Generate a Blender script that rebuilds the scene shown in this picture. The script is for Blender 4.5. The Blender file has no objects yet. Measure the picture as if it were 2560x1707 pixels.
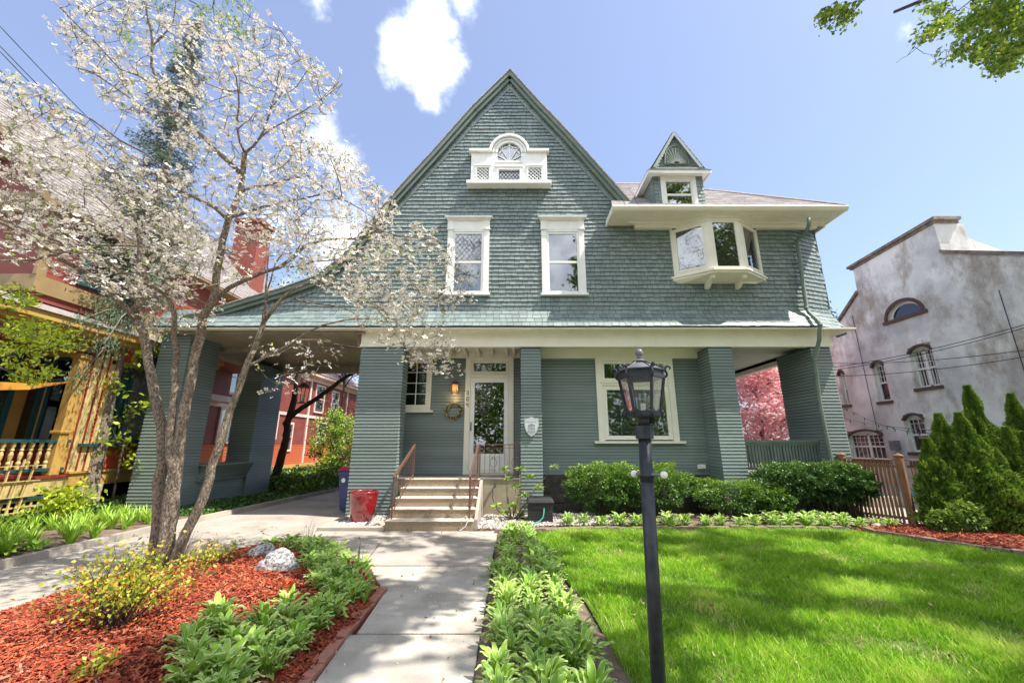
import bpy, math, random
import numpy as np
from math import sin, cos, tan, atan2, atan, radians, pi, sqrt, degrees
from mathutils import Vector, noise
# ---------------------------------------------------------------- camera
F, CX, CY, TH, CH = 1000.0, 1284.0, 853.5, radians(14.3), 1.6
scn = bpy.context.scene
cam_d = bpy.data.cameras.new("camera"); cam = bpy.data.objects.new("camera", cam_d)
scn.collection.objects.link(cam); scn.camera = cam
cam.location = (0, 0, CH); cam.rotation_euler = (radians(90) + TH, 0, 0)
cam_d.sensor_width = 36.0; cam_d.lens = F / 2560 * 36.0; cam_d.shift_x = -4 / 2560
cam_d.clip_start = 0.05; cam_d.clip_end = 2000
# ---------------------------------------------------------------- sun and sky
SUN = Vector((0.50, -0.155, 0.86)).normalized()
sd = bpy.data.lights.new("sun", 'SUN'); so = bpy.data.objects.new("sun", sd)
scn.collection.objects.link(so); so.location = (20, -8, 40)
so.rotation_euler = (-SUN).to_track_quat('-Z', 'Y').to_euler()
sd.energy = 4.9; sd.angle = radians(0.55); sd.color = (1.0, 0.95, 0.86)
world = bpy.data.worlds.new("World"); scn.world = world; world.use_nodes = True
wn, wl = world.node_tree.nodes, world.node_tree.links
wn.clear()
def N(nt, typ, **kw):
    n = nt.nodes.new(typ)
    for k, v in kw.items():
        if k.startswith('i_'): n.inputs[k[2:].replace('_', ' ')].default_value = v
        else: setattr(n, k, v)
    return n
sky = N(world.node_tree, 'ShaderNodeTexSky', sky_type='NISHITA', sun_disc=False, sun_elevation=math.asin(SUN.z),
        sun_rotation=atan2(SUN.x, SUN.y), altitude=200, air_density=1.0, dust_density=1.3, ozone_density=1.6)
wout = N(world.node_tree, 'ShaderNodeOutputWorld'); wbg = N(world.node_tree, 'ShaderNodeBackground')
wbg.inputs['Strength'].default_value = 0.118
tc = N(world.node_tree, 'ShaderNodeTexCoord')
def ray(u, v):
    x = (u - CX) / F; y = (CY - v) / F
    return Vector((x, cos(TH) - y * sin(TH), sin(TH) + y * cos(TH)))
def at(u, v, Y):
    d = ray(u, v); t = Y / d.y; return Vector((d.x * t, Y, CH + d.z * t))
def atx(u, v, X):
    d = ray(u, v); t = X / d.x; return Vector((X, d.y * t, CH + d.z * t))
def gr(u, v, z=0.0):
    d = ray(u, v); t = (z - CH) / d.z; return Vector((d.x * t, d.y * t, z))
# clouds: soft masks round fixed sky directions, broken up by noise
wnz = N(world.node_tree, 'ShaderNodeTexNoise', noise_dimensions='3D'); wnz.inputs['Scale'].default_value = 7.0
wnz.inputs['Detail'].default_value = 9.0; wnz.inputs['Roughness'].default_value = 0.62
wl.new(tc.outputs['Generated'], wnz.inputs['Vector'])
prev = None
def M(nt, op, a, b=None, c=None):
    n = nt.nodes.new('ShaderNodeMath'); n.operation = op
    for i, s in enumerate((a, b, c)):
        if s is None: continue
        if isinstance(s, (int, float)): n.inputs[i].default_value = s
        else: nt.links.new(s, n.inputs[i])
    return n.outputs[0]
WT = world.node_tree
for (u, v, rad, gain) in [(1070, 60, .062, 1), (1045, 125, .072, 1.0), (1105, 170, .062, 1), (1005, 105, .045, .9), (1075, 228, .036, .8),
                          (1150, 0, .045, .5), (790, -5, .035, .7), (795, 350, .045, .5), (860, 400, .04, .3), (830, 610, .11, .7), (700, 570, .09, .5),
                          (2272, 72, .022, .4)]:
    d = ray(u, v).normalized()
    dn = N(WT, 'ShaderNodeVectorMath', operation='DISTANCE'); wl.new(tc.outputs['Generated'], dn.inputs[0]); dn.inputs[1].default_value = d
    m = M(WT, 'SUBTRACT', 1.0, M(WT, 'DIVIDE', dn.outputs['Value'], rad * 1.25))
    m = M(WT, 'MULTIPLY', m, gain)
    prev = m if prev is None else M(WT, 'MAXIMUM', prev, m)
for (dx, dy, dz, rad, gain) in [(-.5, -.75, .4, .42, 1), (.35, -.85, .4, .45, 1), (0, -.85, .62, .42, 1), (-.9, -.35, .45, .4, .9), (0, -.9, .2, .4, .9), (.95, -.45, .35, .35, .8), (-.3, -.4, .9, .34, .8), (.7, -.7, .8, .3, .8), (-.95, .1, .35, .22, .6)]:  # unseen clouds behind and beside the camera, added to fill the shaded facade
    d = Vector((dx, dy, dz)).normalized(); dn = N(WT, 'ShaderNodeVectorMath', operation='DISTANCE'); wl.new(tc.outputs['Generated'], dn.inputs[0]); dn.inputs[1].default_value = d
    prev = M(WT, 'MAXIMUM', prev, M(WT, 'MULTIPLY', M(WT, 'SUBTRACT', 1.0, M(WT, 'DIVIDE', dn.outputs['Value'], rad * 1.25)), gain))
cl = M(WT, 'ADD', prev, M(WT, 'MULTIPLY', M(WT, 'SUBTRACT', wnz.outputs['Fac'], 0.5), 1.9))
mr = N(WT, 'ShaderNodeMapRange', interpolation_type='SMOOTHSTEP'); wl.new(cl, mr.inputs['Value'])
mr.inputs['From Min'].default_value = 0.12; mr.inputs['From Max'].default_value = 0.85
mr2 = M(WT, 'MULTIPLY', mr.outputs[0], M(WT, 'GREATER_THAN', prev, -0.3))
# clear air above: the sky keeps the sky texture's colour, only a little paler all over
pale = N(WT, 'ShaderNodeMix', data_type='RGBA'); pale.inputs['Factor'].default_value = 0.18
wl.new(sky.outputs[0], pale.inputs['A']); pale.inputs['B'].default_value = (5.6, 6.4, 9.9, 1)
cm = N(WT, 'ShaderNodeMix', data_type='RGBA'); wl.new(mr2, cm.inputs['Factor']); wl.new(pale.outputs['Result'], cm.inputs['A'])
cs = N(WT, 'ShaderNodeMix', data_type='RGBA'); wn2 = N(WT, 'ShaderNodeTexNoise'); wn2.inputs['Scale'].default_value = 11; wn2.inputs['Detail'].default_value = 5; wl.new(tc.outputs['Generated'], wn2.inputs['Vector'])
csr = N(WT, 'ShaderNodeMapRange'); csr.inputs['From Min'].default_value = .42; csr.inputs['From Max'].default_value = .62; wl.new(wn2.outputs['Fac'], csr.inputs['Value']); wl.new(csr.outputs[0], cs.inputs['Factor'])
cs.inputs['A'].default_value = (14, 14.3, 15, 1); cs.inputs['B'].default_value = (9.2, 9.7, 11, 1); wl.new(cs.outputs['Result'], cm.inputs['B'])
wl.new(cm.outputs['Result'], wbg.inputs['Color']); wl.new(wbg.outputs[0], wout.inputs['Surface'])
scn.view_settings.view_transform = 'Standard'; scn.view_settings.look = 'None'; scn.view_settings.gamma = 1
scn.view_settings.exposure = 0.86
# ---------------------------------------------------------------- helpers
random.seed(7); R = random.random
rng = np.random.default_rng(11)
def U(a, b): return a + (b - a) * R()
COL = scn.collection
def wloc(o):
    v = Vector((0, 0, 0))
    while o: v += o.location; o = o.parent
    return v
def tag(o, label=None, cat=None, group=None, kind=None):
    if label: o['label'] = label
    if cat: o['category'] = cat
    if group: o['group'] = group
    if kind: o['kind'] = kind
    return o
def thing(name, label, cat, loc=(0, 0, 0), group=None):
    o = bpy.data.objects.new(name, None); COL.objects.link(o); o.location = loc; o.empty_display_size = .2
    return tag(o, label, cat, group)
def copy_tree(o, parent=None, loc=None, rz=None, sc=None, label=None, group=None):
    c = o.copy(); COL.objects.link(c); c.parent = parent
    if loc is not None: c.location = loc
    if rz is not None: c.rotation_euler = (0, 0, rz)
    if sc is not None: c.scale = (sc, sc, sc)
    if label: c['label'] = label
    if group: c['group'] = group
    for ch in list(o.children): copy_tree(ch, c)
    return c
class MB:
    def __init__(s): s.v = []; s.f = []; s.m = []
    def quad(s, a, b, c, d, m=0):
        n = len(s.v); s.v += [tuple(a), tuple(b), tuple(c), tuple(d)]; s.f.append((n, n + 1, n + 2, n + 3)); s.m.append(m)
    def poly(s, pts, m=0):
        n = len(s.v); s.v += [tuple(p) for p in pts]; s.f.append(tuple(range(n, n + len(pts)))); s.m.append(m)
    def box(s, x0, y0, z0, x1, y1, z1, m=0, rz=0, c=None):
        P = [(x0, y0, z0), (x1, y0, z0), (x1, y1, z0), (x0, y1, z0), (x0, y0, z1), (x1, y0, z1), (x1, y1, z1), (x0, y1, z1)]
        if rz:
            cx, cy = c if c else ((x0 + x1) / 2, (y0 + y1) / 2)
            P = [(cx + (x - cx) * cos(rz) - (y - cy) * sin(rz), cy + (x - cx) * sin(rz) + (y - cy) * cos(rz), z) for x, y, z in P]
        s.hexa(P, m)
    def hexa(s, P, m=0):
        n = len(s.v); s.v += [tuple(p) for p in P]
        for f in ((3, 2, 1, 0), (4, 5, 6, 7), (0, 1, 5, 4), (1, 2, 6, 5), (2, 3, 7, 6), (3, 0, 4, 7)):
            s.f.append(tuple(n + i for i in f)); s.m.append(m)
    def prism(s, pts, d, m=0):          # polygon pts extruded by vector d
        n = len(pts); d = Vector(d); b = len(s.v)
        s.v += [tuple(p) for p in pts] + [tuple(Vector(p) + d) for p in pts]
        s.f.append(tuple(range(b, b + n))); s.f.append(tuple(range(b + 2 * n - 1, b + n - 1, -1))); s.m += [m, m]
        for i in range(n):
            j = (i + 1) % n; s.f.append((b + i, b + n + i, b + n + j, b + j)); s.m.append(m)
    def bar(s, a, b, w, h=None, m=0, up=(0, 0, 1)):
        a, b = Vector(a), Vector(b); h = h or w; t = (b - a).normalized(); u = Vector(up)
        if abs(t.dot(u)) > .95: u = Vector((0, 1, 0))
        sx = t.cross(u).normalized(); sy = sx.cross(t)
        P = []
        for p in (a, b):
            for (i, j) in ((-1, -1), (1, -1), (1, 1), (-1, 1)): P.append(p + sx * (i * w / 2) + sy * (j * h / 2))
        s.hexa(P, m)
    def tube(s, pts, rad, n=6, m=0, cap=True):
        pts = [Vector(p) for p in pts]; k = len(pts)
        if not hasattr(rad, '__len__'): rad = [rad] * k
        base = len(s.v); ref = None
        for i, p in enumerate(pts):
            t = (pts[min(i + 1, k - 1)] - pts[max(i - 1, 0)])
            t = t.normalized() if t.length > 1e-9 else Vector((0, 0, 1))
            if ref is None:
                ref = t.orthogonal().normalized()
            ref = ref - t * ref.dot(t)
            ref = ref.normalized() if ref.length > 1e-6 else t.orthogonal().normalized()
            b2 = t.cross(ref)
            for j in range(n):
                a = 2 * pi * j / n; s.v.append(tuple(p + (ref * cos(a) + b2 * sin(a)) * rad[i]))
        for i in range(k - 1):
            for j in range(n):
                j2 = (j + 1) % n
                s.f.append((base + i * n + j, base + i * n + j2, base + (i + 1) * n + j2, base + (i + 1) * n + j)); s.m.append(m)
        if cap:
            s.f.append(tuple(base + n - 1 - j for j in range(n))); s.f.append(tuple(base + (k - 1) * n + j for j in range(n))); s.m += [m, m]
    def lathe(s, prof, c=(0, 0, 0), n=24, m=0, a0=0.0, sq=None):   # prof [(r,z)]
        b = len(s.v)
        for r, z in prof:
            for j in range(n):
                a = a0 + 2 * pi * j / n; s.v.append((c[0] + r * cos(a), c[1] + r * sin(a), c[2] + z))
        for i in range(len(prof) - 1):
            for j in range(n):
                j2 = (j + 1) % n; s.f.append((b + i * n + j, b + i * n + j2, b + (i + 1) * n + j2, b + (i + 1) * n + j)); s.m.append(m)
        s.f.append(tuple(b + n - 1 - j for j in range(n))); s.f.append(tuple(b + (len(prof) - 1) * n + j for j in range(n))); s.m += [m, m]
    def build(s, name, mats, parent=None, smooth=False, rnd=None, bevel=0, label=None):
        me = bpy.data.meshes.new(name)
        o0 = wloc(parent) if parent else Vector((0, 0, 0))
        V = np.array(s.v, dtype=float).reshape(-1, 3) - np.array(o0)
        me.from_pydata(V.tolist(), [], s.f); 
        if not isinstance(mats, (list, tuple)): mats = [mats]
        for m in mats: me.materials.append(m)
        me.polygons.foreach_set('material_index', s.m)
        if smooth: me.polygons.foreach_set('use_smooth', [True] * len(s.f))
        if rnd:
            at_ = me.attributes.new('rnd', 'FLOAT', 'FACE'); at_.data.foreach_set('value', rng.random(len(s.f)))
        me.update()
        o = bpy.data.objects.new(name, me); COL.objects.link(o)
        if parent: o.parent = parent
        if bevel:
            b = o.modifiers.new('bevel', 'BEVEL'); b.width = bevel; b.segments = 2; b.limit_method = 'ANGLE'
        if label: o['label'] = label
        return o
def npmesh(name, V, Fq, mat, parent=None, rnd=None, midx=None, smooth=False):
    """V (n,3), Fq (m,k) faces, fast"""
    me = bpy.data.meshes.new(name); o0 = np.array(wloc(parent)) if parent else np.zeros(3)
    V = (V - o0).astype(np.float32); m, k = Fq.shape
    me.vertices.add(len(V)); me.vertices.foreach_set('co', V.ravel())
    me.loops.add(m * k); me.loops.foreach_set('vertex_index', Fq.astype(np.int32).ravel())
    me.polygons.add(m); me.polygons.foreach_set('loop_start', np.arange(0, m * k, k, dtype=np.int32)); me.polygons.foreach_set('loop_total', np.full(m, k, dtype=np.int32))
    for mm in (mat if isinstance(mat, (list, tuple)) else [mat]): me.materials.append(mm)
    if midx is not None: me.polygons.foreach_set('material_index', midx.astype(np.int32))
    if smooth: me.polygons.foreach_set('use_smooth', np.ones(m, dtype=bool))
    me.update(calc_edges=True)
    if rnd is not None:
        a = me.attributes.new('rnd', 'FLOAT', 'FACE'); a.data.foreach_set('value', rnd.astype(np.float32))
    me.validate()
    o = bpy.data.objects.new(name, me); COL.objects.link(o)
    if parent: o.parent = parent
    return o
# ---------------------------------------------------------------- materials
def srgb(r, g, b):
    f = lambda c: (c / 255 / 12.92) if c <= 10 else ((c / 255 + .055) / 1.055) ** 2.4
    return (f(r), f(g), f(b), 1)
def mat(name, col, rough=.7, col2=None, scale=6.0, bump=0.0, bscale=40.0, spec=.5, metal=0.0, stretch=(1, 1, 1), rndvar=0.0, lo=.35, hi=.65, trans=0.0, coat=0.0, ramp=None, detail=5.0):
    m = bpy.data.materials.new(name); m.use_nodes = True; nt = m.node_tree; b = nt.nodes['Principled BSDF']
    b.inputs['Roughness'].default_value = rough; b.inputs['Metallic'].default_value = metal; b.inputs['Specular IOR Level'].default_value = spec
    b.inputs['Coat Weight'].default_value = coat; b.inputs['Coat Roughness'].default_value = .06
    c = tuple(col) if len(col) == 4 else tuple(col) + (1,)
    tcn = N(nt, 'ShaderNodeTexCoord'); mp = N(nt, 'ShaderNodeMapping'); nt.links.new(tcn.outputs['Object'], mp.inputs['Vector']); mp.inputs['Scale'].default_value = stretch
    out = None
    if ramp:
        at_ = N(nt, 'ShaderNodeAttribute', attribute_name='rnd'); cr = N(nt, 'ShaderNodeValToRGB')
        cr.color_ramp.interpolation = 'LINEAR'
        while len(cr.color_ramp.elements) < len(ramp): cr.color_ramp.elements.new(.5)
        for e, (p, cc) in zip(cr.color_ramp.elements, ramp): e.position = p; e.color = tuple(cc) + (1,) if len(cc) == 3 else cc
        nt.links.new(at_.outputs['Fac'], cr.inputs['Fac']); out = cr.outputs['Color']
    if col2 is not None:
        nz = N(nt, 'ShaderNodeTexNoise'); nz.inputs['Scale'].default_value = scale; nz.inputs['Detail'].default_value = detail; nz.inputs['Roughness'].default_value = .6
        nt.links.new(mp.outputs[0], nz.inputs['Vector'])
        r = N(nt, 'ShaderNodeMapRange'); nt.links.new(nz.outputs['Fac'], r.inputs['Value']); r.inputs['From Min'].default_value = lo; r.inputs['From Max'].default_value = hi
        mx = N(nt, 'ShaderNodeMix', data_type='RGBA'); nt.links.new(r.outputs[0], mx.inputs['Factor'])
        if out: nt.links.new(out, mx.inputs['A'])
        else: mx.inputs['A'].default_value = c
        mx.inputs['B'].default_value = tuple(col2) if len(col2) == 4 else tuple(col2) + (1,); out = mx.outputs['Result']
    if rndvar:
        at_ = N(nt, 'ShaderNodeAttribute', attribute_name='rnd')
        hs = N(nt, 'ShaderNodeHueSaturation'); 
        if out: nt.links.new(out, hs.inputs['Color'])
        else: hs.inputs['Color'].default_value = c
        nt.links.new(M(nt, 'ADD', M(nt, 'MULTIPLY', at_.outputs['Fac'], 2 * rndvar), 1 - rndvar), hs.inputs['Value']); out = hs.outputs['Color']
    if out: nt.links.new(out, b.inputs['Base Color'])
    else: b.inputs['Base Color'].default_value = c
    if bump:
        nb = N(nt, 'ShaderNodeTexNoise'); nb.inputs['Scale'].default_value = bscale; nb.inputs['Detail'].default_value = 6
        nt.links.new(mp.outputs[0], nb.inputs['Vector']); bp = N(nt, 'ShaderNodeBump'); bp.inputs['Strength'].default_value = bump; bp.inputs['Distance'].default_value = .02
        nt.links.new(nb.outputs['Fac'], bp.inputs['Height']); nt.links.new(bp.outputs[0], b.inputs['Normal'])
    if trans:
        tr = N(nt, 'ShaderNodeBsdfTranslucent'); mxs = N(nt, 'ShaderNodeMixShader'); mxs.inputs[0].default_value = trans
        if out: nt.links.new(out, tr.inputs['Color'])
        else: tr.inputs['Color'].default_value = c
        nt.links.new(b.outputs[0], mxs.inputs[1]); nt.links.new(tr.outputs[0], mxs.inputs[2])
        nt.links.new(mxs.outputs[0], nt.nodes['Material Output'].inputs['Surface'])
    return m
def glassmat(name, tint=(.55, .6, .62), refl=.3, rough=.015, fm=.6):
    m = bpy.data.materials.new(name); m.use_nodes = True; nt = m.node_tree; nt.nodes.clear()
    o = N(nt, 'ShaderNodeOutputMaterial'); t = N(nt, 'ShaderNodeBsdfTransparent'); g = N(nt, 'ShaderNodeBsdfGlossy'); mx = N(nt, 'ShaderNodeMixShader')
    t.inputs[0].default_value = tint + (1,); g.inputs['Roughness'].default_value = rough; g.inputs['Color'].default_value = (.95, .97, 1, 1)
    lw = N(nt, 'ShaderNodeLayerWeight'); lw.inputs['Blend'].default_value = .3
    fac = M(nt, 'MINIMUM', M(nt, 'ADD', M(nt, 'MULTIPLY', lw.outputs['Facing'], fm), refl), .95)
    nz = N(nt, 'ShaderNodeTexNoise'); nz.inputs['Scale'].default_value = 2.2; bp = N(nt, 'ShaderNodeBump'); bp.inputs['Strength'].default_value = .05; bp.inputs['Distance'].default_value = .02
    nt.links.new(nz.outputs['Fac'], bp.inputs['Height']); nt.links.new(bp.outputs[0], g.inputs['Normal'])
    nt.links.new(fac, mx.inputs[0]); nt.links.new(t.outputs[0], mx.inputs[1]); nt.links.new(g.outputs[0], mx.inputs[2]); nt.links.new(mx.outputs[0], o.inputs[0])
    return m
SID = (.216, .268, .256)
m_shingle = mat('teal_shingle', SID, .5, spec=.6, col2=(.174, .224, .214), scale=1.6, rndvar=.17, bump=.25, bscale=60, stretch=(1, 1, .25))
m_siding = mat('teal_siding', SID, .5, col2=(.155, .204, .186), scale=.9, bump=.12, bscale=30, stretch=(.3, .3, 3))
m_rake = mat('teal_trim', (.165, .21, .175), .55, col2=(.13, .17, .14), scale=4, bump=.1)
m_gap_shade = mat('wall_gap_shade', (.03, .04, .036), .9)  # dark wall behind the joints; also shade painted on shingle and board undersides
m_cream = mat('cream_paint', (.86, .83, .72), .5, col2=(.80, .76, .64), scale=2.2, bump=.06, bscale=25)
m_white = mat('white_paint', (.88, .875, .84), .45, col2=(.82, .81, .77), scale=5, bump=.08, bscale=50)
m_roof = mat('roof_shingle', (.46, .42, .415), .9, col2=(.33, .30, .30), scale=14, bump=.6, bscale=90, rndvar=.16)
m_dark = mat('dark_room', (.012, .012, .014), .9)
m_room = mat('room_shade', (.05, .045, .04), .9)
m_blind = mat('blind_slat', (.82, .83, .80), .6)
m_blind_dark = mat('screen_dark', (.16, .15, .15), .8)
m_lead = mat('window_lead', (.04, .045, .05), .5)
m_glass = glassmat('window_glass', (.72, .76, .77), .12, .015, .4); m_glassd = glassmat('dim_glass', (.35, .36, .38), .05, .015, .2); m_glass2 = glassmat('door_glass', (.35, .33, .3), .22); m_lampglass = glassmat('lantern_glass', (.93, .94, .93), .03, .03)
m_conc = mat('pale_concrete', (.43, .38, .325), .9, col2=(.28, .245, .21), scale=1.3, bump=.45, bscale=70, lo=.38, hi=.70)
m_conc2 = mat('walk_concrete', (.50, .455, .395), .9, col2=(.27, .24, .195), scale=1.7, bump=.5, bscale=80, lo=.40, hi=.72)
m_aggr = mat('exposed_aggregate', (.50, .40, .28), .85, col2=(.20, .13, .08), scale=95, bump=1.0, bscale=95, lo=.42, hi=.58, detail=2)
m_aggtop = mat('worn_aggregate', (.74, .66, .55), .85, col2=(.5, .42, .33), scale=80, bump=.6, bscale=90, detail=2)
m_soil = mat('garden_soil', (.13, .085, .06), 1, col2=(.22, .16, .12), scale=9, bump=1, bscale=45)
m_brick = mat('edging_brick', (.42, .17, .12), .9, col2=(.30, .15, .11), scale=9, bump=.6, bscale=60)
m_brickd = mat('old_brick', (.27, .19, .145), .9, col2=(.18, .13, .10), scale=7, bump=.6, bscale=50)
m_iron = mat('brown_iron', (.12, .06, .045), .5, spec=.5)
m_black = mat('black_iron', (.014, .016, .024), .45, col2=(.04, .043, .052), scale=14, spec=.45)
m_stone = mat('foundation_stone', (.115, .105, .10), .95, col2=(.055, .05, .05), scale=4, bump=1, bscale=16)
m_bark = mat('tree_bark', (.31, .255, .195), .95, col2=(.10, .075, .055), scale=55, bump=1.0, bscale=75, stretch=(1, 1, .45), lo=.40, hi=.60)
m_barkd = mat('dark_bark', (.09, .068, .055), .95, col2=(.05, .035, .03), scale=16, bump=.9, bscale=40, stretch=(1, 1, .4))
# ================================================================ GROUND
def sheet(name, pts, z, m, kind='structure', res=None):
    mb = MB(); mb.poly([(x, y, z) for x, y in pts]); o = mb.build(name, m); o['kind'] = kind; return o
m_ground = mat('yard_ground', (.075, .09, .035), 1, col2=(.13, .10, .07), scale=.8, bump=.6, bscale=12)
sheet('ground', [(-300, -300), (300, -300), (300, 300), (-300, 300)], -.03, m_ground)
def slab(name, pts, z0, z1, m, bevel=.008):
    mb = MB(); mb.prism([(x, y, z0) for x, y in pts], (0, 0, z1 - z0)); mb.f[0] = mb.f[0][::-1]; mb.f[1] = mb.f[1]
    o = mb.build(name, m, bevel=bevel); o['kind'] = 'structure'; return o
sheet('sidewalk', [(-60, -1.6), (60, -1.6), (60, .3), (-60, .3)], -.016, m_conc2)  # unseen paving and street behind the camera, added pale to bounce light at the house
sheet('street', [(-60, -12.5), (60, -12.5), (60, -3.2), (-60, -3.2)], -.022, mat('street_asphalt', (.30, .29, .28), .9, col2=(.22, .215, .21), scale=3, bump=.5))
sheet('sidewalk', [(-60, -16), (60, -16), (60, -14.2), (-60, -14.2)], -.016, m_conc2)
# driveway in poured sections
dl = [(-6.72, 1.0), (-6.72, 5.0), (-6.72, 8.3), (-6.5, 10.5), (-6.3, 13), (-6.05, 16), (-5.8, 22), (-5.2, 30)]
def dlx(y):
    for (a, b), (c, d) in zip(dl, dl[1:]):
        if b <= y <= d: return a + (c - a) * (y - b) / (d - b)
    return dl[-1][0]
def drx(y):
    pts = [(0, -4.9), (4.45, -5.0), (5.4, -4.98), (6.1, -4.72), (6.68, -4.38), (7.2, -3.95), (7.46, -3.72), (8.2, -3.72), (30, -3.5)]
    for (b, a), (d, c) in zip(pts, pts[1:]):
        if b <= y <= d: return a + (c - a) * (y - b) / (d - b)
    return -3.5
ys = [0.5, 4.2, 6.55, 9.4, 12.6, 15.8, 19, 24, 30]
for a, b in zip(ys, ys[1:]):
    k = max(2, int((b - a) / .4)); yy = [a + .008 + (b - a - .016) * i / k for i in range(k + 1)]
    slab('driveway', [(dlx(y), y) for y in yy] + [(drx(y) - .015, y) for y in reversed(yy)], -.12, 0.0, m_conc)
mb = MB()
kp = [Vector((dlx(y) - .07, y, 0)) for y in [1, 2, 3, 4, 5, 6, 7, 7.7, 8.3, 9, 9.8, 10.5, 12, 13, 14.5, 16, 19, 22, 26, 30]]
for a, b in zip(kp, kp[1:]):
    mb.hexa([(a.x - .07, a.y, -.1), (a.x + .07, a.y, -.1), (b.x + .07, b.y, -.1), (b.x - .07, b.y, -.1), (a.x - .06, a.y, .1), (a.x + .05, a.y, .1), (b.x + .05, b.y, .1), (b.x - .06, b.y, .1)])
o = mb.build('driveway_kerb', m_conc); o['kind'] = 'structure'
# landing and walk
g = .007
land = [[(-3.7, 8.14), (-2.0, 8.14), (-2.25, 7.42), (-3.7, 7.42)], [(-1.98, 8.14), (-.30, 8.14), (-.30, 7.42), (-2.23, 7.42)],
        [(-3.7, 7.40), (-2.24, 7.40), (-2.05, 5.98), (-2.15, 5.98), (-2.7, 6.6)], [(-2.22, 7.40), (-.30, 7.40), (-.31, 5.98), (-2.03, 5.98)]]
for p in land: slab('landing', p, -.1, .012, m_conc)
wy = [5.965, 4.93, 3.98, 3.05, 2.1, 1.1]
for i, (a, b) in enumerate(zip(wy, wy[1:])):
    xl = -1.95 if i == 0 else -1.42; xl2 = -1.42 if i == 0 else -1.36
    slab('walkway', [(xl, a - .012), (-.29, a - .012), (-.28, b + .012), (xl2, b + .012)], -.1, .006 + .004 * (i % 2), m_conc2)
# beds
bed = [(-5.0, 1.0), (-4.98, 4.45), (-4.96, 5.4), (-4.70, 6.1), (-4.36, 6.68), (-3.93, 7.2), (-3.7, 7.38), (-3.68, 7.0), (-2.72, 6.62), (-2.15, 6.0), (-1.97, 5.95), (-1.45, 4.95), (-1.45, 1.0)]
m_mulch = mat('red_mulch', (.20, .035, .014), 1, col2=(.10, .016, .008), scale=26, bump=1, bscale=60)
def pip(x, y, poly):
    c = False; n = len(poly)
    for i in range(n):
        x1, y1 = poly[i]; x2, y2 = poly[(i + 1) % n]
        if (y1 > y) != (y2 > y) and x < (x2 - x1) * (y - y1) / (y2 - y1) + x1: c = not c
    return c
def edge_dist(x, y, poly):
    d = 9e9; n = len(poly)
    for i in range(n):
        ax, ay = poly[i]; bx, by = poly[(i + 1) % n]; L = (bx - ax) ** 2 + (by - ay) ** 2
        t = max(0, min(1, ((x - ax) * (bx - ax) + (y - ay) * (by - ay)) / L)) if L else 0
        d = min(d, sqrt((x - ax - t * (bx - ax)) ** 2 + (y - ay - t * (by - ay)) ** 2))
    return d
def mound(poly, hmax, fall=.9):
    def h(x, y):
        if not pip(x, y, poly): return -.015
        d = edge_dist(x, y, poly); t = min(1, d / fall); t = t * t * (3 - 2 * t)
        return .01 + hmax * t + .012 * noise.noise(Vector((x * 2.2, y * 2.2, 0)))
    return h
def hgrid(name, poly, h, m, step=.09):
    xs = [p[0] for p in poly]; ysv = [p[1] for p in poly]; mb = MB(); idx = {}
    nx = int((max(xs) - min(xs)) / step) + 2; ny = int((max(ysv) - min(ysv)) / step) + 2
    for i in range(nx):
        for j in range(ny):
            x = min(xs) + i * step; y = min(ysv) + j * step
            if pip(x, y, poly) or edge_dist(x, y, poly) < step * .75:
                idx[i, j] = len(mb.v); mb.v.append((x, y, h(x, y)))
    for (i, j) in list(idx):
        q = [(i, j), (i + 1, j), (i + 1, j + 1), (i, j + 1)]
        if all(k in idx for k in q): mb.f.append(tuple(idx[k] for k in q)); mb.m.append(0)
    o = mb.build(name, m, smooth=True); o['kind'] = 'structure'; return o
hb = mound(bed, .16, 1.3); hgrid('mulch_bed', bed, hb, m_mulch)
bedR = [(6.5, 8.25), (6.62, 7.9), (6.9, 7.3), (7.5, 6.5), (8.6, 5.85), (11, 5.2), (14, 5), (14, 8.6), (9, 8.7), (7.2, 8.75)]
hR = mound(bedR, .10, .8); hgrid('mulch_bed', bedR, hR, m_mulch, .12)
bedF = [(-.65, 8.16), (-.3, 8.05), (.35, 8.2), (1.5, 8.32), (3, 8.4), (5, 8.45), (6.4, 8.42), (7.2, 8.75), (7.5, 9.6), (5, 10.2), (.7, 10.2), (-.65, 9.6)]
hF = mound(bedF, .05, .4); hgrid('planting_bed', bedF, hF, m_soil, .12)
bedW = [(-.28, 1.0), (.62, 1.0), (.78, 3.2), (.72, 4.7), (.48, 6.0), (.36, 7.4), (.30, 8.1), (-.27, 8.02)]
hW = mound(bedW, .04, .3); hgrid('planting_bed', bedW, hW, m_soil, .1)
bedL = [(-6.86, 1.5), (-6.86, 8.3), (-6.66, 10.2), (-8.0, 10.4), (-14, 10.4), (-14, 1.5)]
hL = mound(bedL, .06, .6); hgrid('planting_bed', bedL, hL, m_soil, .2)
bedI = [(-6.62, 10.6), (-6.2, 16), (-5.9, 22), (-5.4, 30), (-12, 30), (-12, 13), (-8, 10.6)]
hgrid('planting_bed', bedI, mound(bedI, .03, .4), m_soil, .4)
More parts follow.
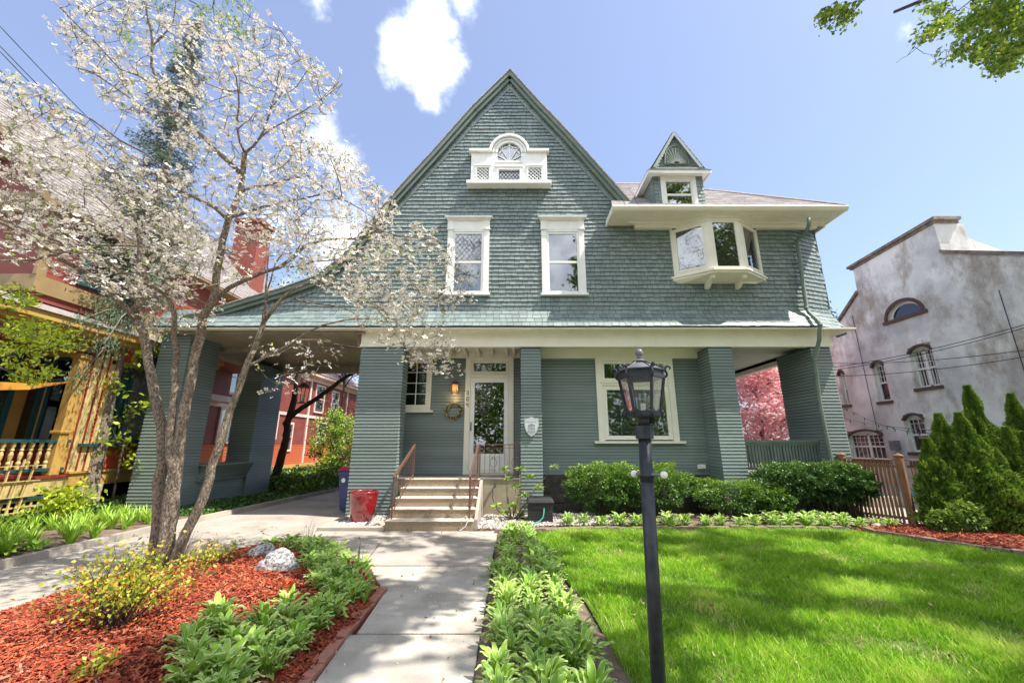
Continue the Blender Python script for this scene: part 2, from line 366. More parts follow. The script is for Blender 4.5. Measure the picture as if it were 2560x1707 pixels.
# gravel beds round the steps
m_grav = mat('river_gravel', (.5, .47, .44), .8, ramp=[(0, (.62, .6, .57)), (.4, (.45, .4, .37)), (.75, (.3, .22, .19)), (1, (.75, .73, .7))], bump=.2)
gb1 = [(-3.68, 8.35), (-2.45, 8.35), (-2.45, 9.6), (-3.68, 9.6)]
gb2 = [(-.68, 8.2), (-.2, 8.1), (.55, 8.42), (2.1, 8.55), (2.1, 9.9), (-.68, 9.6)]
sheet('gravel_bed', gb1, .03, m_grav); 
slab('landing', [(-3.7, 8.15), (-2.44, 8.15), (-2.44, 8.33), (-3.7, 8.33)], -.1, .075, m_conc)
slab('landing', [(-3.7, 8.335), (-3.56, 8.335), (-3.56, 9.3), (-3.7, 9.3)], -.1, .075, m_conc)
def stones(name, poly, n, smin, smax, z, m):
    xs = [p[0] for p in poly]; yv = [p[1] for p in poly]; V = []; Fq = []; rn = []
    oct_ = np.array([(1, 0, 0), (.7, .7, 0), (0, 1, 0), (-.7, .7, 0), (-1, 0, 0), (-.7, -.7, 0), (0, -1, 0), (.7, -.7, 0)])
    k = 0
    while k < n:
        x, y = U(min(xs), max(xs)), U(min(yv), max(yv))
        if not pip(x, y, poly): continue
        s = U(smin, smax); a = U(0, pi); b = len(V) * 1
        base = len(rn)
        ring = [(cos(q) * s * U(.8, 1.1), sin(q) * s * .7 * U(.8, 1.1)) for q in [i * pi / 3 for i in range(6)]]
        h = s * U(.45, .8); zz = z + U(0, smax * .8)
        vs = [(0, 0, h)] + [(px * .62, py * .62, h * .82) for px, py in ring] + [(px, py, 0) for px, py in ring]
        b0 = len(V)
        for px, py, pz in vs: V.append((x + px * cos(a) - py * sin(a), y + px * sin(a) + py * cos(a), zz + pz))
        r = R()
        for i in range(6):
            j = (i + 1) % 6
            Fq.append((b0, b0 + 1 + i, b0 + 1 + j)); Fq.append((b0 + 1 + i, b0 + 7 + i, b0 + 7 + j)); Fq.append((b0 + 1 + i, b0 + 7 + j, b0 + 1 + j)); rn += [r] * 3
        k += 1
    o = npmesh(name, np.array(V), np.array(Fq), m, rnd=np.array(rn)); o['kind'] = 'stuff'; return o
tag(stones('gravel', gb1, 2200, .012, .028, .03, m_grav), 'pale river gravel around the red pot and pillar foot', 'gravel')
tag(stones('gravel', gb2, 3600, .012, .03, .045, m_grav), 'pale and brown river gravel right of the front steps', 'gravel')
# mulch chips
m_chip = mat('mulch_chip', (.3, .07, .03), .95, ramp=[(0, (.09, .014, .008)), (.3, (.26, .040, .016)), (.65, (.40, .075, .028)), (.9, (.48, .14, .06)), (1, (.30, .20, .13))])
def chips(poly, h, n, smin, smax):
    P = rng.random((n * 3, 2)); xs = [p[0] for p in poly]; yv = [p[1] for p in poly]
    P[:, 0] = min(xs) + P[:, 0] * (max(xs) - min(xs)); P[:, 1] = min(yv) + P[:, 1] * (max(yv) - min(yv))
    P = np.array([p for p in P if pip(p[0], p[1], poly)])[:n]; n = len(P)
    Z = np.array([h(x, y) for x, y in P]) + rng.random(n) * .022 + .004
    a = rng.random(n) * 2 * pi; L = smin + rng.random(n) ** 2 * (smax - smin); W = .003 + rng.random(n) * .007; T = (rng.random(n) - .5) * 1.0
    dx = np.stack([np.cos(a) * np.cos(T), np.sin(a) * np.cos(T), np.sin(T)], 1); q = (rng.random(n) - .5) * 1.6
    dy = np.stack([-np.sin(a) * np.cos(q), np.cos(a) * np.cos(q), np.sin(q)], 1)
    C = np.stack([P[:, 0], P[:, 1], Z], 1); V = np.stack([C - dx * L[:, None] - dy * W[:, None], C + dx * L[:, None] * .9 - dy * W[:, None] * .6, C + dx * L[:, None] + dy * W[:, None], C - dx * L[:, None] * .8 + dy * W[:, None] * .8], 1).reshape(-1, 3)
    o = npmesh('mulch_chips', V, np.arange(4 * n).reshape(-1, 4), m_chip, rnd=rng.random(n)); o['kind'] = 'stuff'; return o
bedv = [p for p in bed]; bedn = [(-5.0, 2.0), (-4.98, 4.45)] + bed[2:12] + [(-1.45, 2.0)]
tag(chips(bedn, hb, 95000, .012, .05), 'shredded red wood mulch around the flowering dogwood', 'mulch')
tag(chips(bedR, hR, 30000, .015, .055), 'shredded red mulch under the evergreens at the fence', 'mulch')
# lawn
m_lawn = mat('lawn_soil', (.10, .17, .025), 1, col2=(.15, .14, .05), scale=5, bump=.6, bscale=30)
lawn = [(.64, 1.0), (.82, 3.2), (.76, 4.7), (.52, 6.0), (.42, 7.4), (.42, 8.06), (1.5, 8.18), (3, 8.27), (5, 8.32), (6.3, 8.26), (6.48, 7.85), (6.76, 7.25), (7.38, 6.4), (8.5, 5.7), (11, 5.05), (14, 4.85), (14, 1.0)]
sheet('lawn', lawn, -.01, m_lawn)
m_grass = mat('grass_blade', (.1, .25, .03), .55, ramp=[(0, (.14, .31, .012)), (.45, (.26, .50, .03)), (.8, (.46, .66, .055)), (1, (.70, .66, .26))], trans=.4, spec=.3)
def grass(n):
    Y = 2.3 + rng.random(n * 2) ** 1.25 * 6.05; X = .4 + rng.random(n * 2) * 12.5
    k = (X < Y * 1.38 + .8); X, Y = X[k], Y[k]
    k = np.array([pip(x, y, lawn) for x, y in zip(X, Y)]); X, Y = X[k][:n], Y[k][:n]; n = len(X)
    cl = np.array([noise.noise(Vector((x * 1.7, y * 1.7, 3))) + .5 * noise.noise(Vector((x * 7, y * 7, 5))) for x, y in zip(X, Y)])
    keep = rng.random(n) < .75 + .6 * cl; X, Y, cl = X[keep], Y[keep], cl[keep]; n = len(X)
    h = (.04 + .045 * rng.random(n) ** 1.5) * (1 + .7 * cl); a = rng.random(n) * 2 * pi; w = .0022 + .0022 * rng.random(n) + .0004 * np.maximum(Y - 4, 0)
    la = a * 0 + rng.random(n) * 2 * pi; lean = h * (.25 + .75 * rng.random(n))
    dx, dy = np.cos(a) * w, np.sin(a) * w; lx, ly = np.cos(la) * lean, np.sin(la) * lean; z = np.full(n, -.012)
    v0 = np.stack([X - dx, Y - dy, z], 1); v1 = np.stack([X + dx, Y + dy, z], 1)
    m0 = np.stack([X - dx * .8 + lx * .4, Y - dy * .8 + ly * .4, z + h * .62], 1); m1 = np.stack([X + dx * .8 + lx * .4, Y + dy * .8 + ly * .4, z + h * .62], 1)
    t = np.stack([X + lx, Y + ly, z + h], 1); t2 = t + np.stack([dx, dy, z * 0], 1) * .15
    V = np.stack([v0, v1, m1, m0, t2, t], 1).reshape(-1, 3); b = np.arange(n) * 6
    Fq = np.stack([np.stack([b, b + 1, b + 2, b + 3], 1), np.stack([b + 3, b + 2, b + 4, b + 5], 1)], 1).reshape(-1, 4)
    r = np.clip(.42 + .55 * cl + .3 * (rng.random(n) - .5) * 2, 0, .9); dry = np.array([noise.noise(Vector((x * 2.3, y * 2.3, 11))) for x, y in zip(X, Y)]); r[rng.random(n) < .03 + .5 * np.clip(dry - .22, 0, 1) * 1.6] = 1
    o = npmesh('lawn_grass', V, Fq, m_grass, rnd=np.repeat(r, 2)); o['kind'] = 'stuff'; return o
tag(grass(330000), 'bright green mown lawn right of the front walk', 'grass')
# brick edging, each brick its own thing
def brick_row(pts, m, label, group, L=.2, w=.09, h=.07, z=0.0, name='edging_brick'):
    mb = MB(); mb.box(-L / 2 + .004, -w / 2, -.06, L / 2 - .004, w / 2, h); proto = mb.build(name, m, bevel=.008); first = True
    seg = [Vector((a[0], a[1], 0)) for a in pts]; 
    i = 0; acc = 0; pos = seg[0].copy(); k = 0
    Ls = [0]
    for a, b in zip(seg, seg[1:]): Ls.append(Ls[-1] + (b - a).length)
    n = int(Ls[-1] / L)
    for q in range(n):
        s = (q + .5) * L
        for j in range(len(Ls) - 1):
            if Ls[j] <= s <= Ls[j + 1]:
                t = (s - Ls[j]) / (Ls[j + 1] - Ls[j]); p = seg[j].lerp(seg[j + 1], t); d = seg[j + 1] - seg[j]; break
        if first: o = proto; first = False
        else: o = proto.copy(); COL.objects.link(o)
        o.location = (p.x + U(-.006, .006), p.y + U(-.006, .006), z + U(-.012, .012)); o.rotation_euler = (U(-.05, .05), U(-.04, .04), atan2(d.y, d.x) + U(-.05, .05))
        tag(o, label, 'brick', group)
brick_row([(-1.46, 5.05), (-1.47, 4.4), (-1.44, 3.5), (-1.43, 2.4), (-1.42, 1.6)], m_brick, 'red brick laid end to end along the left side of the walk', 'red bricks edging the left walk bed', z=-.02, h=.05)
brick_row([(-.35, 8.02), (.1, 8.0), (.4, 8.13), (1.5, 8.25), (3, 8.34), (5, 8.39), (6.35, 8.34)], m_brickd, 'old brown brick edging between the lawn and foundation hostas', 'brown bricks edging the foundation bed', L=.24, h=.06)
brick_row([(6.55, 8.1), (6.55, 7.9), (6.83, 7.3), (7.45, 6.45), (8.55, 5.77), (11, 5.12), (13, 4.95)], m_brickd, 'old brown brick edging around the right mulch bed', 'brown bricks edging the right mulch bed', L=.26, h=.08)
# ================================================================ THE HOUSE
YF = 9.6
house = thing('shingled_house', 'teal green shingled house with a steep front gable, cream trim and a corner porch', 'house', (2, 10, 0))
GX = -0.11
rake_px = [(1275, 175), (1180, 268), (1085, 375), (976, 494), (905, 580), (853, 644), (790, 690), (700, 722), (620, 745), (545, 768), (470, 788), (385, 806)]
YR = 9.42
rl = [at(u, v, YR) for u, v in rake_px]               # outer edge of the left rake
rr_ = [at(u, v, YR) for u, v in [(1275, 175), (1345, 252), (1420, 330), (1505, 425), (1592, 523)]]
rr_.append(Vector((rr_[-1].x + .25, YR, rr_[-1].z - .35)))
def interp(pts, z, side):
    for a, b in zip(pts, pts[1:]):
        if b.z <= z <= a.z: t = (z - b.z) / (a.z - b.z); return b.x + (a.x - b.x) * t
    return None
def ivl(z):
    a = interp(rl, z, 0); 
    if a is None: a = rl[-1].x if z < rl[-1].z else rl[0].x
    return a + .12
def ivr(z):
    if z < 7.28: return 8.6
    a = interp(rr_, z, 0); return (a if a is not None else GX) - .10
def flare(z):                # wall kicks out over the beam
    if z > 4.84: return 0.0
    t = (4.84 - z) / .5; return .36 * t ** 1.1
CRX = 7.38
def P_front(s, z, off):
    fo = flare(z) + off
    if s <= CRX: return (s, YF - fo, z)
    a = radians(19); d = s - CRX; k = fo * tan(a / 2)
    # chamfered corner, then the return wall
    L = .94
    if d <= L: return (CRX + d * cos(a) + fo * sin(a) * (d / L), YF + d * sin(a) - fo * (1 - .3 * d / L), z)
    e = d - L; x0 = CRX + L * cos(a); y0 = YF + L * sin(a)
    return (x0 + fo, y0 + e, z)
def shingles(mb, iv, z0, z1, course, P, wmin=.10, wmax=.20, holes=(), proj=.030):
    z = z0
    while z < z1 - .01:
        zt = z + course; a, b = iv(z + course * .5)
        segs = [(a, b)]
        for (ha, hb_, hz0, hz1) in holes:
            if z + course * .6 > hz0 and z + course * .4 < hz1:
                ns = []
                for (p, q) in segs:
                    if hb_ <= p or ha >= q: ns.append((p, q)); continue
                    if ha > p: ns.append((p, ha))
                    if hb_ < q: ns.append((hb_, q))
                segs = ns
        for (p, q) in segs:
            x = p
            while x < q - .015:
                w = U(wmin, wmax); x2 = min(x + w, q)
                if q - x2 < .05: x2 = q
                dz = U(0, .011); o = proj + U(-.004, .005); o2 = o + U(-.003, .003); g_ = .0048
                A = P(x + g_, z - dz, o); B = P(x2 - g_, z - dz + U(-.003, .003), o2); C = P(x2 - g_, zt + .012, .003); D = P(x + g_, zt + .012, .003)
                mb.quad(A, B, C, D); mb.quad(P(x + g_, z - dz, 0), P(x2 - g_, z - dz, 0), B, A, 1); mb.quad(P(x + g_, z - dz, 0), A, D, P(x + g_, zt, 0)); mb.quad(B, P(x2 - g_, z - dz, 0), P(x2 - g_, zt, 0), C)  # butt underside coloured dark to draw the shadow line under each shingle
                x = x2
        z = zt
holes = [(-1.70, -.70, 5.30, 7.3), (.78, 1.80, 5.30, 7.3), (-1.2, .9, 8.6, 9.6), (-.5, .35, 9.5, 9.95), (4.15, 6.45, 5.78, 7.2)]
mb = MB(); shingles(mb, lambda z: (ivl(z), ivr(z)), 4.86, 12.3, .116, P_front, holes=holes)
wall = mb.build('shingle_wall', [m_shingle, m_gap_shade], house, rnd=True)
mb = MB(); shingles(mb, lambda z: (rl[-1].x + .1, 8.75), 4.35, 4.86, .128, P_front, wmin=.12, wmax=.22, proj=.018)
# return of the skirt along the right side
mb.build('shingle_skirt', [m_shingle, m_gap_shade], house, rnd=True)
mb = MB()                                   # solid wall behind the shingles, full thickness
zz = [4.86 + i * .1 for i in range(75)]
def slabwall(mb, x0, z0, x1, z1, x2, z2, x3, z3, y0, y1):
    mb.hexa([(x0, y0, z0), (x1, y0, z0), (x1, y1, z1), (x0, y1, z1), (x3, y0, z3), (x2, y0, z2), (x2, y1, z2), (x3, y1, z3)])
def strip(z0, z1, segs=None):
    a0, a1 = ivl(z0), ivl(z1); b0, b1 = min(ivr(z0), CRX), min(ivr(z1), CRX)
    return a0, a1, b0, b1
z = 4.84
cuts = sorted(set([4.84, 12.36] + [h[2] + .0 for h in holes] + [h[3] for h in holes] + [7.28] + [p.z for p in rl if 4.84 < p.z < 12.36]))
for z0, z1 in zip(cuts, cuts[1:]):
    if z1 - z0 < 1e-4: continue
    zm = (z0 + z1) / 2; a0, a1 = ivl(z0 + 1e-4), ivl(z1 - 1e-4); b0, b1 = min(ivr(z0 + 1e-4), CRX), min(ivr(z1 - 1e-4), CRX)
    segs = [[a0, a1, b0, b1]]
    for h in holes:
        if h[2] <= zm <= h[3]:
            ns = []
            for s in segs:
                if h[0] > s[0] and h[1] < s[2]: ns += [[s[0], s[1], h[0], h[0]], [h[1], h[1], s[2], s[3]]]
                else: ns.append(s)
            segs = ns
    for s in segs: mb.hexa([(s[0], YF, z0), (s[2], YF, z0), (s[2], YF + .2, z0), (s[0], YF + .2, z0), (s[1], YF, z1), (s[3], YF, z1), (s[3], YF + .2, z1), (s[1], YF + .2, z1)])
p0, p1, p2 = P_front(CRX, 5, 0), P_front(CRX + .94, 5, 0), (P_front(CRX + .94, 5, 0)[0], 20)
mb.prism([(p0[0], p0[1], 4.84), (p1[0], p1[1], 4.84), (p1[0], 20, 4.84), (p0[0], 20, 4.84)], (0, 0, 2.5))
for i in range(5):
    z0, z1 = 4.35 + i * .098, 4.35 + (i + 1) * .098
    y0, y1 = YF - flare(z0), YF - flare(z1)
    mb.hexa([(rl[-1].x + .1, y0, z0), (CRX, y0, z0), (CRX, YF + .2, z0), (rl[-1].x + .1, YF + .2, z0), (rl[-1].x + .1, y1, z1), (CRX, y1, z1), (CRX, YF + .2, z1), (rl[-1].x + .1, YF + .2, z1)])
o = mb.build('wall_core', m_gap_shade, house)
# border shingles along the rake, set square to the slope
mb = MB()
for side, pts in ((0, rl), (1, rr_)):
    for a, b in zip(pts, pts[1:]):
        L = (b - a).length; n = max(1, int(L / .13)); d = (b - a) / L; nrm = Vector((d.z, 0, -d.x)) if side == 0 else Vector((-d.z, 0, d.x))
        if nrm.z > 0: nrm = -nrm
        for i in range(n):
            p = a + d * (i * L / n + .004); q = a + d * ((i + 1) * L / n - .004); p = Vector((p.x, 0, p.z)); q = Vector((q.x, 0, q.z))
            ln = .33 + U(-.01, .01); y = YF - .035
            A, B = p + nrm * .12, q + nrm * .12; Cc, D = q + nrm * ln, p + nrm * ln
            if max(A.z, D.z) < 4.9: continue
            mb.hexa([(A.x, y + .02, A.z), (B.x, y + .03, B.z), (B.x, YF, B.z), (A.x, YF, A.z), (D.x, y - .012, D.z), (Cc.x, y + .004, Cc.z), (Cc.x, YF, Cc.z), (D.x, YF, D.z)])
mb.build('border_shingles', [m_shingle, m_gap_shade], house, rnd=True)
# rake boards with a moulded edge
mb = MB()
for side, pts in ((0, rl), (1, rr_)):
    for a, b in zip(pts, pts[1:]):
        d = (b - a).normalized(); nrm = Vector((d.z, 0, -d.x)); nrm = -nrm if nrm.z > 0 else nrm
        for (y0, y1, w0, w1) in ((YR, YR + .05, .0, .10), (YR + .05, YF - .02, .04, .075), (YR + .06, YR + .12, .10, .19)):
            q = [a + nrm * w0, b + nrm * w0, b + nrm * w1, a + nrm * w1]
            mb.prism([(p.x, y0, p.z) for p in q], (0, y1 - y0, 0))
mb.prism([(GX - .22, YR - .001, rl[0].z - .20), (GX + .22, YR - .001, rl[0].z - .20), (GX + .03, YR - .001, rl[0].z + .0), (GX - .03, YR - .001, rl[0].z + .0)], (0, .12, 0))
mb.build('rake_board', m_rake, house)
# main roof: stepped courses running back from the rake
mb = MB()
for side, pts in ((0, rl), (1, rr_)):
    for a, b in zip(pts, pts[1:]):
        d = (b - a); L = d.length; d = d / L; up = Vector((-d.z, 0, d.x)); up = up if up.z > 0 else -up
        n = max(1, int(L / .14))
        for i in range(n):
            p = a + d * (i * L / n); q = a + d * ((i + 1) * L / n)
            back = 17.5 if p.z > 7.2 or side == 1 else (14.6 if p.x < -4 else 16)
            A = p + up * .012; B = q + up * .028; y = YR - .035
            x = y
            mb.hexa([(p.x, y, p.z - .0), (q.x, y, q.z - .0), (q.x, back, q.z), (p.x, back, p.z), (A.x, y, A.z), (B.x, y, B.z), (B.x, back, B.z), (A.x, back, A.z)])
mb.build('gable_roof', m_roof, house, rnd=True)
# back gable wall and left side to close the volume
mb = MB(); mb.prism([(p.x, 17.2, p.z) for p in rl[:6]] + [(rl[5].x, 17.2, 0), (4.9, 17.2, 0), (4.9, 17.2, 7)], (0, .2, 0)); mb.build('rear_wall', m_siding, house)
# ---- right wing hip roof
EX0, EX1, EY, EZ = 2.46, 8.36, 8.88, 7.36
s_ = .9; RY = EY + 3.45; RZ = EZ + 3.45 * s_
mb = MB()
def rfquad(mb, c0, c1, r0, r1, n, th=.02):
    for i in range(n):
        t0, t1 = i / n, (i + 1) / n
        a, b = c0.lerp(r0, t0), c1.lerp(r1, t0); c, d = c1.lerp(r1, t1), c0.lerp(r0, t1)
        nn = (b - a).cross(d - a).normalized()
        L = (b - a).length; k = max(1, int(L / .33)); off = (i % 3) / 3 / k
        for j in range(k):
            u0, u1 = j / k + .0015, (j + 1) / k - .0015
            A, B = a.lerp(b, u0), a.lerp(b, u1); C, D = d.lerp(c, u1), d.lerp(c, u0); e = th + U(-.004, .004)
            mb.quad(A + nn * e, B + nn * e, C + nn * .006, D + nn * .006); mb.quad(A, B, B + nn * e, A + nn * e)
hipx = EX1 - 3.45
Vv = Vector
rfquad(mb, Vv((EX0, EY, EZ)), Vv((EX1, EY, EZ)), Vv((EX0 + .9, RY, RZ)), Vv((hipx, RY, RZ)), 24)
rfquad(mb, Vv((EX1, EY, EZ)), Vv((EX1, 17, EZ)), Vv((hipx, RY, RZ)), Vv((hipx, 14, RZ)), 24)
mb.prism([(EX0, EY, EZ - .01), (EX1, EY, EZ - .01), (hipx, RY, RZ - .01), (EX0 + .9, RY, RZ - .01)], (0, .02, -.06))
mb.prism([(EX1, EY, EZ - .01), (EX1, 17, EZ - .01), (hipx, 14, RZ - .01), (hipx, RY, RZ - .01)], (-.02, 0, -.06))
mb.tube([(EX0 + .9, RY, RZ + .03), (hipx, RY, RZ + .03), (EX1, EY, EZ + .03)], [.035, .035, .035], 5)
mb.build('hip_roof', m_roof, house, rnd=True)
# soffit, frieze and gutter of the upper eave
mb = MB()
mb.box(EX0 + .02, EY + .06, 7.235, EX1 - .03, 9.58, 7.262); n = 26
for i in range(7): mb.box(EX0 + .04, EY + .1 + i * .095, 7.229, EX1 - .05, EY + .18 + i * .095, 7.235)
mb.box(3.2, 9.47, 7.10, 8.0, 9.578, 7.234); mb.box(3.0, 9.40, 7.19, 8.15, 9.468, 7.234)
mb.box(CRX + .9, 9.58, 7.2, EX1 - .03, 17, 7.262)
mb.box(EX0 + .002, EY + .055, 7.20, EX0 + .05, 9.59, 7.36)
mb.box(EX0 + .02, 9.0, 7.262, EX1 - .05, 9.6, 7.36)
mb.build('soffit', m_cream, house)
mb = MB()
prof = [(.0, .12), (-.10, .12), (-.105, .10), (-.095, .06), (-.06, .015), (-.03, 0), (0, 0)]
def gutter(mb, x0, x1, y, z, prof=prof):
    mb.prism([(x0, y + a, z + b) for a, b in prof], (x1 - x0, 0, 0))
gutter(mb, EX0, EX1, EY + .05, 7.235); mb.build('gutter', m_cream, house, bevel=.004)
# ---- beam over the porch
mb = MB()
mb.box(-3.76, 9.56, 3.92, 7.82, 9.78, 4.36); mb.box(-3.80, 9.535, 4.27, 7.86, 9.56, 4.355); mb.box(-3.78, 9.548, 3.90, 7.84, 9.56, 3.955)
for x in (.05, 3.5): mb.box(x, 9.552, 3.957, x + .012, 9.56, 4.268)
mb.build('porch_beam', m_cream, house, bevel=.004)
mb = MB()
mb.box(-8.95, 9.28, 4.28, 8.28, 9.56, 4.318); mb.box(7.6, 9.57, 4.28, 8.28, 15, 4.31); mb.box(7.62, 9.8, 3.80, 7.80, 14.5, 4.28); mb.box(4.9, 14.3, 3.72, 7.8, 14.5, 4.28)
mb.box(7.62, 9.782, 3.92, 7.81, 14.5, 4.20)
mb.build('porch_soffit', m_cream, house)
# porch ceiling
m_ceil = mat('ceiling_board', (.70, .69, .62), .6, col2=(.62, .6, .54), scale=3)
mb = MB(); mb.box(-3.7, 9.79, 4.0, 4.94, 10.9, 4.03)
for i in range(13): mb.box(4.96, 9.79 + i * .36, 4.02, 7.6, 9.79 + i * .36 + .355, 4.05)
for i in range(19): mb.box(4.98 + i * .14, 9.79, 4.012, 4.985 + i * .14 + .125, 14.4, 4.02)
for x in (-1.62, -1.26, -.92, -.56, -.19, .0): mb.box(x - .035, 9.80, 3.88, x + .035, 10.66, 4.0)
mb.build('porch_ceiling', m_ceil, house)
m_pcc = mat('carport_ceiling', (.34, .30, .235), .5, col2=(.26, .22, .17), scale=2, stretch=(4, .4, 1))
mb = MB()
for i in range(38): mb.box(-8.6 + i * .13, 9.45, 4.22 + .001 * (i % 2), -8.6 + i * .13 + .122, 14.0, 4.25)
mb.box(-8.8, 13.7, 3.98, -3.8, 13.95, 4.24); mb.box(-8.7, 11.0, 4.1, -3.75, 11.16, 4.219); mb.box(-8.72, 9.6, 4.0, -8.4, 14, 4.218); mb.box(-3.95, 9.8, 4.0, -3.72, 14, 4.218)
mb.build('carport_ceiling', m_pcc, house)
# ---- lapped siding
SIDM = [m_siding, m_gap_shade]
def lap(mb, x0, y0, x1, y1, z0, z1, c=.076, t=.017, holes=()):   # wall line from (x0,y0) to (x1,y1); outward is to the right of travel rotated -90
    d = Vector((x1 - x0, y1 - y0, 0)); L = d.length; d /= L; n = Vector((d.y, -d.x, 0)); z = z0
    while z < z1 - .005:
        zt = min(z + c, z1); segs = [(0, L)]
        for (a, b, ha, hb_) in holes:
            if z + c * .6 > ha and z + c * .4 < hb_:
                ns = []
                for p, q in segs:
                    if a > p: ns.append((p, a))
                    if b < q: ns.append((b, q))
                segs = ns
        for p, q in segs:
            A = Vector((x0, y0, 0)) + d * p; B = Vector((x0, y0, 0)) + d * q; j = t + U(-.001, .001)
            up = Vector((0, 0, 1))
            zl = z + .007
            mb.quad(A + n * j + up * zl, B + n * j + up * zl, B + n * .001 + up * zt, A + n * .001 + up * zt)
            mb.quad(A - n * .004 + up * zl, B - n * .004 + up * zl, B + n * j + up * zl, A + n * j + up * zl, 1)  # board underside and groove take the dark slot, shade put into the colour
            mb.quad(A + n * .0005 + up * z, B + n * .0005 + up * z, B + n * .0005 + up * zl, A + n * .0005 + up * zl, 1)
            mb.poly([A + up * z, A + n * j + up * z, A + n * .001 + up * zt]); mb.poly([B + n * j + up * z, B + up * z, B + n * .001 + up * zt])
        z = zt
def pillar(x0, y0, x1, y1, z0, z1, name='pillar', corner=False):
    mb = MB(); mb.box(x0 + .003, y0 + .003, z0, x1 - .003, y1 - .003, z1)
    z = z0; c = .076
    while z < z1 - .005:
        zt = min(z + c, z1); t = .017; a = (x0 - t, y0 - t, x1 + t, y1 + t)
        lo = [(p, q, z + .007) for p, q in ((a[0], a[1]), (a[2], a[1]), (a[2], a[3]), (a[0], a[3]))]; hi = [(x0, y0, zt), (x1, y0, zt), (x1, y1, zt), (x0, y1, zt)]
        mb.poly(lo[::-1], 1); e = .001; g0 = [(p, q, z) for p, q in ((x0 - e, y0 - e), (x1 + e, y0 - e), (x1 + e, y1 + e), (x0 - e, y1 + e))]  # lap undersides and grooves painted dark as their shade
        for i in range(4): j = (i + 1) % 4; mb.quad(g0[i], g0[j], g0[j][:2] + (z + .0069,), g0[i][:2] + (z + .0069,), 1)
        for i in range(4):
            j = (i + 1) % 4; mb.quad(lo[i], lo[j], hi[j], hi[i])
        z = zt
    return mb.build(name, SIDM, house, rnd=False)
pillar(-3.74, 9.6, -2.70, 10.05, 0, 3.91); pillar(.18, 9.62, .66, 10.22, .0, 3.91)
pillar(4.80, 9.6, 5.36, 10.22, .0, 3.91); pillar(7.32, 9.6, 7.78, 10.9, 0, 3.91)
pillar(-8.70, 9.6, -8.0, 10.6, 0, 4.27); pillar(-8.70, 12.6, -8.0, 13.8, 0, 4.05)
# low wall with a flower ledge between the carport pillars
mb = MB(); lap(mb, -8.05, 10.6, -8.05, 12.6, 0, 1.02); lap(mb, -8.6, 12.6, -8.6, 10.6, 0, 1.02); mb.box(-8.59, 10.6, 0, -8.06, 12.6, 1.0)
mb.hexa([(-8.04, 10.75, .70), (-7.98, 10.75, .70), (-7.98, 12.55, .70), (-8.04, 12.55, .70), (-8.04, 10.75, 1.04), (-7.80, 10.75, 1.04), (-7.80, 12.55, 1.04), (-8.04, 12.55, 1.04)])
mb.box(-8.63, 10.6, 1.045, -7.77, 12.6, 1.08); mb.box(-8.04, 10.7, .66, -7.93, 12.58, .69)
mb.build('low_wall', SIDM, house)
mb = MB(); mb.box(-2.72, 9.57, 0, -2.60, 9.72, .78); mb.build('corner_board', m_rake, house)
# ground-floor walls
mb = MB()
lap(mb, .62, 10.25, 4.86, 10.25, .86, 3.75, holes=[(1.5, 3.5, 1.66, 3.75)]); mb.box(.6, 10.262, .8, 2.12, 10.4, 3.95); mb.box(4.12, 10.262, .8, 4.95, 10.4, 3.95); mb.box(2.12, 10.262, .8, 4.12, 10.4, 1.66)
mb.build('window_wall', SIDM, house)
mb = MB()
lap(mb, -3.3, 10.7, .64, 10.7, .84, 3.86, holes=[(.0, 1.12, 2.45, 3.86), (2.02, 3.31, .84, 3.86)])
mb.box(-2.2, 10.712, .8, -1.28, 10.85, 3.95); mb.box(-3.4, 10.712, .8, -2.2, 10.85, 2.45); mb.box(0, 10.712, .8, .65, 10.85, 3.95)
mb.build('porch_wall', SIDM, house)
mb = MB(); mb.box(.62, 10.26, .8, .66, 10.7, 3.95); mb.build('return_wall', m_siding, house)
mb = MB(); mb.box(4.9, 10.4, .3, 5.0, 17.2, 4.0); mb.build('side_wall', m_siding, house)
mb = MB(); mb.box(-3.5, 10.06, 0, -3.4, 17.2, 4.2); mb.build('side_wall', m_siding, house)
mb = MB(); lap(mb, -3.42, 17, -3.42, 10.1, .0, 4.2, c=.1); mb.f = [f[::-1] for f in mb.f]; mb.build('side_wall', SIDM, house)
# cream band under the ceiling
mb = MB(); mb.box(-3.4, 10.66, 3.86, .62, 10.70, 4.0); mb.box(.66, 10.20, 3.75, 4.92, 10.249, 4.0); mb.box(.66, 10.17, 3.93, 4.92, 10.2, 3.999); mb.build('frieze', m_cream, house)
# stone foundation and concrete stoop
m_fstone = m_stone
mb = MB(); z = 0
yy = 10.2
rows = [.0, .22, .45, .66, .86]
for r0, r1 in zip(rows, rows[1:]):
    x = .67 - U(0, .3)
    while x < 4.95:
        w = U(.28, .62); x2 = min(x + w, 4.97); xs = max(x, .67)
        if x2 - xs > .05: mb.box(xs + .006, yy + U(0, .03), r0 + .006, x2 - .006, yy + .3, r1 - .006)
        x = x2
mb.box(.67, yy + .04, 0, 4.97, yy + .33, .85)
mb.build('foundation', m_stone, house, bevel=.01)
m_stoop = mat('stoop_concrete', (.40, .35, .25), .95, col2=(.27, .23, .16), scale=2.5, bump=.5, bscale=40)
mb = MB(); mb.box(-.74, 9.62, 0, .17, 10.9, .80); mb.box(-2.69, 9.62, 0, -.74, 10.9, .80); mb.build('porch_base', m_stoop, house)
m_pfloor = mat('porch_floor', (.28, .25, .22), .7, col2=(.2, .18, .16), scale=5)
mb = MB(); mb.box(-3.3, 9.60, .802, .17, 10.69, .835); mb.build('porch_floor', m_pfloor, house)
mb = MB(); mb.box(5.4, 9.85, .80, 7.6, 14.4, .84); mb.build('porch_floor', m_pfloor, house)
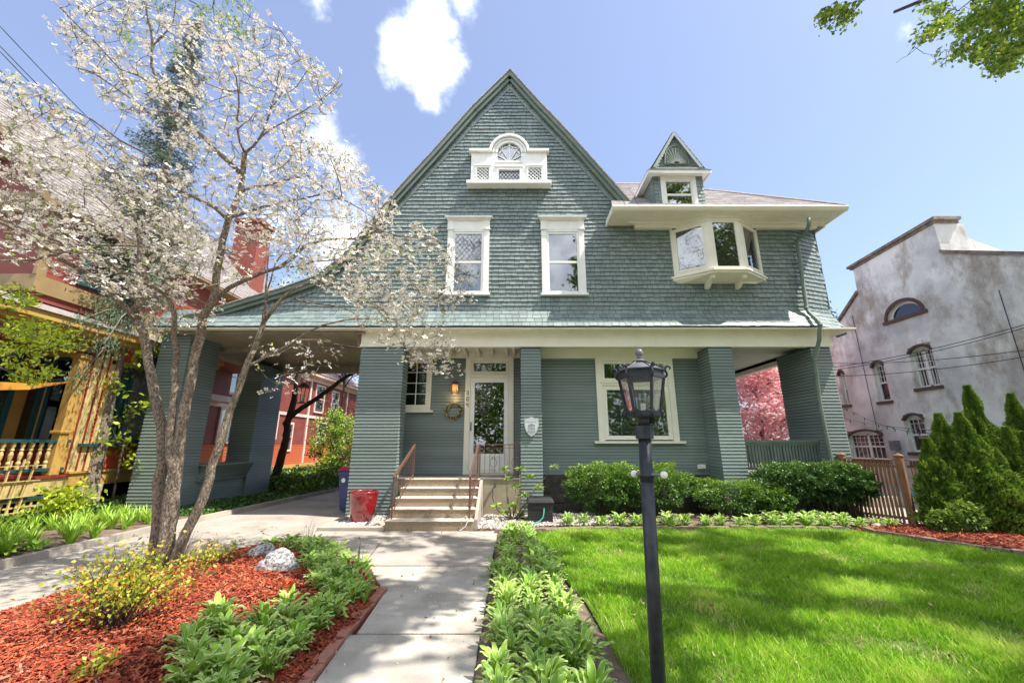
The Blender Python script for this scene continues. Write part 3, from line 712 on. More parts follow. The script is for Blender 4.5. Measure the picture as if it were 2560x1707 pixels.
# porch skirt lattice under the side porch
mb = MB()
for i in range(12): mb.box(5.38, 9.86 + .004 * (i % 2), .08 + i * .065, 7.3, 9.872 + .004 * (i % 2), .105 + i * .065)
for i in range(22): mb.box(5.4 + i * .088, 9.876, .05, 5.43 + i * .088, 9.888, .78)
mb.box(5.36, 9.84, .80, 7.32, 9.90, .95); mb.build('skirt_lattice', m_rake, house)
mb = MB(); mb.box(5.36, 9.95, 0, 7.4, 10.0, .8); mb.build('crawl_space', m_dark, house)
mb = MB(); mb.box(5.36, 9.84, 1.62, 7.32, 9.96, 1.68); mb.box(5.36, 9.87, 1.56, 7.32, 9.93, 1.62); mb.box(5.36, 9.87, 1.0, 7.32, 9.93, 1.05)
for i in range(26): mb.box(5.385 + i * .0745, 9.88, 1.05, 5.422 + i * .0745, 9.92, 1.56)
mb.build('porch_railing', m_rake, house)
mb = MB(); mb.box(7.64, 11, 1.62, 7.74, 14.3, 1.68); mb.box(7.66, 11, 1.0, 7.72, 14.3, 1.05); mb.box(5, 14.3, 1.6, 7.7, 14.38, 1.66)
for i in range(40): mb.box(7.67, 11 + i * .083, 1.05, 7.71, 11.035 + i * .083, 1.62)
mb.build('porch_railing', m_rake, house)
pillar(7.3, 14.0, 7.8, 14.6, 0, 3.75)
# ---- windows
def ring(mb, x0, x1, z0, z1, w, y0, y1, m=0, wb=None, wt=None):
    wb = w if wb is None else wb; wt = w if wt is None else wt
    mb.box(x0, y0, z0, x0 + w, y1, z1, m); mb.box(x1 - w, y0, z0, x1, y1, z1, m); mb.box(x0 + w, y0, z0, x1 - w, y1, z0 + wb, m); mb.box(x0 + w, y0, z1 - wt, x1 - w, y1, z1, m)
def pane(parent, x0, x1, z0, z1, y, g=None, name='pane'):
    mb = MB(); mb.box(x0, y, z0, x1, y + .008, z1); return mb.build(name, g or m_glass, parent)
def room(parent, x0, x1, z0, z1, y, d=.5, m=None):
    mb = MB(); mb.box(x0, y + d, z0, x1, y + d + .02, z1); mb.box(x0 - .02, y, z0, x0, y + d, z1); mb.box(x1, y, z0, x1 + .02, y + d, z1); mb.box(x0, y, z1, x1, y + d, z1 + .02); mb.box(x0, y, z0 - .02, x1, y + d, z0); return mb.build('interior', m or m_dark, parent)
def lead_grid(mb, x0, x1, z0, z1, y, s, t=.006):
    for sg in (1, -1):
        k = -int((z1 - z0) / s) - 1
        while x0 + k * s < x1 + (z1 - z0) + s:
            c = x0 + k * s; pts = []
            if sg == 1: xa, za, xb, zb = c, z0, c + (z1 - z0) * .8, z1
            else: xa, za, xb, zb = c, z1, c + (z1 - z0) * .8, z0
            # clip in x
            def clip(xa, za, xb, zb):
                if xb <= x0 or xa >= x1: return None
                if xa < x0: t_ = (x0 - xa) / (xb - xa); za = za + (zb - za) * t_; xa = x0
                if xb > x1: t_ = (x1 - xa) / (xb - xa); zb = za + (zb - za) * t_; xb = x1
                return xa, za, xb, zb
            r = clip(xa, za, xb, zb)
            if r and abs(r[2] - r[0]) > .01: mb.bar((r[0], y + .001 * sg, r[1]), (r[2], y + .001 * sg, r[3]), t, .006)
            k += 1
def sash_window(x0, x1, z0, z1, y, label=None, leaded=True, blind=True):
    """x0..x1,z0..z1 is the sash opening"""
    mb = MB(); cw = .15
    mb.box(x0 - cw, y - .055, z0 - .02, x0 - .005, y + .02, z1 + .06); mb.box(x1 + .005, y - .055, z0 - .02, x1 + cw, y + .02, z1 + .06)
    mb.box(x0 - .005, y - .05, z1 + .005, x1 + .005, y + .02, z1 + .06)
    mb.box(x0 - cw - .01, y - .07, z1 + .06, x0 - .0, y + .0, z1 + .38); mb.box(x1 + .0, y - .07, z1 + .06, x1 + cw + .01, y + .0, z1 + .38); mb.box(x0, y - .05, z1 + .062, x1, y + .0, z1 + .34)
    mb.box(x0 - cw - .03, y - .09, z1 + .055, x0 + .01, y - .056, z1 + .085); mb.box(x1 - .01, y - .09, z1 + .055, x1 + cw + .03, y - .056, z1 + .085)
    for k, (a, h) in enumerate(((.02, .33), (.045, .355), (.08, .38))): mb.box(x0 - cw - a, y - .08 - a, z1 + h, x1 + cw + a, y - .0, z1 + h + .026)
    fr = mb.build('window', m_white, house, bevel=.004, label=label)
    mb = MB(); ring(mb, x0 - .004, x1 + .004, z0, z1, .055, y - .035, y + .01); mb.box(x0 + .05, y - .028, (z0 + z1) / 2 - .03, x1 - .05, y + .008, (z0 + z1) / 2 + .03); mb.build('sash', m_white, fr, bevel=.003)
    mb = MB(); mb.box(x0 - cw - .04, y - .11, z0 - .075, x1 + cw + .04, y + .02, z0 - .02); mb.build('sill', m_white, fr, bevel=.005)
    zm = (z0 + z1) / 2
    pane(fr, x0 + .05, x1 - .05, zm + .03, z1 - .05, y - .012); pane(fr, x0 + .05, x1 - .05, z0 + .05, zm - .03, y - .006)
    if leaded:
        mb = MB(); lead_grid(mb, x0 + .05, x1 - .05, zm + .03, z1 - .05, y - .018, .125); mb.build('leading', m_lead, fr)
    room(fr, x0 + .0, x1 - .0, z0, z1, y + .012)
    mb = MB(); k = 0; zz_ = z0 + .05
    while zz_ < zm - .02: mb.quad((x0 + .04, y + .04, zz_), (x1 - .04, y + .04, zz_), (x1 - .04, y + .055, zz_ + .022), (x0 + .04, y + .055, zz_ + .022)); zz_ += .026
    mb.build('blind', m_blind_dark, fr)
    return fr
sash_window(-1.59, -.79, 5.31, 7.03, YF, 'left second-floor window with leaded upper sash', True)
sash_window(.88, 1.71, 5.31, 7.03, YF, 'centre second-floor window with plain upper sash', False)
# attic window group
ax0, ax1 = at(1178, 400, 9.45).x, at(1367, 400, 9.45).x; ac = (ax0 + ax1) / 2; za0 = at(1275, 457, 9.45).z; za1 = at(1275, 380, 9.45).z; zt = at(1275, 339, 9.45).z
gl = (at(1243.6, 403, 9.45), at(1302.7, 357, 9.45)); lw_ = (at(1192, 454, 9.45), at(1223.5, 419, 9.45)); cw_ = (at(1246, 454, 9.45), at(1299, 424, 9.45)); rw_ = (at(1321, 454, 9.45), at(1353, 419, 9.45))
gc = (gl[0].x + gl[1].x) / 2; gr_ = (gl[1].x - gl[0].x) / 2; gz0 = gl[0].z; gzc = gl[1].z - gr_; Ro = gr_ + .18
y0, y1 = 9.45, 9.60
mb = MB()
def arc(cx, cz, r, a0, a1, n): return [(cx + r * cos(a0 + (a1 - a0) * i / n), cz + r * sin(a0 + (a1 - a0) * i / n)) for i in range(n + 1)]
# boxes of the panel round the openings
xs = [ax0, lw_[0].x, lw_[1].x, cw_[0].x, cw_[1].x, rw_[0].x, rw_[1].x, ax1]
zb = lw_[0].z; ztw = lw_[1].z; zcw = cw_[1].z
for a, b in ((0, 1), (2, 3), (4, 5), (6, 7)): mb.box(xs[a], y0, za0, xs[b], y1, ztw)
for a, b in ((1, 2), (5, 6)): mb.box(xs[a], y0, za0, xs[b], y1, zb)
mb.box(xs[3], y0, za0, xs[4], y1, zb); mb.box(xs[3], y0 + .002, zcw, xs[4], y1, ztw)
mb.box(ax0, y0 + .001, ztw, gc - gr_, y1, za1); mb.box(gc + gr_, y0 + .001, ztw, ax1, y1, za1); mb.box(gc - gr_, y0 + .001, ztw, gc + gr_, y1, gz0)
oa = arc(gc, gzc, gr_, 0, pi, 20); ob = arc(gc, gzc, Ro, 0, pi, 20)
for i in range(20): mb.prism([(oa[i][0], y0 + .001, oa[i][1]), (ob[i][0], y0 + .001, ob[i][1]), (ob[i + 1][0], y0 + .001, ob[i + 1][1]), (oa[i + 1][0], y0 + .001, oa[i + 1][1])], (0, y1 - y0, 0))
mb.box(gc - gr_ - .001, y0 + .003, gz0, gc - gr_ + .0, y1, gzc)
att = mb.build('window', m_white, house, label='arched attic window group with lattice side lights')
mb = MB()
for (r0, r1, d0) in ((Ro - .02, Ro + .05, .09), (Ro - .09, Ro - .04, .03), (gr_ - .01, gr_ + .045, .02)):
    p, q = arc(gc, gzc, r0, 0, pi, 20), arc(gc, gzc, r1, 0, pi, 20)
    for i in range(20): mb.prism([(p[i][0], y0 - d0, p[i][1]), (q[i][0], y0 - d0, q[i][1]), (q[i + 1][0], y0 - d0, q[i + 1][1]), (p[i + 1][0], y0 - d0, p[i + 1][1])], (0, d0 + .0005, 0))
mb.box(ax0 - .06, y0 - .08, za1 - .02, gc - Ro + .02, y0 + .12, za1 + .05); mb.box(gc + Ro - .02, y0 - .08, za1 - .02, ax1 + .06, y0 + .12, za1 + .05)
for r in (lw_, rw_): ring(mb, r[0].x - .04, r[1].x + .04, zb - .0, ztw + .04, .04, y0 - .02, y0 - .0005); mb.box(r[0].x - .06, y0 - .04, ztw + .04, r[1].x + .06, y0 - .0005, ztw + .07)
mb.box(cw_[0].x - .1, y0 - .03, zcw + .07, cw_[1].x + .1, y0 - .0005, zcw + .12); ring(mb, cw_[0].x - .04, cw_[1].x + .04, zb, zcw + .04, .04, y0 - .02, y0 - .0005)
mb.box(gc - gr_ - .04, y0 - .02, gz0 - .06, gc + gr_ + .04, y0 - .0005, gz0)
mb.build('trim', m_white, att, bevel=.003)
mb = MB(); mb.box(ax0 - .1, y0 - .13, za0 - .1, ax1 + .1, y1, za0 - .002); mb.build('sill', m_white, att, bevel=.006)
mb = MB()
for i in range(5):
    a = radians(12 + 39 * i) if i != 2 else pi / 2
    a = [radians(32), radians(60), radians(90), radians(120), radians(148)][i]
    L = gr_ / 1.0 * (1.0 if i != 2 else 1) ; ex, ez = cos(a), sin(a)
    # reach the arch or the jamb
    t = 9
    for q in np.linspace(.05, 1.2, 200):
        x, z_ = q * ex, gz0 - gzc + q * ez
        if x * x + max(z_, 0) ** 2 > gr_ ** 2 or abs(x) > gr_: t = q; break
    mb.bar((gc, y0 + .03, gz0 + .01), (gc + ex * t, y0 + .03, gz0 + ez * t), .02, .02)
for (px, pz, a0) in [(arc(gc, gzc, gr_, 0, pi, 8)[i]) + (0,) for i in (1, 3, 5, 7)]:
    d = Vector((px - gc, 0, pz - gzc)).normalized(); c = Vector((px, 0, pz)) + d * .10; aa = atan2(-d.z, -d.x)
    pts = [(c.x + .21 * cos(aa + t_), y0 + .03, c.z + .21 * sin(aa + t_)) for t_ in np.linspace(-.95, .95, 8)]
    pts = [p for p in pts if (p[0] - gc) ** 2 + max(p[2] - gzc, 0) ** 2 < (gr_ + .02) ** 2]
    if len(pts) > 1: mb.tube(pts, .009, 4)
mb.build('muntins', m_white, att)
for r in (lw_, rw_):
    mb = MB()
    for sg in (1, -1):
        s = (r[1].x - r[0].x) / 3.4
        for k in range(-5, 9):
            c = r[0].x + k * s; xa, xb = c, c + (ztw - zb) * 1.0; za_, zb_ = (zb, ztw) if sg > 0 else (ztw, zb)
            if xa < r[0].x: t = (r[0].x - xa) / (xb - xa); za_ += (zb_ - za_) * t; xa = r[0].x
            if xb > r[1].x: t = (r[1].x - xa) / (xb - xa); zb_ = za_ + (zb_ - za_) * t; xb = r[1].x
            if xb - xa > .02: mb.bar((xa, y0 + .03 + .012 * sg, za_), (xb, y0 + .03 + .012 * sg, zb_), .024, .010, up=(0, 1, 0))
    mb.build('lattice', m_white, att)
mb = MB(); lead_grid(mb, cw_[0].x, cw_[1].x, zb, zcw, y0 + .05, .1, .016); mb.build('lattice', m_blind_dark, att)
pane(att, gc - gr_ - .02, gc + gr_ + .02, gz0 - .02, gl[1].z + .02, y0 + .05, name='pane'); pane(att, cw_[0].x - .01, cw_[1].x + .01, zb - .01, zcw + .01, y0 + .06, name='pane')
room(att, ax0 + .04, ax1 - .04, za0 + .02, za1 - .04, y1 - .06, .4); room(att, gc - gr_, gc + gr_, za1 - .1, gzc + gr_ * .8, y1 - .02, .4)
mb = MB(); mb.box(gc - .14, 9.5, gzc + Ro + .16, gc + .14, 9.6, gzc + Ro + .27); mb.prism([(gc - .07, 9.53, gzc + Ro + .04), (gc + .07, 9.53, gzc + Ro + .04), (gc + .1, 9.53, gzc + Ro + .16), (gc - .1, 9.53, gzc + Ro + .16)], (0, .06, 0)); mb.build('vent_hood', m_rake, house, bevel=.02)
# bay window
bx = [4.13, 4.93, 5.71, 6.48]; by = [9.6, 9.1, 9.1, 9.6]; bz0, bz1 = 5.80, 7.20
mb = MB()
def bay_poly(o, z): return [(bx[0] - o, 9.6, z), (bx[1] - o * .45, 9.1 - o, z), (bx[2] + o * .45, 9.1 - o, z), (bx[3] + o, 9.6, z)]
for o_, z_, h in ((.0, bz0 - .04, .04), (.09, bz0 - .10, .06), (.05, bz0 - .15, .05)): mb.prism(bay_poly(o_, z_), (0, 0, h))
bcm = MB(); bcm.prism(bay_poly(.05, bz1 - .045), (0, 0, .08)); bcm.prism(bay_poly(.02, bz1 - .11), (0, 0, .065))
bu = MB(); lo, hi = bay_poly(-.12, bz0 - .24), bay_poly(.04, bz0 - .15); lo = [(x, min(y + .25, 9.6), z) for x, y, z in lo]
bu.poly(lo[::-1]); [bu.quad(lo[i], lo[i + 1], hi[i + 1], hi[i]) for i in range(3)]
bay_br = []
for x in (4.93, 5.71):
    b2 = MB(); bay_br.append(b2); b2.prism([(x - .05, 9.57, 5.40), (x - .05, 9.57, 5.62), (x - .05, 9.15, 5.66), (x - .05, 9.17, 5.56), (x - .05, 9.32, 5.53), (x - .05, 9.48, 5.42)], (.1, 0, 0))
bay = mb.build('bay_window', m_cream, house, bevel=.004, label='three-sided cream bay window under the eave')
bu.build('underside', m_cream, bay); bcm.build('crown_moulding', m_cream, bay, bevel=.004)
for b2 in bay_br: b2.build('bracket', m_cream, bay, bevel=.004)
for i in range(3):
    a, b = Vector((bx[i], by[i], 0)), Vector((bx[i + 1], by[i + 1], 0)); d = (b - a); L = d.length; d /= L; nn = Vector((d.y, -d.x, 0))
    def pt(s, o, z): q = a + d * s + nn * o; return (q.x, q.y, z)
    def bb(mb, s0, s1, o0, o1, z0_, z1_): mb.hexa([pt(s0, o1, z0_), pt(s1, o1, z0_), pt(s1, o0, z0_), pt(s0, o0, z0_), pt(s0, o1, z1_), pt(s1, o1, z1_), pt(s1, o0, z1_), pt(s0, o0, z1_)])
    mb = MB(); w = .115
    bb(mb, 0, w, -.04, .0, bz0, bz1 - .11); bb(mb, L - w, L, -.04, 0, bz0, bz1 - .11); bb(mb, w, L - w, -.04, -.001, bz0, bz0 + .04); bb(mb, w, L - w, -.04, -.001, bz1 - .16, bz1 - .11)
    for (p, q) in ((w, w + .045), (L - w - .045, L - w)): bb(mb, p, q, -.03, .012, bz0 + .04, bz1 - .16) if i != 1 else None
    if i != 1: bb(mb, w + .045, L - w - .045, -.03, .012, bz0 + .04, bz0 + .09); bb(mb, w + .045, L - w - .045, -.03, .012, bz1 - .21, bz1 - .16)
    sh = mb.build('sash', m_cream, bay, bevel=.003)
    mb = MB(); bb(mb, w - .01, L - w + .01, -.035, -.027, bz0, bz1 - .12); mb.build('pane', m_glass, bay)
    if i == 1:
        mb = MB(); lead_grid(mb, a.x + w, b.x - w, bz0 + .04, bz1 - .16, 9.1 + .022, .115); mb.build('leading', m_lead, bay)
mb = MB(); mb.prism([(bx[0] + .1, 9.56, bz0), (bx[1] + .06, 9.2, bz0), (bx[2] - .06, 9.2, bz0), (bx[3] - .1, 9.56, bz0)], (0, 0, -.01)); mb.box(bx[0], 9.9, bz0, bx[3], 9.92, bz1)
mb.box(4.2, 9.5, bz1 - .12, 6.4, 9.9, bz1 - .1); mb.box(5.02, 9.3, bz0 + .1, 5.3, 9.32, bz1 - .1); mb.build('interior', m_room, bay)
# big ground-floor window
Y2 = 10.25; X0, X1 = 2.12, 4.12
mb = MB(); mb.box(X0, Y2 - .06, 1.66, X0 + .15, Y2 + .02, 3.75); mb.box(X1 - .15, Y2 - .06, 1.66, X1, Y2 + .02, 3.75); mb.box(X0 + .15, Y2 - .055, 3.68, X1 - .15, Y2 + .02, 3.75); mb.box(X0 + .15, Y2 - .055, 2.98 + .06, X1 - .15, Y2 + .02, 3.15); mb.box(X0 + .1, Y2 - .085, 3.10, X1 - .1, Y2 - .055, 3.13)
big = mb.build('window', m_cream, house, bevel=.004, label='large ground-floor window with blinds and leaded transom')
mb = MB(); ring(mb, X0 + .155, X1 - .155, 1.69, 3.03, .10, Y2 - .04, Y2 + .0); ring(mb, X0 + .155, X1 - .155, 3.155, 3.675, .07, Y2 - .04, Y2); mb.build('sash', m_cream, big, bevel=.003)
mb = MB(); mb.box(X0 - .12, Y2 - .14, 1.60, X1 + .12, Y2 + .02, 1.66); mb.build('sill', m_cream, big, bevel=.006)
pane(big, X0 + .25, X1 - .25, 1.78, 2.94, Y2 - .02); pane(big, X0 + .22, X1 - .22, 3.22, 3.61, Y2 - .02)
mb = MB()
for k in range(1, 5): mb.box(X0 + .22 + k * .31, Y2 - .026, 3.22, X0 + .232 + k * .31, Y2 - .02, 3.61)
mb.box(X0 + .22, Y2 - .0255, 3.47, X1 - .22, Y2 - .0205, 3.48); mb.build('leading', m_lead, big)
mb = MB(); z_ = 1.8
while z_ < 2.96: mb.quad((X0 + .24, Y2 + .05, z_ + .012), (X1 - .24, Y2 + .05, z_ + .012), (X1 - .24, Y2 + .075, z_ + .02), (X0 + .24, Y2 + .075, z_ + .02)); z_ += .032
for x in (X0 + .6, X0 + 1.0, X0 + 1.4): mb.box(x, Y2 + .045, 1.8, x + .006, Y2 + .05, 2.95)
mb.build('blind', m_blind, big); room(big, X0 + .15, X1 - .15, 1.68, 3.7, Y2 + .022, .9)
# porch window
Y3 = 10.7
mb = MB(); ring(mb, -3.3, -2.2, 2.45, 3.86, .14, Y3 - .05, Y3 + .02); pw = mb.build('window', m_cream, house, bevel=.004, label='small porch window of dark square panes')
mb = MB(); mb.box(-3.35, Y3 - .12, 2.39, -2.12, Y3 + .02, 2.449); mb.build('sill', m_cream, pw, bevel=.005)
pane(pw, -3.2, -2.33, 2.58, 3.73, Y3 - .01); mb = MB()
for k in range(1, 3): mb.box(-3.2 + k * .29, Y3 - .03, 2.58, -3.18 + k * .29, Y3 - .011, 3.73)
for k in range(1, 4): mb.box(-3.2, Y3 - .029, 2.58 + k * .29, -2.33, Y3 - .0115, 2.60 + k * .29)
mb.build('muntins', m_blind, pw); room(pw, -3.2, -2.33, 2.58, 3.73, Y3 + .03, .3)
# front door with transom and glazed storm door
mb = MB(); mb.box(-1.29, Y3 - .06, .84, -1.15, Y3 + .03, 3.86); mb.box(-.14, Y3 - .06, .84, 0.0, Y3 + .03, 3.86); mb.box(-1.15, Y3 - .055, 3.30, -.14, Y3 + .03, 3.42); mb.box(-1.15, Y3 - .055, 3.78, -.14, Y3 + .03, 3.86)
mb.box(-1.2, Y3 - .09, 3.34, -.09, Y3 - .0555, 3.38); mb.box(-1.15, Y3 - .1, .836, -.14, Y3 + .03, .92)
door = mb.build('door', m_cream, house, bevel=.004, label='cream front door frame with glazed storm door')
mb = MB(); ring(mb, -1.145, -.145, .925, 3.295, .11, Y3 - .045, Y3 - .005, wb=.42, wt=.11); ring(mb, -1.09, -.2, .96, 1.3, .03, Y3 - .055, Y3 - .0455); mb.build('storm_door', m_white, door, bevel=.004)
pane(door, -1.04, -.25, 1.34, 3.19, Y3 - .03, m_glass2); mb = MB(); ring(mb, -1.145, -.145, 3.425, 3.775, .06, Y3 - .04, Y3); mb.build('transom', m_cream, door, bevel=.003)
pane(door, -1.09, -.2, 3.48, 3.72, Y3 - .02, m_glass2)
m_wood = mat('dark_door_wood', (.09, .045, .025), .5); mb = MB(); mb.box(-1.15, Y3 + .08, .84, -.14, Y3 + .12, 3.3); mb.box(-1.15, Y3 + .2, 3.4, -.14, Y3 + .22, 3.8); mb.build('inner_door', m_wood, door)
mb = MB(); mb.box(-1.125, Y3 - .075, 1.92, -1.10, Y3 - .046, 2.14); mb.box(-1.12, Y3 - .1, 1.96, -1.105, Y3 - .075, 2.10); mb.build('handle', m_black, door, bevel=.004)
# house number 304, stacked on the door casing
segs = {'3': 'abgcd', '0': 'abcdef', '4': 'fgbc'}
for k, ch in enumerate('304'):
    mb = MB(); zc = 2.90 - k * .155; x0, x1, za, zb_ = -1.25, -1.195, zc - .055, zc + .055; t = .014; y = Y3 - .068
    S = {'a': (x0, zb_ - t, x1, zb_), 'd': (x0, za, x1, za + t), 'g': (x0, zc - t / 2, x1, zc + t / 2), 'b': (x1 - t, zc, x1, zb_), 'c': (x1 - t, za, x1, zc), 'f': (x0, zc, x0 + t, zb_), 'e': (x0, za, x0 + t, zc)}
    for s in segs[ch]: q = S[s]; mb.box(q[0], y - .0005 * ord(s) % .003, q[1], q[2], Y3 - .0605, q[3])
    mb.build('house_number', m_black, house)
# dormer
DX0, DX1, DY = 3.66, 4.95, 9.12; dz0, dz1 = 7.38, 8.39
mb = MB(); dh = [(3.85, 4.75, 7.3, 8.5)]
def Pd(s, z, off): return (s, DY - off, z)
shingles(mb, lambda z: (DX0, DX1), dz0, dz1, .1, Pd, .09, .15, holes=dh, proj=.012)
for sgn, X in ((1, DX0), (-1, DX1)):
    def Ps(s, z, off, X=X, sgn=sgn): return (X - sgn * off, s, z)
    shingles(mb, lambda z: (DY, DY + 1.9), dz0, dz1, .1, Ps, .09, .15, proj=.012)
dm = mb.build('dormer', [m_shingle, m_gap_shade], house, rnd=True, label='small dormer with a pointed shingled gable')
mb = MB(); mb.box(DX0 + .005, DY + .02, dz0, 3.86, DY + .1, dz1); mb.box(4.74, DY + .02, dz0, DX1 - .005, DY + .1, dz1); mb.box(DX0 + .005, DY + .1, dz0, DX0 + .1, DY + 2, dz1); mb.box(DX1 - .1, DY + .1, dz0, DX1 - .005, DY + 2, dz1); mb.build('dormer_core', m_gap_shade, dm)
mb = MB(); ring(mb, 3.84, 4.76, 7.36, 8.38, .11, DY - .03, DY + .05); mb.box(3.95, DY - .015, 7.82, 4.65, DY + .02, 7.87); ring(mb, 3.951, 4.649, 7.46, 8.269, .03, DY - .01, DY + .03); mb.build('window_frame', m_white, dm, bevel=.003)
pane(dm, 3.96, 4.64, 7.42, 8.3, DY + .02); 
mb = MB(); z_ = 7.45
while z_ < 7.84: mb.quad((3.97, DY + .08, z_), (4.63, DY + .08, z_), (4.63, DY + .10, z_ + .03), (3.97, DY + .10, z_ + .03)); z_ += .045
mb.build('blind', m_blind_dark, dm); mb = MB(); mb.box(3.85, DY + .4, 7.4, 4.75, DY + .42, 8.38); mb.build('interior', m_dark, dm)
# dormer skirt roof + soffit, then pyramid gable
sx0, sx1, sy, sz = 3.47, 5.11, 8.92, 8.44
mb = MB(); gx0, gx1, gy, gz = 3.62, 4.93, 9.02, 8.56
rfquad(mb, Vv((sx0, sy, sz)), Vv((sx1, sy, sz)), Vv((gx0, gy, gz)), Vv((gx1, gy, gz)), 3)
rfquad(mb, Vv((sx0, 11.6, sz)), Vv((sx0, sy, sz)), Vv((gx0, 11.6, gz)), Vv((gx0, gy, gz)), 3); rfquad(mb, Vv((sx1, sy, sz)), Vv((sx1, 11.6, sz)), Vv((gx1, gy, gz)), Vv((gx1, 11.6, gz)), 3)
apx = Vv(((gx0 + gx1) / 2, 8.96, 9.68)); apb = apx + Vv((0, 2.0, 0))
rfquad(mb, Vv((gx0 - .04, 11.6, gz - .02)), Vv((gx0 - .04, 8.97, gz - .02)), apb, apx, 9); rfquad(mb, Vv((gx1 + .04, 8.97, gz - .02)), Vv((gx1 + .04, 11.6, gz - .02)), apx, apb, 9)
mb.build('dormer_roof', m_roof, dm, rnd=True)
mb = MB(); mb.box(sx0 + .01, sy + .01, sz - .05, sx1 - .01, 11.6, sz - .004); mb.box(sx0 + .0, sy, sz - .08, sx1, sy + .03, sz + .0); mb.box(sx0, sy + .03, sz - .08, sx0 + .03, 11.6, sz); mb.box(sx1 - .03, sy + .03, sz - .08, sx1, 11.6, sz)
mb.build('dormer_soffit', m_white, dm)
mb = MB()
def Pg(s, z, off): return (s, gy - off + .03, z)
shingles(mb, lambda z: (gx0 + .06 + (z - gz) * (apx.x - gx0) / (apx.z - gz), gx1 - .06 - (z - gz) * (gx1 - apx.x) / (apx.z - gz)), gz + .01, apx.z - .12, .09, Pg, .07, .12, proj=.012)
mb.prism([(gx0, gy + .04, gz), (gx1, gy + .04, gz), (apx.x, gy + .04, apx.z - .02)], (0, .1, 0))
for X in (gx0, gx1): mb.prism([(X, gy - .06, gz), (X + (.09 if X == gx0 else -.09), gy - .06, gz), (apx.x, gy - .06, apx.z - .14), (apx.x, gy - .06, apx.z)], (0, .1, 0))
mb.box(gx0, gy - .05, gz - .04, gx1, gy + .03, gz - .0)
mb.build('dormer_gable', [m_shingle, m_gap_shade], dm, rnd=True)
# sunburst fan in the gable
mb = MB(); fx, fz = apx.x, gz + .12; 
out = [(fx - .31, fz)] + [(fx - .31 * cos(t) ** .8 if t < pi / 2 else fx, fz + .56 * sin(t)) for t in np.linspace(0, pi / 2, 8)] ; out = out + [(2 * fx - x, z_) for x, z_ in out[::-1]]
mb.prism([(x, gy - .012, z_) for x, z_ in out], (0, .04, 0)); mb.tube([(x, gy - .02, z_) for x, z_ in out], .018, 4)
for k in range(15):
    a = radians(14 + k * 10.85); L = .27 + .25 * sin(a) ** 2; mb.bar((fx + .04 * cos(a), gy - .018, fz + .04 * sin(a)), (fx + L * cos(a), gy - .018, fz + L * sin(a)), .022, .014, up=(0, 1, 0))
mb.build('sunburst', m_rake, dm)
# downspout
mb = MB(); dp = [at(2022, 545, 8.92), at(2022, 562, 8.95), at(2016, 580, 9.1), at(1992, 602, 9.5), at(1996, 625, 9.5), at(2016, 770, 9.48), at(2022, 781, 9.44), at(2043, 801, 9.16), at(2050, 812, 9.12), at(2048, 850, 9.3), at(2036, 900, 9.46), at(2048, 1000, 9.5), at(2078, 1152, 9.5)]
dp.append(Vector((dp[-1].x, 9.5, .25))); 
mb.tube(dp, .045, 8)
for k in (3, 5, 8, 10): p = dp[k]; mb.tube([p + Vector((0, 0, -.03)), p + Vector((0, 0, .03))], .052, 8)
mb.build('downspout', m_rake, house, smooth=True)
# ================================================================ STEPS, RAILS, SMALL THINGS
steps = thing('front_steps', 'five exposed-aggregate concrete steps up to the porch', 'steps', (-1.57, 8.2, 0))
sy_ = [8.17, 8.47, 8.79, 9.12, 9.45]; sz_ = [.18, .345, .51, .67, .828]
for k in range(5):
    y1 = sy_[k + 1] if k < 4 else 9.595
    mb = MB(); mb.box(-2.43, sy_[k], 0, -.76, y1, sz_[k] - .012); mb.build('riser', m_aggr, steps)
    mb = MB(); mb.box(-2.44, sy_[k] - .015, sz_[k] - .012, -.755, y1 + (-.016 if k < 4 else 0), sz_[k] + .006); mb.build('tread', m_aggtop, steps, bevel=.005)
mb = MB(); mb.prism([(-.753, 8.25, 0), (-.753, 9.6, 0), (-.753, 9.6, .8), (-.753, 9.4, .8), (-.753, 8.25, .19)], (.06, 0, 0)); mb.build('cheek_wall', m_conc, steps)
def iron_rail(name, label, p0, p1, z0, z1, nb, group=None, scroll=True):
    t = thing(name, label, 'railing', p0, group); a, b = Vector(p0), Vector(p1)
    ta, tb = Vector((a.x, a.y, a.z + z0)), Vector((b.x, b.y, b.z + z1))
    mb = MB(); mb.bar(ta - (tb - ta).normalized() * .06, tb, .045, .018); mb.build('handrail', m_iron, t, bevel=.003)
    mb = MB(); mb.bar(a, ta, .028); mb.build('post', m_iron, t); mb = MB(); mb.bar(b, tb, .028); mb.build('post', m_iron, t)
    lo, hi = .10, -.07
    mb = MB(); mb.bar(a + Vector((0, 0, lo)), b + Vector((0, 0, lo)), .02, .012); mb.bar(ta + Vector((0, 0, hi)), tb + Vector((0, 0, hi)), .02, .01); mb.build('rail', m_iron, t)
    for i in range(1, nb):
        f = i / nb; p = a.lerp(b, f); q = ta.lerp(tb, f); z0_, z1_ = p.z + lo, q.z
        mb = MB(); pts = []; rad = []; L = z1_ - z0_
        mb.tube([(p.x, p.y, z0_), (p.x, p.y, z1_)], .0065, 4)
        if scroll:
            for s in (1, -1):
                d = (b - a); d.z = 0; d = d.normalized() * .016 * s
                mb.tube([Vector((p.x, p.y, z0_ + L * (.3 + .4 * k / 8))) + d * sin(pi * k / 8) for k in range(9)], .004, 4)
        mb.build('baluster', m_iron, t)
    return t
iron_rail('stair_railing', 'brown wrought-iron stair railing on the left side of the steps', (-2.36, 8.33, .19), (-2.27, 9.5, .83), .80, .75, 9, 'brown iron railings at the front steps')
iron_rail('stair_railing', 'brown wrought-iron stair railing on the right side of the steps', (-.86, 8.33, .19), (-.81, 9.5, .83), .80, .75, 9, 'brown iron railings at the front steps')
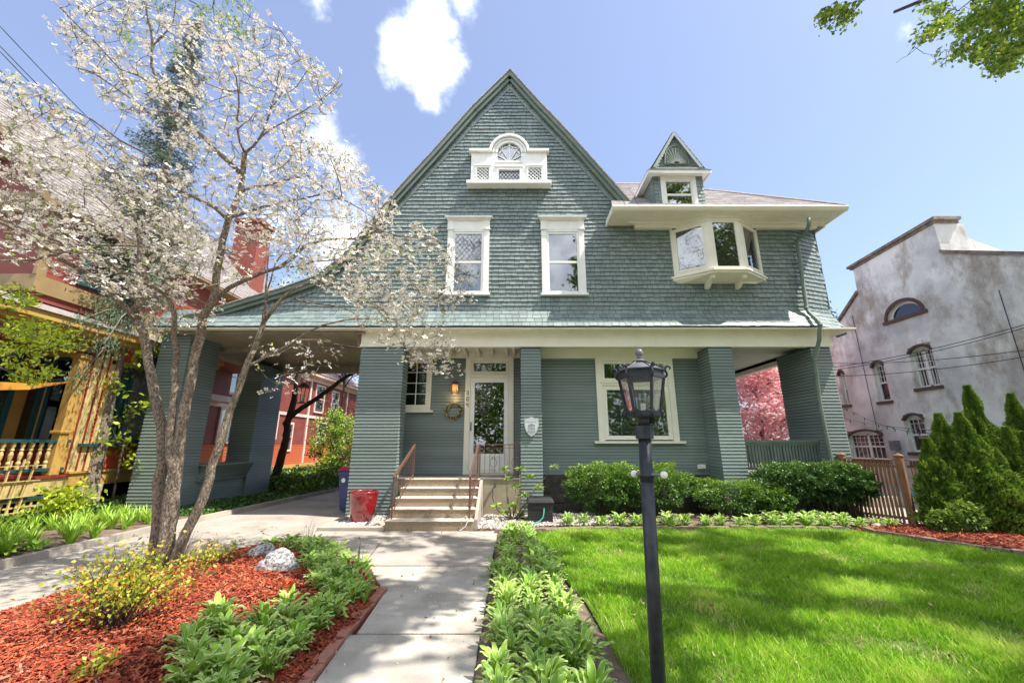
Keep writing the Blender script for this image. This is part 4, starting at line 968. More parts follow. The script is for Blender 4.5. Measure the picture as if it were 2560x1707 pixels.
g1 = iron_rail('porch_guard', 'brown wrought-iron guard rail with heart scrolls on the porch edge', (-.78, 9.64, .835), (.14, 9.64, .835), .74, .74, 8, None, False)
for cx in (-.47, .03):
    mb = MB()
    for s in (1, -1):
        mb.tube([(cx + s * .07 * sin(t_) ** 1 * (1 + .3 * cos(t_)), 9.64, 1.18 + .11 * -cos(t_) + .02 * abs(sin(t_))) for t_ in np.linspace(.05, pi * .93, 14)] + [(cx + s * .03, 9.64, 1.24)], .006, 4)
        mb.tube([(cx + s * .05 * cos(t_) * (1 - t_ / 8), 9.64, 1.0 + .03 * sin(t_)) for t_ in np.linspace(0, 5, 14)], .005, 4)
    mb.build('heart_scroll', m_iron, g1)
# glazed red pot
m_red = mat('red_glaze', (.26, .008, .015), .12, col2=(.15, .02, .014), scale=5, spec=.8, coat=.9, lo=.45, hi=.7)
pot = thing('garden_pot', 'large glossy red glazed pot standing on gravel by the pillar', 'pot', (-3.16, 8.98, .035))
mb = MB(); mb.lathe([(.19, 0), (.215, .02), (.24, .12), (.27, .32), (.288, .5), (.292, .55), (.30, .565), (.302, .59), (.29, .60), (.27, .598), (.262, .585), (.262, .54)], (-3.16, 8.98, .035), 48); mb.f.pop(); mb.m.pop(); mb.build('pot_body', m_red, pot, smooth=True)
mb = MB(); mb.lathe([(.262, .50), (.26, .52), (.1, .53)], (-3.16, 8.98, .035), 24); mb.build('potting_soil', m_soil, pot)
# blue bin
m_blue = mat('blue_plastic', (.035, .06, .19), .45); m_lidred = mat('red_plastic', (.55, .02, .03), .4)
bn = thing('recycling_bin', 'tall blue wheeled bin with a red lid standing behind the porch pillar', 'bin', (-3.98, 10.5, 0))
mb = MB(); mb.hexa([(-4.18, 10.28, .05), (-3.78, 10.28, .05), (-3.78, 10.72, .05), (-4.18, 10.72, .05), (-4.25, 10.2, .96), (-3.71, 10.2, .96), (-3.71, 10.8, .96), (-4.25, 10.8, .96)]); mb.box(-4.27, 10.18, .88, -3.69, 10.199, .93); mb.box(-4.1, 10.2, .3, -3.86, 10.225, .62); mb.build('bin_body', m_blue, bn, bevel=.015)
mb = MB(); mb.hexa([(-4.28, 10.16, .965), (-3.68, 10.16, .965), (-3.68, 10.84, .965), (-4.28, 10.84, .965), (-4.22, 10.24, 1.04), (-3.74, 10.24, 1.04), (-3.74, 10.8, 1.06), (-4.22, 10.8, 1.06)]); mb.build('lid', m_lidred, bn, bevel=.012)
mb = MB(); mb.tube([(-4.11, 10.195, .74), (-4.11, 10.185, .74)], .05, 20); mb.build('round_decal', m_white, bn)
for x in (-4.22, -3.74): mb = MB(); mb.tube([(x, 10.74, .09), (x + .03, 10.74, .09)], .09, 16); mb.build('wheel', m_black, bn)
# hose box
m_plast = mat('black_plastic', (.022, .022, .024), .55, bump=.3, bscale=80)
hbx = thing('hose_reel_box', 'black plastic hose reel box on the gravel right of the steps', 'hose box', (.55, 8.95, 0))
mb = MB(); x0, x1, y0, y1 = .27, .83, 8.72, 9.18; mb.box(x0 + .03, y0 + .02, .03, x1 - .03, y1, .44)
for i in range(4): mb.box(x0 + .03, y0 + .012, .06 + i * .055, x1 - .03, y0 + .0195, .10 + i * .055)
mb.build('box_body', m_plast, hbx, bevel=.012)
mb = MB(); mb.hexa([(x0, y0 - .01, .42), (x1, y0 - .01, .42), (x1, y1 + .01, .42), (x0, y1 + .01, .42), (x0 + .03, y0 + .02, .50), (x1 - .03, y0 + .02, .50), (x1 - .03, y1 - .02, .50), (x0 + .03, y1 - .02, .50)]); mb.build('lid', m_plast, hbx, bevel=.014)
mb = MB(); mb.box(x0 + .1, y0 + .005, .30, x1 - .1, y0 + .0115, .37); mb.build('slot', m_dark, hbx)
m_hose = mat('green_hose', (.02, .30, .21), .4)
mb = MB(); mb.tube([(.62, 8.74, .33), (.61, 8.66, .26), (.59, 8.62, .17), (.52, 8.58, .11), (.40, 8.5, .075), (.28, 8.45, .06), (.2, 8.38, .07), (.15, 8.4, .08), (.2, 8.46, .07), (.32, 8.42, .06), (.42, 8.36, .06)], .012, 8); tag(mb.build('garden_hose', m_hose, smooth=True), 'green hose curling out of the black hose box', 'hose')
mb = MB(); mb.tube([(-.42, 9.60, .66), (-.46, 9.54, .62), (-.47, 9.48, .45), (-.42, 9.42, .28), (-.3, 9.35, .15), (-.15, 9.22, .08), (.05, 9.1, .07), (.3, 9.2, .07)], .011, 8); tag(mb.build('garden_hose', m_plast, smooth=True), 'black hose hanging from the spigot on the stoop wall', 'hose')
sp = thing('spigot', 'small dark garden spigot on the stoop wall', 'spigot', (-.42, 9.6, .68)); mb = MB(); mb.tube([(-.42, 9.62, .68), (-.42, 9.56, .68), (-.42, 9.55, .64)], .014, 8); mb.build('tap_body', m_black, sp)
mb = MB(); mb.lathe([(.03, 0), (.034, .01), (.01, .014)], (-.42, 9.57, .70), 10); mb.build('tap_wheel', m_black, sp)
mb = MB(); mb.tube([(-.99, 8.155, .12), (-.95, 8.14, .24), (-.9, 8.16, .27), (-.86, 8.15, .2), (-.9, 8.12, .1), (-1.0, 8.1, .03), (-.9, 8.05, .02), (-.6, 7.75, .02), (-.4, 7.7, .02), (-.1, 7.95, .04)], .006, 6); tag(mb.build('cord', m_white, smooth=True), 'thin white cord looping off the bottom step onto the landing', 'cord')
# wall lantern by the door
wlx, wlz = -1.55, 3.0
wlt = thing('wall_lantern', 'small lit brown wall lantern left of the front door', 'lantern', (wlx, 10.69, wlz))
mb = MB(); mb.box(wlx - .05, 10.66, wlz - .02, wlx + .05, 10.69, wlz + .2); mb.tube([(wlx, 10.66, wlz + .15), (wlx, 10.6, wlz + .2), (wlx, 10.54, wlz + .17)], .01, 6); mb.build('bracket', m_iron, wlt)
mb = MB(); mb.lathe([(.02, .22), (.06, .19), (.1, .13), (.1, .115)][::-1], (wlx, 10.54, wlz), 12); mb.build('hood', m_iron, wlt)
m_amber = mat('amber_glass', (.75, .5, .25), .4, trans=.6); mb = MB(); mb.lathe([(.075, -.13), (.085, .11)], (wlx, 10.54, wlz), 12); mb.build('shade', m_amber, wlt)
mb = MB()
for k in range(4): a = pi / 4 + k * pi / 2; mb.bar((wlx + .08 * cos(a), 10.54 + .08 * sin(a), wlz - .14), (wlx + .092 * cos(a), 10.54 + .092 * sin(a), wlz + .12), .01)
mb.lathe([(.09, -.14), (.09, -.125)], (wlx, 10.54, wlz), 12); mb.build('cage', m_iron, wlt)
m_bulb = bpy.data.materials.new('lit_bulb'); m_bulb.use_nodes = True; m_bulb.node_tree.nodes['Principled BSDF'].inputs['Emission Color'].default_value = (1, .6, .25, 1); m_bulb.node_tree.nodes['Principled BSDF'].inputs['Emission Strength'].default_value = 6
mb = MB(); mb.lathe([(.012, -.05), (.032, -.02), (.034, .02), (.015, .06)], (wlx, 10.54, wlz), 12); mb.build('bulb', m_bulb, wlt)
ld = bpy.data.lights.new('bulb_light', 'POINT'); ld.energy = 1.6; ld.color = (1, .62, .3); ld.shadow_soft_size = .04; lo_ = bpy.data.objects.new('bulb_light', ld); COL.objects.link(lo_); lo_.parent = wlt; lo_.location = (0, -.15, -.2)
# wreath
wx, wz = -1.57, 2.43; V = []; Fq = []; rn = []
for i in range(520):
    a = U(0, 2 * pi); b = U(0, 2 * pi); rr0 = .185 + .045 * cos(b); c = Vector((wx + rr0 * cos(a), 10.645 + .04 * sin(b) - .01, wz + rr0 * sin(a)))
    d = Vector((cos(a + U(-1, 1)), U(-.8, .3), sin(a + U(-1, 1)))).normalized() * U(.02, .035); e = d.orthogonal().normalized() * .011
    n0 = len(V); V += [c, c + d * .5 + e, c + d, c + d * .5 - e]; Fq.append((n0, n0 + 1, n0 + 2, n0 + 3)); rn.append(R())
m_wr = mat('wreath_leaf', (.1, .08, .03), .8, ramp=[(0, (.05, .035, .015)), (.45, (.16, .12, .04)), (.6, (.45, .36, .16)), (1, (.75, .65, .35))])
wr = thing('wreath', 'round wreath of cream berries and dried leaves on the wall left of the door', 'wreath', (wx, 10.66, wz))
npmesh('wreath_leaves', np.array([tuple(v) for v in V]), np.array(Fq), m_wr, wr, np.array(rn)); mb = MB(); mb.tube([(wx + .185 * cos(a), 10.65, wz + .185 * sin(a)) for a in np.linspace(0, 2 * pi, 25)], .022, 6); mb.build('wreath_ring', m_barkd, wr)
# plaque
m_plq = mat('plaque_silver', (.62, .66, .69), .4, metal=.0, spec=.6); m_ink = mat('plaque_ink', (.28, .31, .34), .6)
pq = thing('shield_plaque', 'silver shield-shaped house plaque on the narrow porch pillar', 'plaque', (.42, 9.60, 2.0))
def shield(s, y, cx=.42, cz=1.98): 
    o = [(-.16, .19), (-.08, .19), (0, .225), (.08, .19), (.16, .19), (.165, .02), (.13, -.10), (.07, -.18), (0, -.23), (-.07, -.18), (-.13, -.10), (-.165, .02)]
    return [(cx + a * s, y, cz + b * s) for a, b in o]
mb = MB(); mb.prism(shield(1, 9.565), (0, .018, 0)); mb.build('plate', m_plq, pq, bevel=.003); mb = MB(); p, q = shield(.93, 9.561), shield(.90, 9.561)
for i in range(12): j = (i + 1) % 12; mb.quad(p[i], p[j], q[j], q[i])
mb.build('border_line', m_ink, pq)
mb = MB(); cx, cz, y = .42, 1.96, 9.5605
mb.prism([(cx - .085, y, cz + .06), (cx + .085, y, cz + .06), (cx, y, cz + .10)], (0, .004, 0)); mb.box(cx - .085, y, cz + .045, cx + .085, y + .004, cz + .055); mb.box(cx - .09, y, cz - .1, cx + .09, y + .004, cz - .085)
for k in range(5): mb.box(cx - .08 + k * .0365, y, cz - .08, cx - .066 + k * .0365, y + .004, cz + .042)
mb.box(cx - .055, y + .0005, cz - .02, cx + .055, y + .004, cz - .008)
mb.build('building_emblem', m_ink, pq)
def text(txt, size, loc, parent, m, name='lettering'):
    cu = bpy.data.curves.new(name, 'FONT'); cu.body = txt; cu.size = size; cu.align_x = 'CENTER'; cu.align_y = 'CENTER'; cu.extrude = .001; cu.materials.append(m)
    tmp = bpy.data.objects.new(name, cu); COL.objects.link(tmp); bpy.context.view_layer.update()
    me = bpy.data.meshes.new_from_object(tmp.evaluated_get(bpy.context.evaluated_depsgraph_get())); bpy.data.objects.remove(tmp)
    o = bpy.data.objects.new(name, me); COL.objects.link(o); o.parent = parent; o.location = Vector(loc) - wloc(parent); o.rotation_euler = (radians(90), 0, 0); return o
text('HERITAGE HILL', .036, (cx, y, 2.105), pq, m_ink); text('HOME', .036, (cx, y, 1.835), pq, m_ink)
jb = MB(); p_ = at(1754, 1166, 10.2); jb.box(p_.x - .09, 10.17, p_.z - .05, p_.x + .09, 10.235, p_.z + .05); jb.box(p_.x - .07, 10.16, p_.z - .03, p_.x + .07, 10.17, p_.z + .03)
tag(jb.build('outlet_box', m_white, bevel=.006), 'small white outlet cover low on the siding beside the right pillar', 'outlet box')
# carport lantern hanging from the ceiling
hl = thing('hanging_lantern', 'brown metal lantern hanging from the carport ceiling', 'lantern', (-7.6, 12.2, 4.2)); c = at(757, 985, 12.2)
hl.location = (c.x, 12.2, 4.2); mb = MB(); mb.tube([(c.x, 12.2, 4.22), (c.x, 12.2, c.z + .34)], .012, 6); mb.build('chain', m_iron, hl)
mb = MB(); s = .13
for a in (-1, 1):
    for b in (-1, 1): mb.bar((c.x + a * s * .8, 12.2 + b * s * .8, c.z - .25), (c.x + a * s, 12.2 + b * s, c.z + .2), .018)
mb.box(c.x - s * .9, 12.2 - s * .9, c.z - .28, c.x + s * .9, 12.2 + s * .9, c.z - .25); mb.hexa([(c.x - s - .02, 12.2 - s - .02, c.z + .2), (c.x + s + .02, 12.2 - s - .02, c.z + .2), (c.x + s + .02, 12.2 + s + .02, c.z + .2), (c.x - s - .02, 12.2 + s + .02, c.z + .2), (c.x - .03, 12.17, c.z + .34), (c.x + .03, 12.17, c.z + .34), (c.x + .03, 12.23, c.z + .34), (c.x - .03, 12.23, c.z + .34)])
mb.build('lantern_frame', m_iron, hl); mb = MB(); mb.lathe([(.03, -.24), (.035, .0), (.01, .02)], (c.x, 12.2, c.z), 10); mb.build('candle', m_cream, hl)
# rocks
m_rock = mat('granite_rock', (.46, .44, .43), .9, col2=(.12, .12, .13), scale=30, bump=1, bscale=45, lo=.44, hi=.58); m_rockt = mat('tan_rock', (.50, .40, .28), .9, col2=(.36, .28, .19), scale=6, bump=.8, bscale=24)
def rock(loc, sx, sy, sz, m, label, seed, rz=0):
    import bmesh
    bm = bmesh.new(); bmesh.ops.create_icosphere(bm, subdivisions=5, radius=1); 
    for v in bm.verts:
        p = v.co.copy(); n = noise.fractal(p * 1.1 + Vector((seed, 0, 0)), .8, 2.1, 5); cr = noise.noise(p * .9 + Vector((0, seed, 5)))
        v.co = p * (1 + .16 * n + .16 * cr); 
        if v.co.z < 0: v.co.z *= .4
        v.co.x *= sx; v.co.y *= sy; v.co.z *= sz
    me = bpy.data.meshes.new('rock'); bm.to_mesh(me); bm.free(); me.materials.append(m); me.polygons.foreach_set('use_smooth', [True] * len(me.polygons))
    o = bpy.data.objects.new('rock', me); COL.objects.link(o); o.location = loc; o.rotation_euler = (0, 0, rz); tag(o, label, 'rock'); return o
rock((-2.84, 5.30, .13), .25, .21, .235, m_rock, 'larger rounded grey granite boulder in red mulch', 2.0, .3); rock((-3.42, 5.98, .10), .20, .17, .17, m_rock, 'smaller grey granite boulder behind the larger one in the mulch', 5.0, 1)
rock((-4.42, 6.28, .03), .36, .22, .24, m_rockt, 'tan boulder at the mulch edge right of the dogwood trunk', 9.0, .1)
rock((-3.35, 9.38, .03), .16, .12, .12, m_rockt, 'small tan stone tucked behind the red pot', 12.0); rock((-2.62, 8.5, .03), .12, .1, .08, m_rockt, 'flat tan stone beside the bottom step', 15.0)
rock((7.08, 8.42, .0), .13, .10, .10, m_rockt, 'pale pointed stone where the two brick edgings meet', 17.0)
rock((-.35, 8.95, .05), .07, .05, .06, m_rockt, 'small loose stone on the gravel below the stoop', 19.0)
# ---------------------------------------------------------------- lamp post
lp = thing('lamp_post', 'black lamp post with a six-sided glass lantern and two white ball rests', 'lamp post', (.757, 2.5, 0))
def lx(z): return .757 + .024 * z
def ZL(v): return at(1600, v, 2.5).z
mb = MB(); zc0 = ZL(1097); mb.tube([(lx(0), 2.5, -.1), (lx(zc0), 2.5, zc0)], .038, 28); mb.build('pole', m_black, lp, smooth=True)
for zz0 in (ZL(1196),): mb = MB(); mb.tube([(lx(zz0), 2.5, zz0 - .018), (lx(zz0), 2.5, zz0 + .018)], .0395, 28); mb.build('band', m_dark, lp)
zc1 = ZL(1063); X = lx(zc0)
mb = MB(); mb.lathe([(.053, zc0), (.053, zc1 - .004), (.047, zc1)], (lx(zc0), 2.5, 0), 8, a0=pi / 8); mb.build('collar', m_black, lp, bevel=.003)
zb0 = ZL(1040); zb1 = ZL(1033); zt0 = ZL(945); zt1 = ZL(928); zr = ZL(906); zf0 = ZL(903); zf1 = ZL(872); LX = lx(1.9); LC = (LX, 2.5, 0)
mb = MB(); mb.lathe([(.036, zc1), (.036, zc1 + .03), (.042, zc1 + .045), (.065, zb0 - .012), (.095, zb0)], LC, 20); mb.build('neck', m_black, lp, smooth=True)
HX = [-pi / 2 + .16 + k * pi / 3 for k in range(6)]; rb, rt = .098, .136
def hp(k, r, z): a = HX[k % 6]; return Vector((LX + r * cos(a), 2.5 + r * sin(a), z))
mb = MB(); mb.prism([hp(k, rb + .008, zb0) for k in range(6)], (0, 0, zb1 - zb0)); mb.prism([hp(k, rb - .01, zb1) for k in range(6)], (0, 0, .012)); mb.build('base_plate', m_black, lp, bevel=.002)
mb = MB()
for k in range(6):
    mb.bar(hp(k, rb, zb1), hp(k, rt, zt0), .015); mb.bar(hp(k, rt, zt0), hp(k + 1, rt, zt0), .015, .018); mb.bar(hp(k, rt + .004, zt1), hp(k + 1, rt + .004, zt1), .015, .010); mb.bar(hp(k, rb, zb1 + .006), hp(k + 1, rb, zb1 + .006), .012)
    a, b = hp(k, rt, zt0), hp(k + 1, rt, zt0); c_, d_ = hp(k, rt, zt1), hp(k + 1, rt, zt1); mb.quad(a, b, d_, c_)
mb.build('lantern_frame', m_black, lp, bevel=.002)
mb = MB()
for k in range(6):           # scalloped lower trim
    a, b = hp(k, rb + .002, zb1 + .012), hp(k + 1, rb + .002, zb1 + .012); pts = [a.lerp(b, t) + Vector((0, 0, .016 * (2 * t - 1) ** 2 + .006 * cos(2 * pi * t))) for t in np.linspace(0, 1, 9)]
    mb.tube(pts, .004, 5)
    c_ = hp(k, rb + .010, zb1 + .004); mb.lathe([(.004, -.018), (.011, -.008), (.011, .006), (.004, .014)], tuple(c_), 8)
mb.build('scallop_trim', m_black, lp, smooth=True)
for k in range(6):
    a, b, c_, d_ = hp(k, rb - .004, zb1 + .01), hp(k + 1, rb - .004, zb1 + .01), hp(k + 1, rt - .004, zt0), hp(k, rt - .004, zt0); n = (b - a).cross(d_ - a).normalized() * .003
    mb = MB(); mb.hexa([a, b, b + n, a + n, d_, c_, c_ + n, d_ + n]); mb.build('glass_pane', m_lampglass, lp)
mb = MB(); rr2 = .036
for k in range(6):
    a, b = hp(k, rt + .006, zt1 + .004), hp(k + 1, rt + .006, zt1 + .004); c_, d_ = hp(k + 1, rr2, zr), hp(k, rr2, zr); mb.quad(a, b, c_, d_); mb.quad(b - Vector((0, 0, .006)), a - Vector((0, 0, .006)), d_ - Vector((0, 0, .006)), c_ - Vector((0, 0, .006)))
m_metal = mat('weathered_metal', (.20, .20, .22), .45, col2=(.12, .12, .14), scale=9, spec=.7); mb.build('lantern_roof', m_metal, lp)
mb = MB()
for k in range(6): mb.tube([hp(k, rt + .004, zt1 + .004), hp(k, rr2, zr + .003)], .0045, 5)
mb.build('roof_ribs', m_black, lp)
mb = MB(); mb.lathe([(.044, zf0 - .003), (.046, zf0), (.03, zf0 + .006), (.014, zf0 + .012), (.012, zf0 + .02), (.020, zf0 + .026), (.012, zf0 + .030), (.015, zf0 + .033), (.025, zf0 + .048), (.025, zf1 - .018), (.016, zf1 - .004), (.004, zf1)], LC, 16); mb.build('finial', m_metal, lp, smooth=True)
for k in range(6):
    a = HX[k]; mb = MB(); pts = []
    for t in np.linspace(0, 1, 12):
        kk = [(0, -.004), (.010, .002), (.017, .012), (.016, .024), (.009, .036), (.007, .048), (.012, .060), (.024, .067), (.034, .064), (.039, .056), (.036, .049), (.031, .048)][int(round(t * 11))]
        r = rt + .002 + kk[0]; z = zt0 + kk[1]
        pts.append((LX + r * cos(a), 2.5 + r * sin(a), z))
    mb.tube(pts, [.0075] * 9 + [.006, .005, .006], 6); mb.build('scroll_hook', m_black, lp, smooth=True)
mb = MB(); mb.tube([(LX, 2.5, zb1), (LX, 2.5, zb1 + .06)], .016, 10); mb.build('socket', m_cream, lp); mb = MB(); mb.lathe([(.012, zb1 + .06), (.022, zb1 + .085), (.026, zb1 + .115), (.014, zb1 + .14), (.003, zb1 + .147)], LC, 12); mb.build('bulb', m_lampglass, lp, smooth=True)
zk = ZL(1184); kx = lx(zk); pa, pb = Vector((kx - .045, 2.56, zk - .004)), Vector((kx + .062, 2.42, zk + .0)); mb = MB(); mb.tube([pa, pb], .0095, 10); mb.build('cross_bar', m_metal, lp)
for p in (pa, pb):
    d = (pb - pa).normalized() * (1 if p is pb else -1); mb = MB(); c_ = p + d * .014
    for_ = [(.021 * sin(t), -.021 * cos(t)) for t in np.linspace(.01, pi - .01, 12)]; mb.lathe(for_, tuple(c_), 16); mb.build('white_ball', m_white, lp, smooth=True)
mb = MB(); mb.box(LX + .03, 2.47, zb0 - .045, LX + .055, 2.5, zb0 - .01); mb.build('photo_sensor', m_dark, lp)
# ---------------------------------------------------------------- wooden fence
m_fence = mat('stained_fence', (.33, .165, .09), .8, col2=(.19, .09, .05), scale=7, bump=.5, bscale=30, stretch=(3, 3, .5))
def fence(label, a, b, posts, h=1.28, npk=14):
    a, b = Vector(a), Vector(b); t = thing('picket_fence', label, 'fence', a, 'stained picket fence panels'); d = (b - a); L = d.length; d /= L; nrm = Vector((d.y, -d.x, 0))
    for s in posts:
        p = a + d * s * L; ang = atan2(d.y, d.x); mb = MB(); mb.box(p.x - .06, p.y - .06, 0, p.x + .06, p.y + .06, h + .06, rz=ang); o = mb.build('post', m_fence, t, bevel=.006)
        mb = MB(); mb.box(p.x - .075, p.y - .075, h + .06, p.x + .075, p.y + .075, h + .085, rz=ang); q = [(p.x + .065 * cos(ang + pi / 4 + k * pi / 2) * 1.3, p.y + .065 * sin(ang + pi / 4 + k * pi / 2) * 1.3, h + .086) for k in range(4)]
        for k in range(4): mb.poly([q[k], q[(k + 1) % 4], (p.x, p.y, h + .135)])
        mb.build('cap', m_fence, o, bevel=.003)
    for z, w, hh in ((h - .01, .05, .10), (h - .14, .035, .035), (.14, .035, .035)):
        mb = MB(); mb.bar(a + d * .06 + Vector((0, 0, z)), b - d * .06 + Vector((0, 0, z)), hh if z > 1.1 and hh > .05 else w, .022 if z > 1.2 else .05); mb.build('rail', m_fence, t)
    for k in range(npk):
        p = a + d * (.10 + (L - .2) * (k + .5) / npk) + nrm * .012; mb = MB(); ang = atan2(d.y, d.x); mb.box(p.x - .021, p.y - .010, .05, p.x + .021, p.y + .010, h - .03, rz=ang); mb.build('picket', m_fence, t)
fence('stained picket gate panel between the house corner and the brick-red post', (7.50, 9.52, 0), (7.97, 8.62, 0), (0, 1), npk=12)
fence('stained picket fence panel running right behind the evergreens', (8.06, 8.62, 0), (10.2, 8.75, 0), (.99,), npk=26)
fence('stained picket fence panel at the far right edge beyond the evergreens', (10.3, 8.76, 0), (13.2, 8.9, 0), (.99,), npk=34)
sheet('patio', [(8.2, 9.0), (13.95, 9.2), (13.95, 20), (8.2, 20)], -.012, m_conc)
m_pool = mat('pool_water', (.05, .38, .42), .08, spec=.7); mb = MB(); mb.box(9.4, 11.2, -.01, 12.6, 15, .24); mb.build('pool_wall', m_conc2)['kind'] = 'structure'; mb = MB(); mb.box(9.55, 11.35, .24, 12.45, 14.85, .246); mb.build('pool_water', m_pool)['kind'] = 'structure'
# ================================================================ PLANTS
def ramp4(a, b, c, d): return [(0, a), (.4, b), (.75, c), (1, d)]
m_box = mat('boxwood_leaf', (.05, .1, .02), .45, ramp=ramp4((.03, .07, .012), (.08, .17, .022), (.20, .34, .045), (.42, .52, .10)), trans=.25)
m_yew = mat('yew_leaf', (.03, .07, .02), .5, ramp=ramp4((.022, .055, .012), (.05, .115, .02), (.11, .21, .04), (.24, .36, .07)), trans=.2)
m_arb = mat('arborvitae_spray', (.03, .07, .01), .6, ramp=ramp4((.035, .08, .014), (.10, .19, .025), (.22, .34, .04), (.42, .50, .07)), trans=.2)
m_hc = mat('hosta_centre', (.09, .24, .04), .42, ramp=[(0, (.16, .35, .03)), (.6, (.31, .54, .045)), (1, (.50, .68, .08))], trans=.3); m_hm = mat('hosta_margin', (.62, .68, .34), .5, ramp=[(0, (.48, .64, .18)), (1, (.74, .82, .40))], trans=.3)
m_hg = mat('green_hosta', (.2, .4, .04), .45, ramp=[(0, (.16, .36, .03)), (1, (.45, .66, .09))], trans=.35)
m_lily = mat('daylily_leaf', (.22, .42, .05), .45, ramp=[(0, (.20, .42, .035)), (1, (.52, .72, .10))], trans=.35)
m_bloom = mat('dogwood_bract', (.86, .82, .74), .6, ramp=[(0, (.68, .58, .47)), (.25, (.86, .81, .72)), (1, (.93, .90, .83))], trans=.25); m_bcen = mat('bloom_centre', (.45, .42, .08), .7)
m_young = mat('young_leaf', (.3, .4, .05), .5, ramp=[(0, (.16, .26, .03)), (1, (.45, .52, .08))], trans=.4)
m_maple = mat('maple_leaf', (.2, .32, .04), .5, ramp=ramp4((.10, .19, .018), (.22, .36, .035), (.40, .54, .06), (.58, .62, .11)), trans=.3)
m_lime = mat('lime_leaf', (.4, .5, .03), .5, ramp=ramp4((.16, .26, .01), (.34, .47, .02), (.55, .66, .03), (.68, .72, .08)), trans=.45)
m_spruce = mat('spruce_needle', (.05, .08, .04), .6, ramp=ramp4((.022, .045, .028), (.05, .085, .045), (.10, .15, .07), (.20, .25, .11)), trans=.15)
m_pink = mat('pink_bloom', (.8, .3, .36), .6, ramp=ramp4((.80, .34, .37), (.93, .50, .52), (.96, .64, .64), (.98, .80, .78)), trans=.3)
m_purple = mat('redbud_bloom', (.5, .25, .5), .6, ramp=[(0, (.40, .2, .42)), (1, (.72, .5, .72))], trans=.3)
m_green = mat('shrub_leaf', (.1, .2, .03), .5, ramp=ramp4((.03, .08, .01), (.09, .19, .025), (.2, .34, .05), (.4, .5, .1)), trans=.35)
m_ivy = mat('ivy_leaf', (.03, .08, .02), .4, ramp=ramp4((.015, .045, .012), (.04, .10, .02), (.09, .2, .03), (.2, .36, .05)), trans=.2)
def unit(n):
    v = rng.normal(size=(n, 3)); return v / np.linalg.norm(v, axis=1)[:, None]
def leafcloud(name, P, size, m, parent=None, nrm=None, aspect=.5, jit=.8, droop=0, rnd=None, fold=.25):
    P = np.asarray(P); n = len(P); D = unit(n)
    if nrm is not None: D = D * jit + nrm
    D[:, 2] -= droop; D /= np.linalg.norm(D, axis=1)[:, None]
    S = np.cross(D, unit(n)); S /= np.linalg.norm(S, axis=1)[:, None] + 1e-9; Nn = np.cross(D, S)
    size = np.broadcast_to(size, (n,)) * (.7 + .6 * rng.random(n)); L = size[:, None]; W = L * aspect * .5
    base = P - D * L * .5; tip = P + D * L * .5; mid = P - D * L * .05 + Nn * L * fold * .3
    V = np.stack([base, mid + S * W, tip, mid - S * W], 1).reshape(-1, 3)
    if rnd is None: rnd = rng.random(n)
    return npmesh(name, V, np.arange(4 * n).reshape(-1, 4), m, parent, rnd=np.clip(rnd, 0, 1))
def blob_pts(c, r, n, inner=.62, lump=.22, fr=1.3, flat=None, seed=0, zmin=None):
    """points through the outer shell of a lumpy ellipsoid, with the outward normal"""
    c = np.array(c); r = np.array(r); D = unit(n); 
    q = np.array([1 + lump * noise.noise(Vector(d * fr) * 1.6 + Vector((seed, 3, 1))) * 2 + lump * .6 * noise.noise(Vector(d * fr * 3.3) + Vector((seed, 9, 2))) for d in D])
    if flat: D[:, 2] = np.clip(D[:, 2], -1, flat)
    rad = q * (inner + (1 - inner) * rng.random(n) ** .5)
    P = c + D * r * rad[:, None]
    if zmin is not None: k = P[:, 2] > zmin; P, D, rad = P[k], D[k], rad[k]
    return P, D, rad
def hedge(label, parts, m, group, n=15000, size=.05, trunk=None):
    c0 = parts[0][0]; t = thing('clipped_shrub', label, 'shrub', (c0[0], c0[1], 0), group); PP = []; DD = []; RR = []
    for i, (c, r) in enumerate(parts):
        P, D, q = blob_pts(c, r, n // len(parts), .70, .22, 1.9, flat=.78, seed=c[0] * 3 + i)
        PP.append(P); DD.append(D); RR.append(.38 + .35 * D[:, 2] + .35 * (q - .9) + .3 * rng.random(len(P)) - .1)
    leafcloud('foliage', np.vstack(PP), size, m, t, np.vstack(DD), .5, .9, rnd=np.concatenate(RR))
    mb = MB()
    for (c, r) in parts:
        for k in range(9):
            a = U(0, 2 * pi); e = Vector((c[0] + r[0] * .6 * cos(a), c[1] + r[1] * .6 * sin(a), c[2] + U(-.1, .3) * r[2])); b = Vector((c[0] + U(-.12, .12), c[1] + U(-.05, .05), -.02))
            mb.tube([b, b.lerp(e, .4) + Vector((U(-.05, .05), 0, .05)), e], [.022, .016, .008], 5)
    mb.build('stems', m_barkd, t, smooth=True); return t
GH = 'clipped evergreen shrubs in front of the house'
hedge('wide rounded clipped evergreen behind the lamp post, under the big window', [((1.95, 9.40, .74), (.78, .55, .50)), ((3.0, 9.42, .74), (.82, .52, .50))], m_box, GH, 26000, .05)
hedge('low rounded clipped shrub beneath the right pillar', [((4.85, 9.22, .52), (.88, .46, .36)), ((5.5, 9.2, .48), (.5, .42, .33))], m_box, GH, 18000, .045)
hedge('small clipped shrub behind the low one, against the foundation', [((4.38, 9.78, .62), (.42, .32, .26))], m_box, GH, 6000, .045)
hedge('long flat-topped dark evergreen in front of the side porch railing', [((6.05, 9.25, .82), (.75, .42, .42)), ((6.8, 9.25, .82), (.80, .42, .44)), ((7.35, 9.2, .80), (.45, .4, .38))], m_yew, GH, 28000, .055)
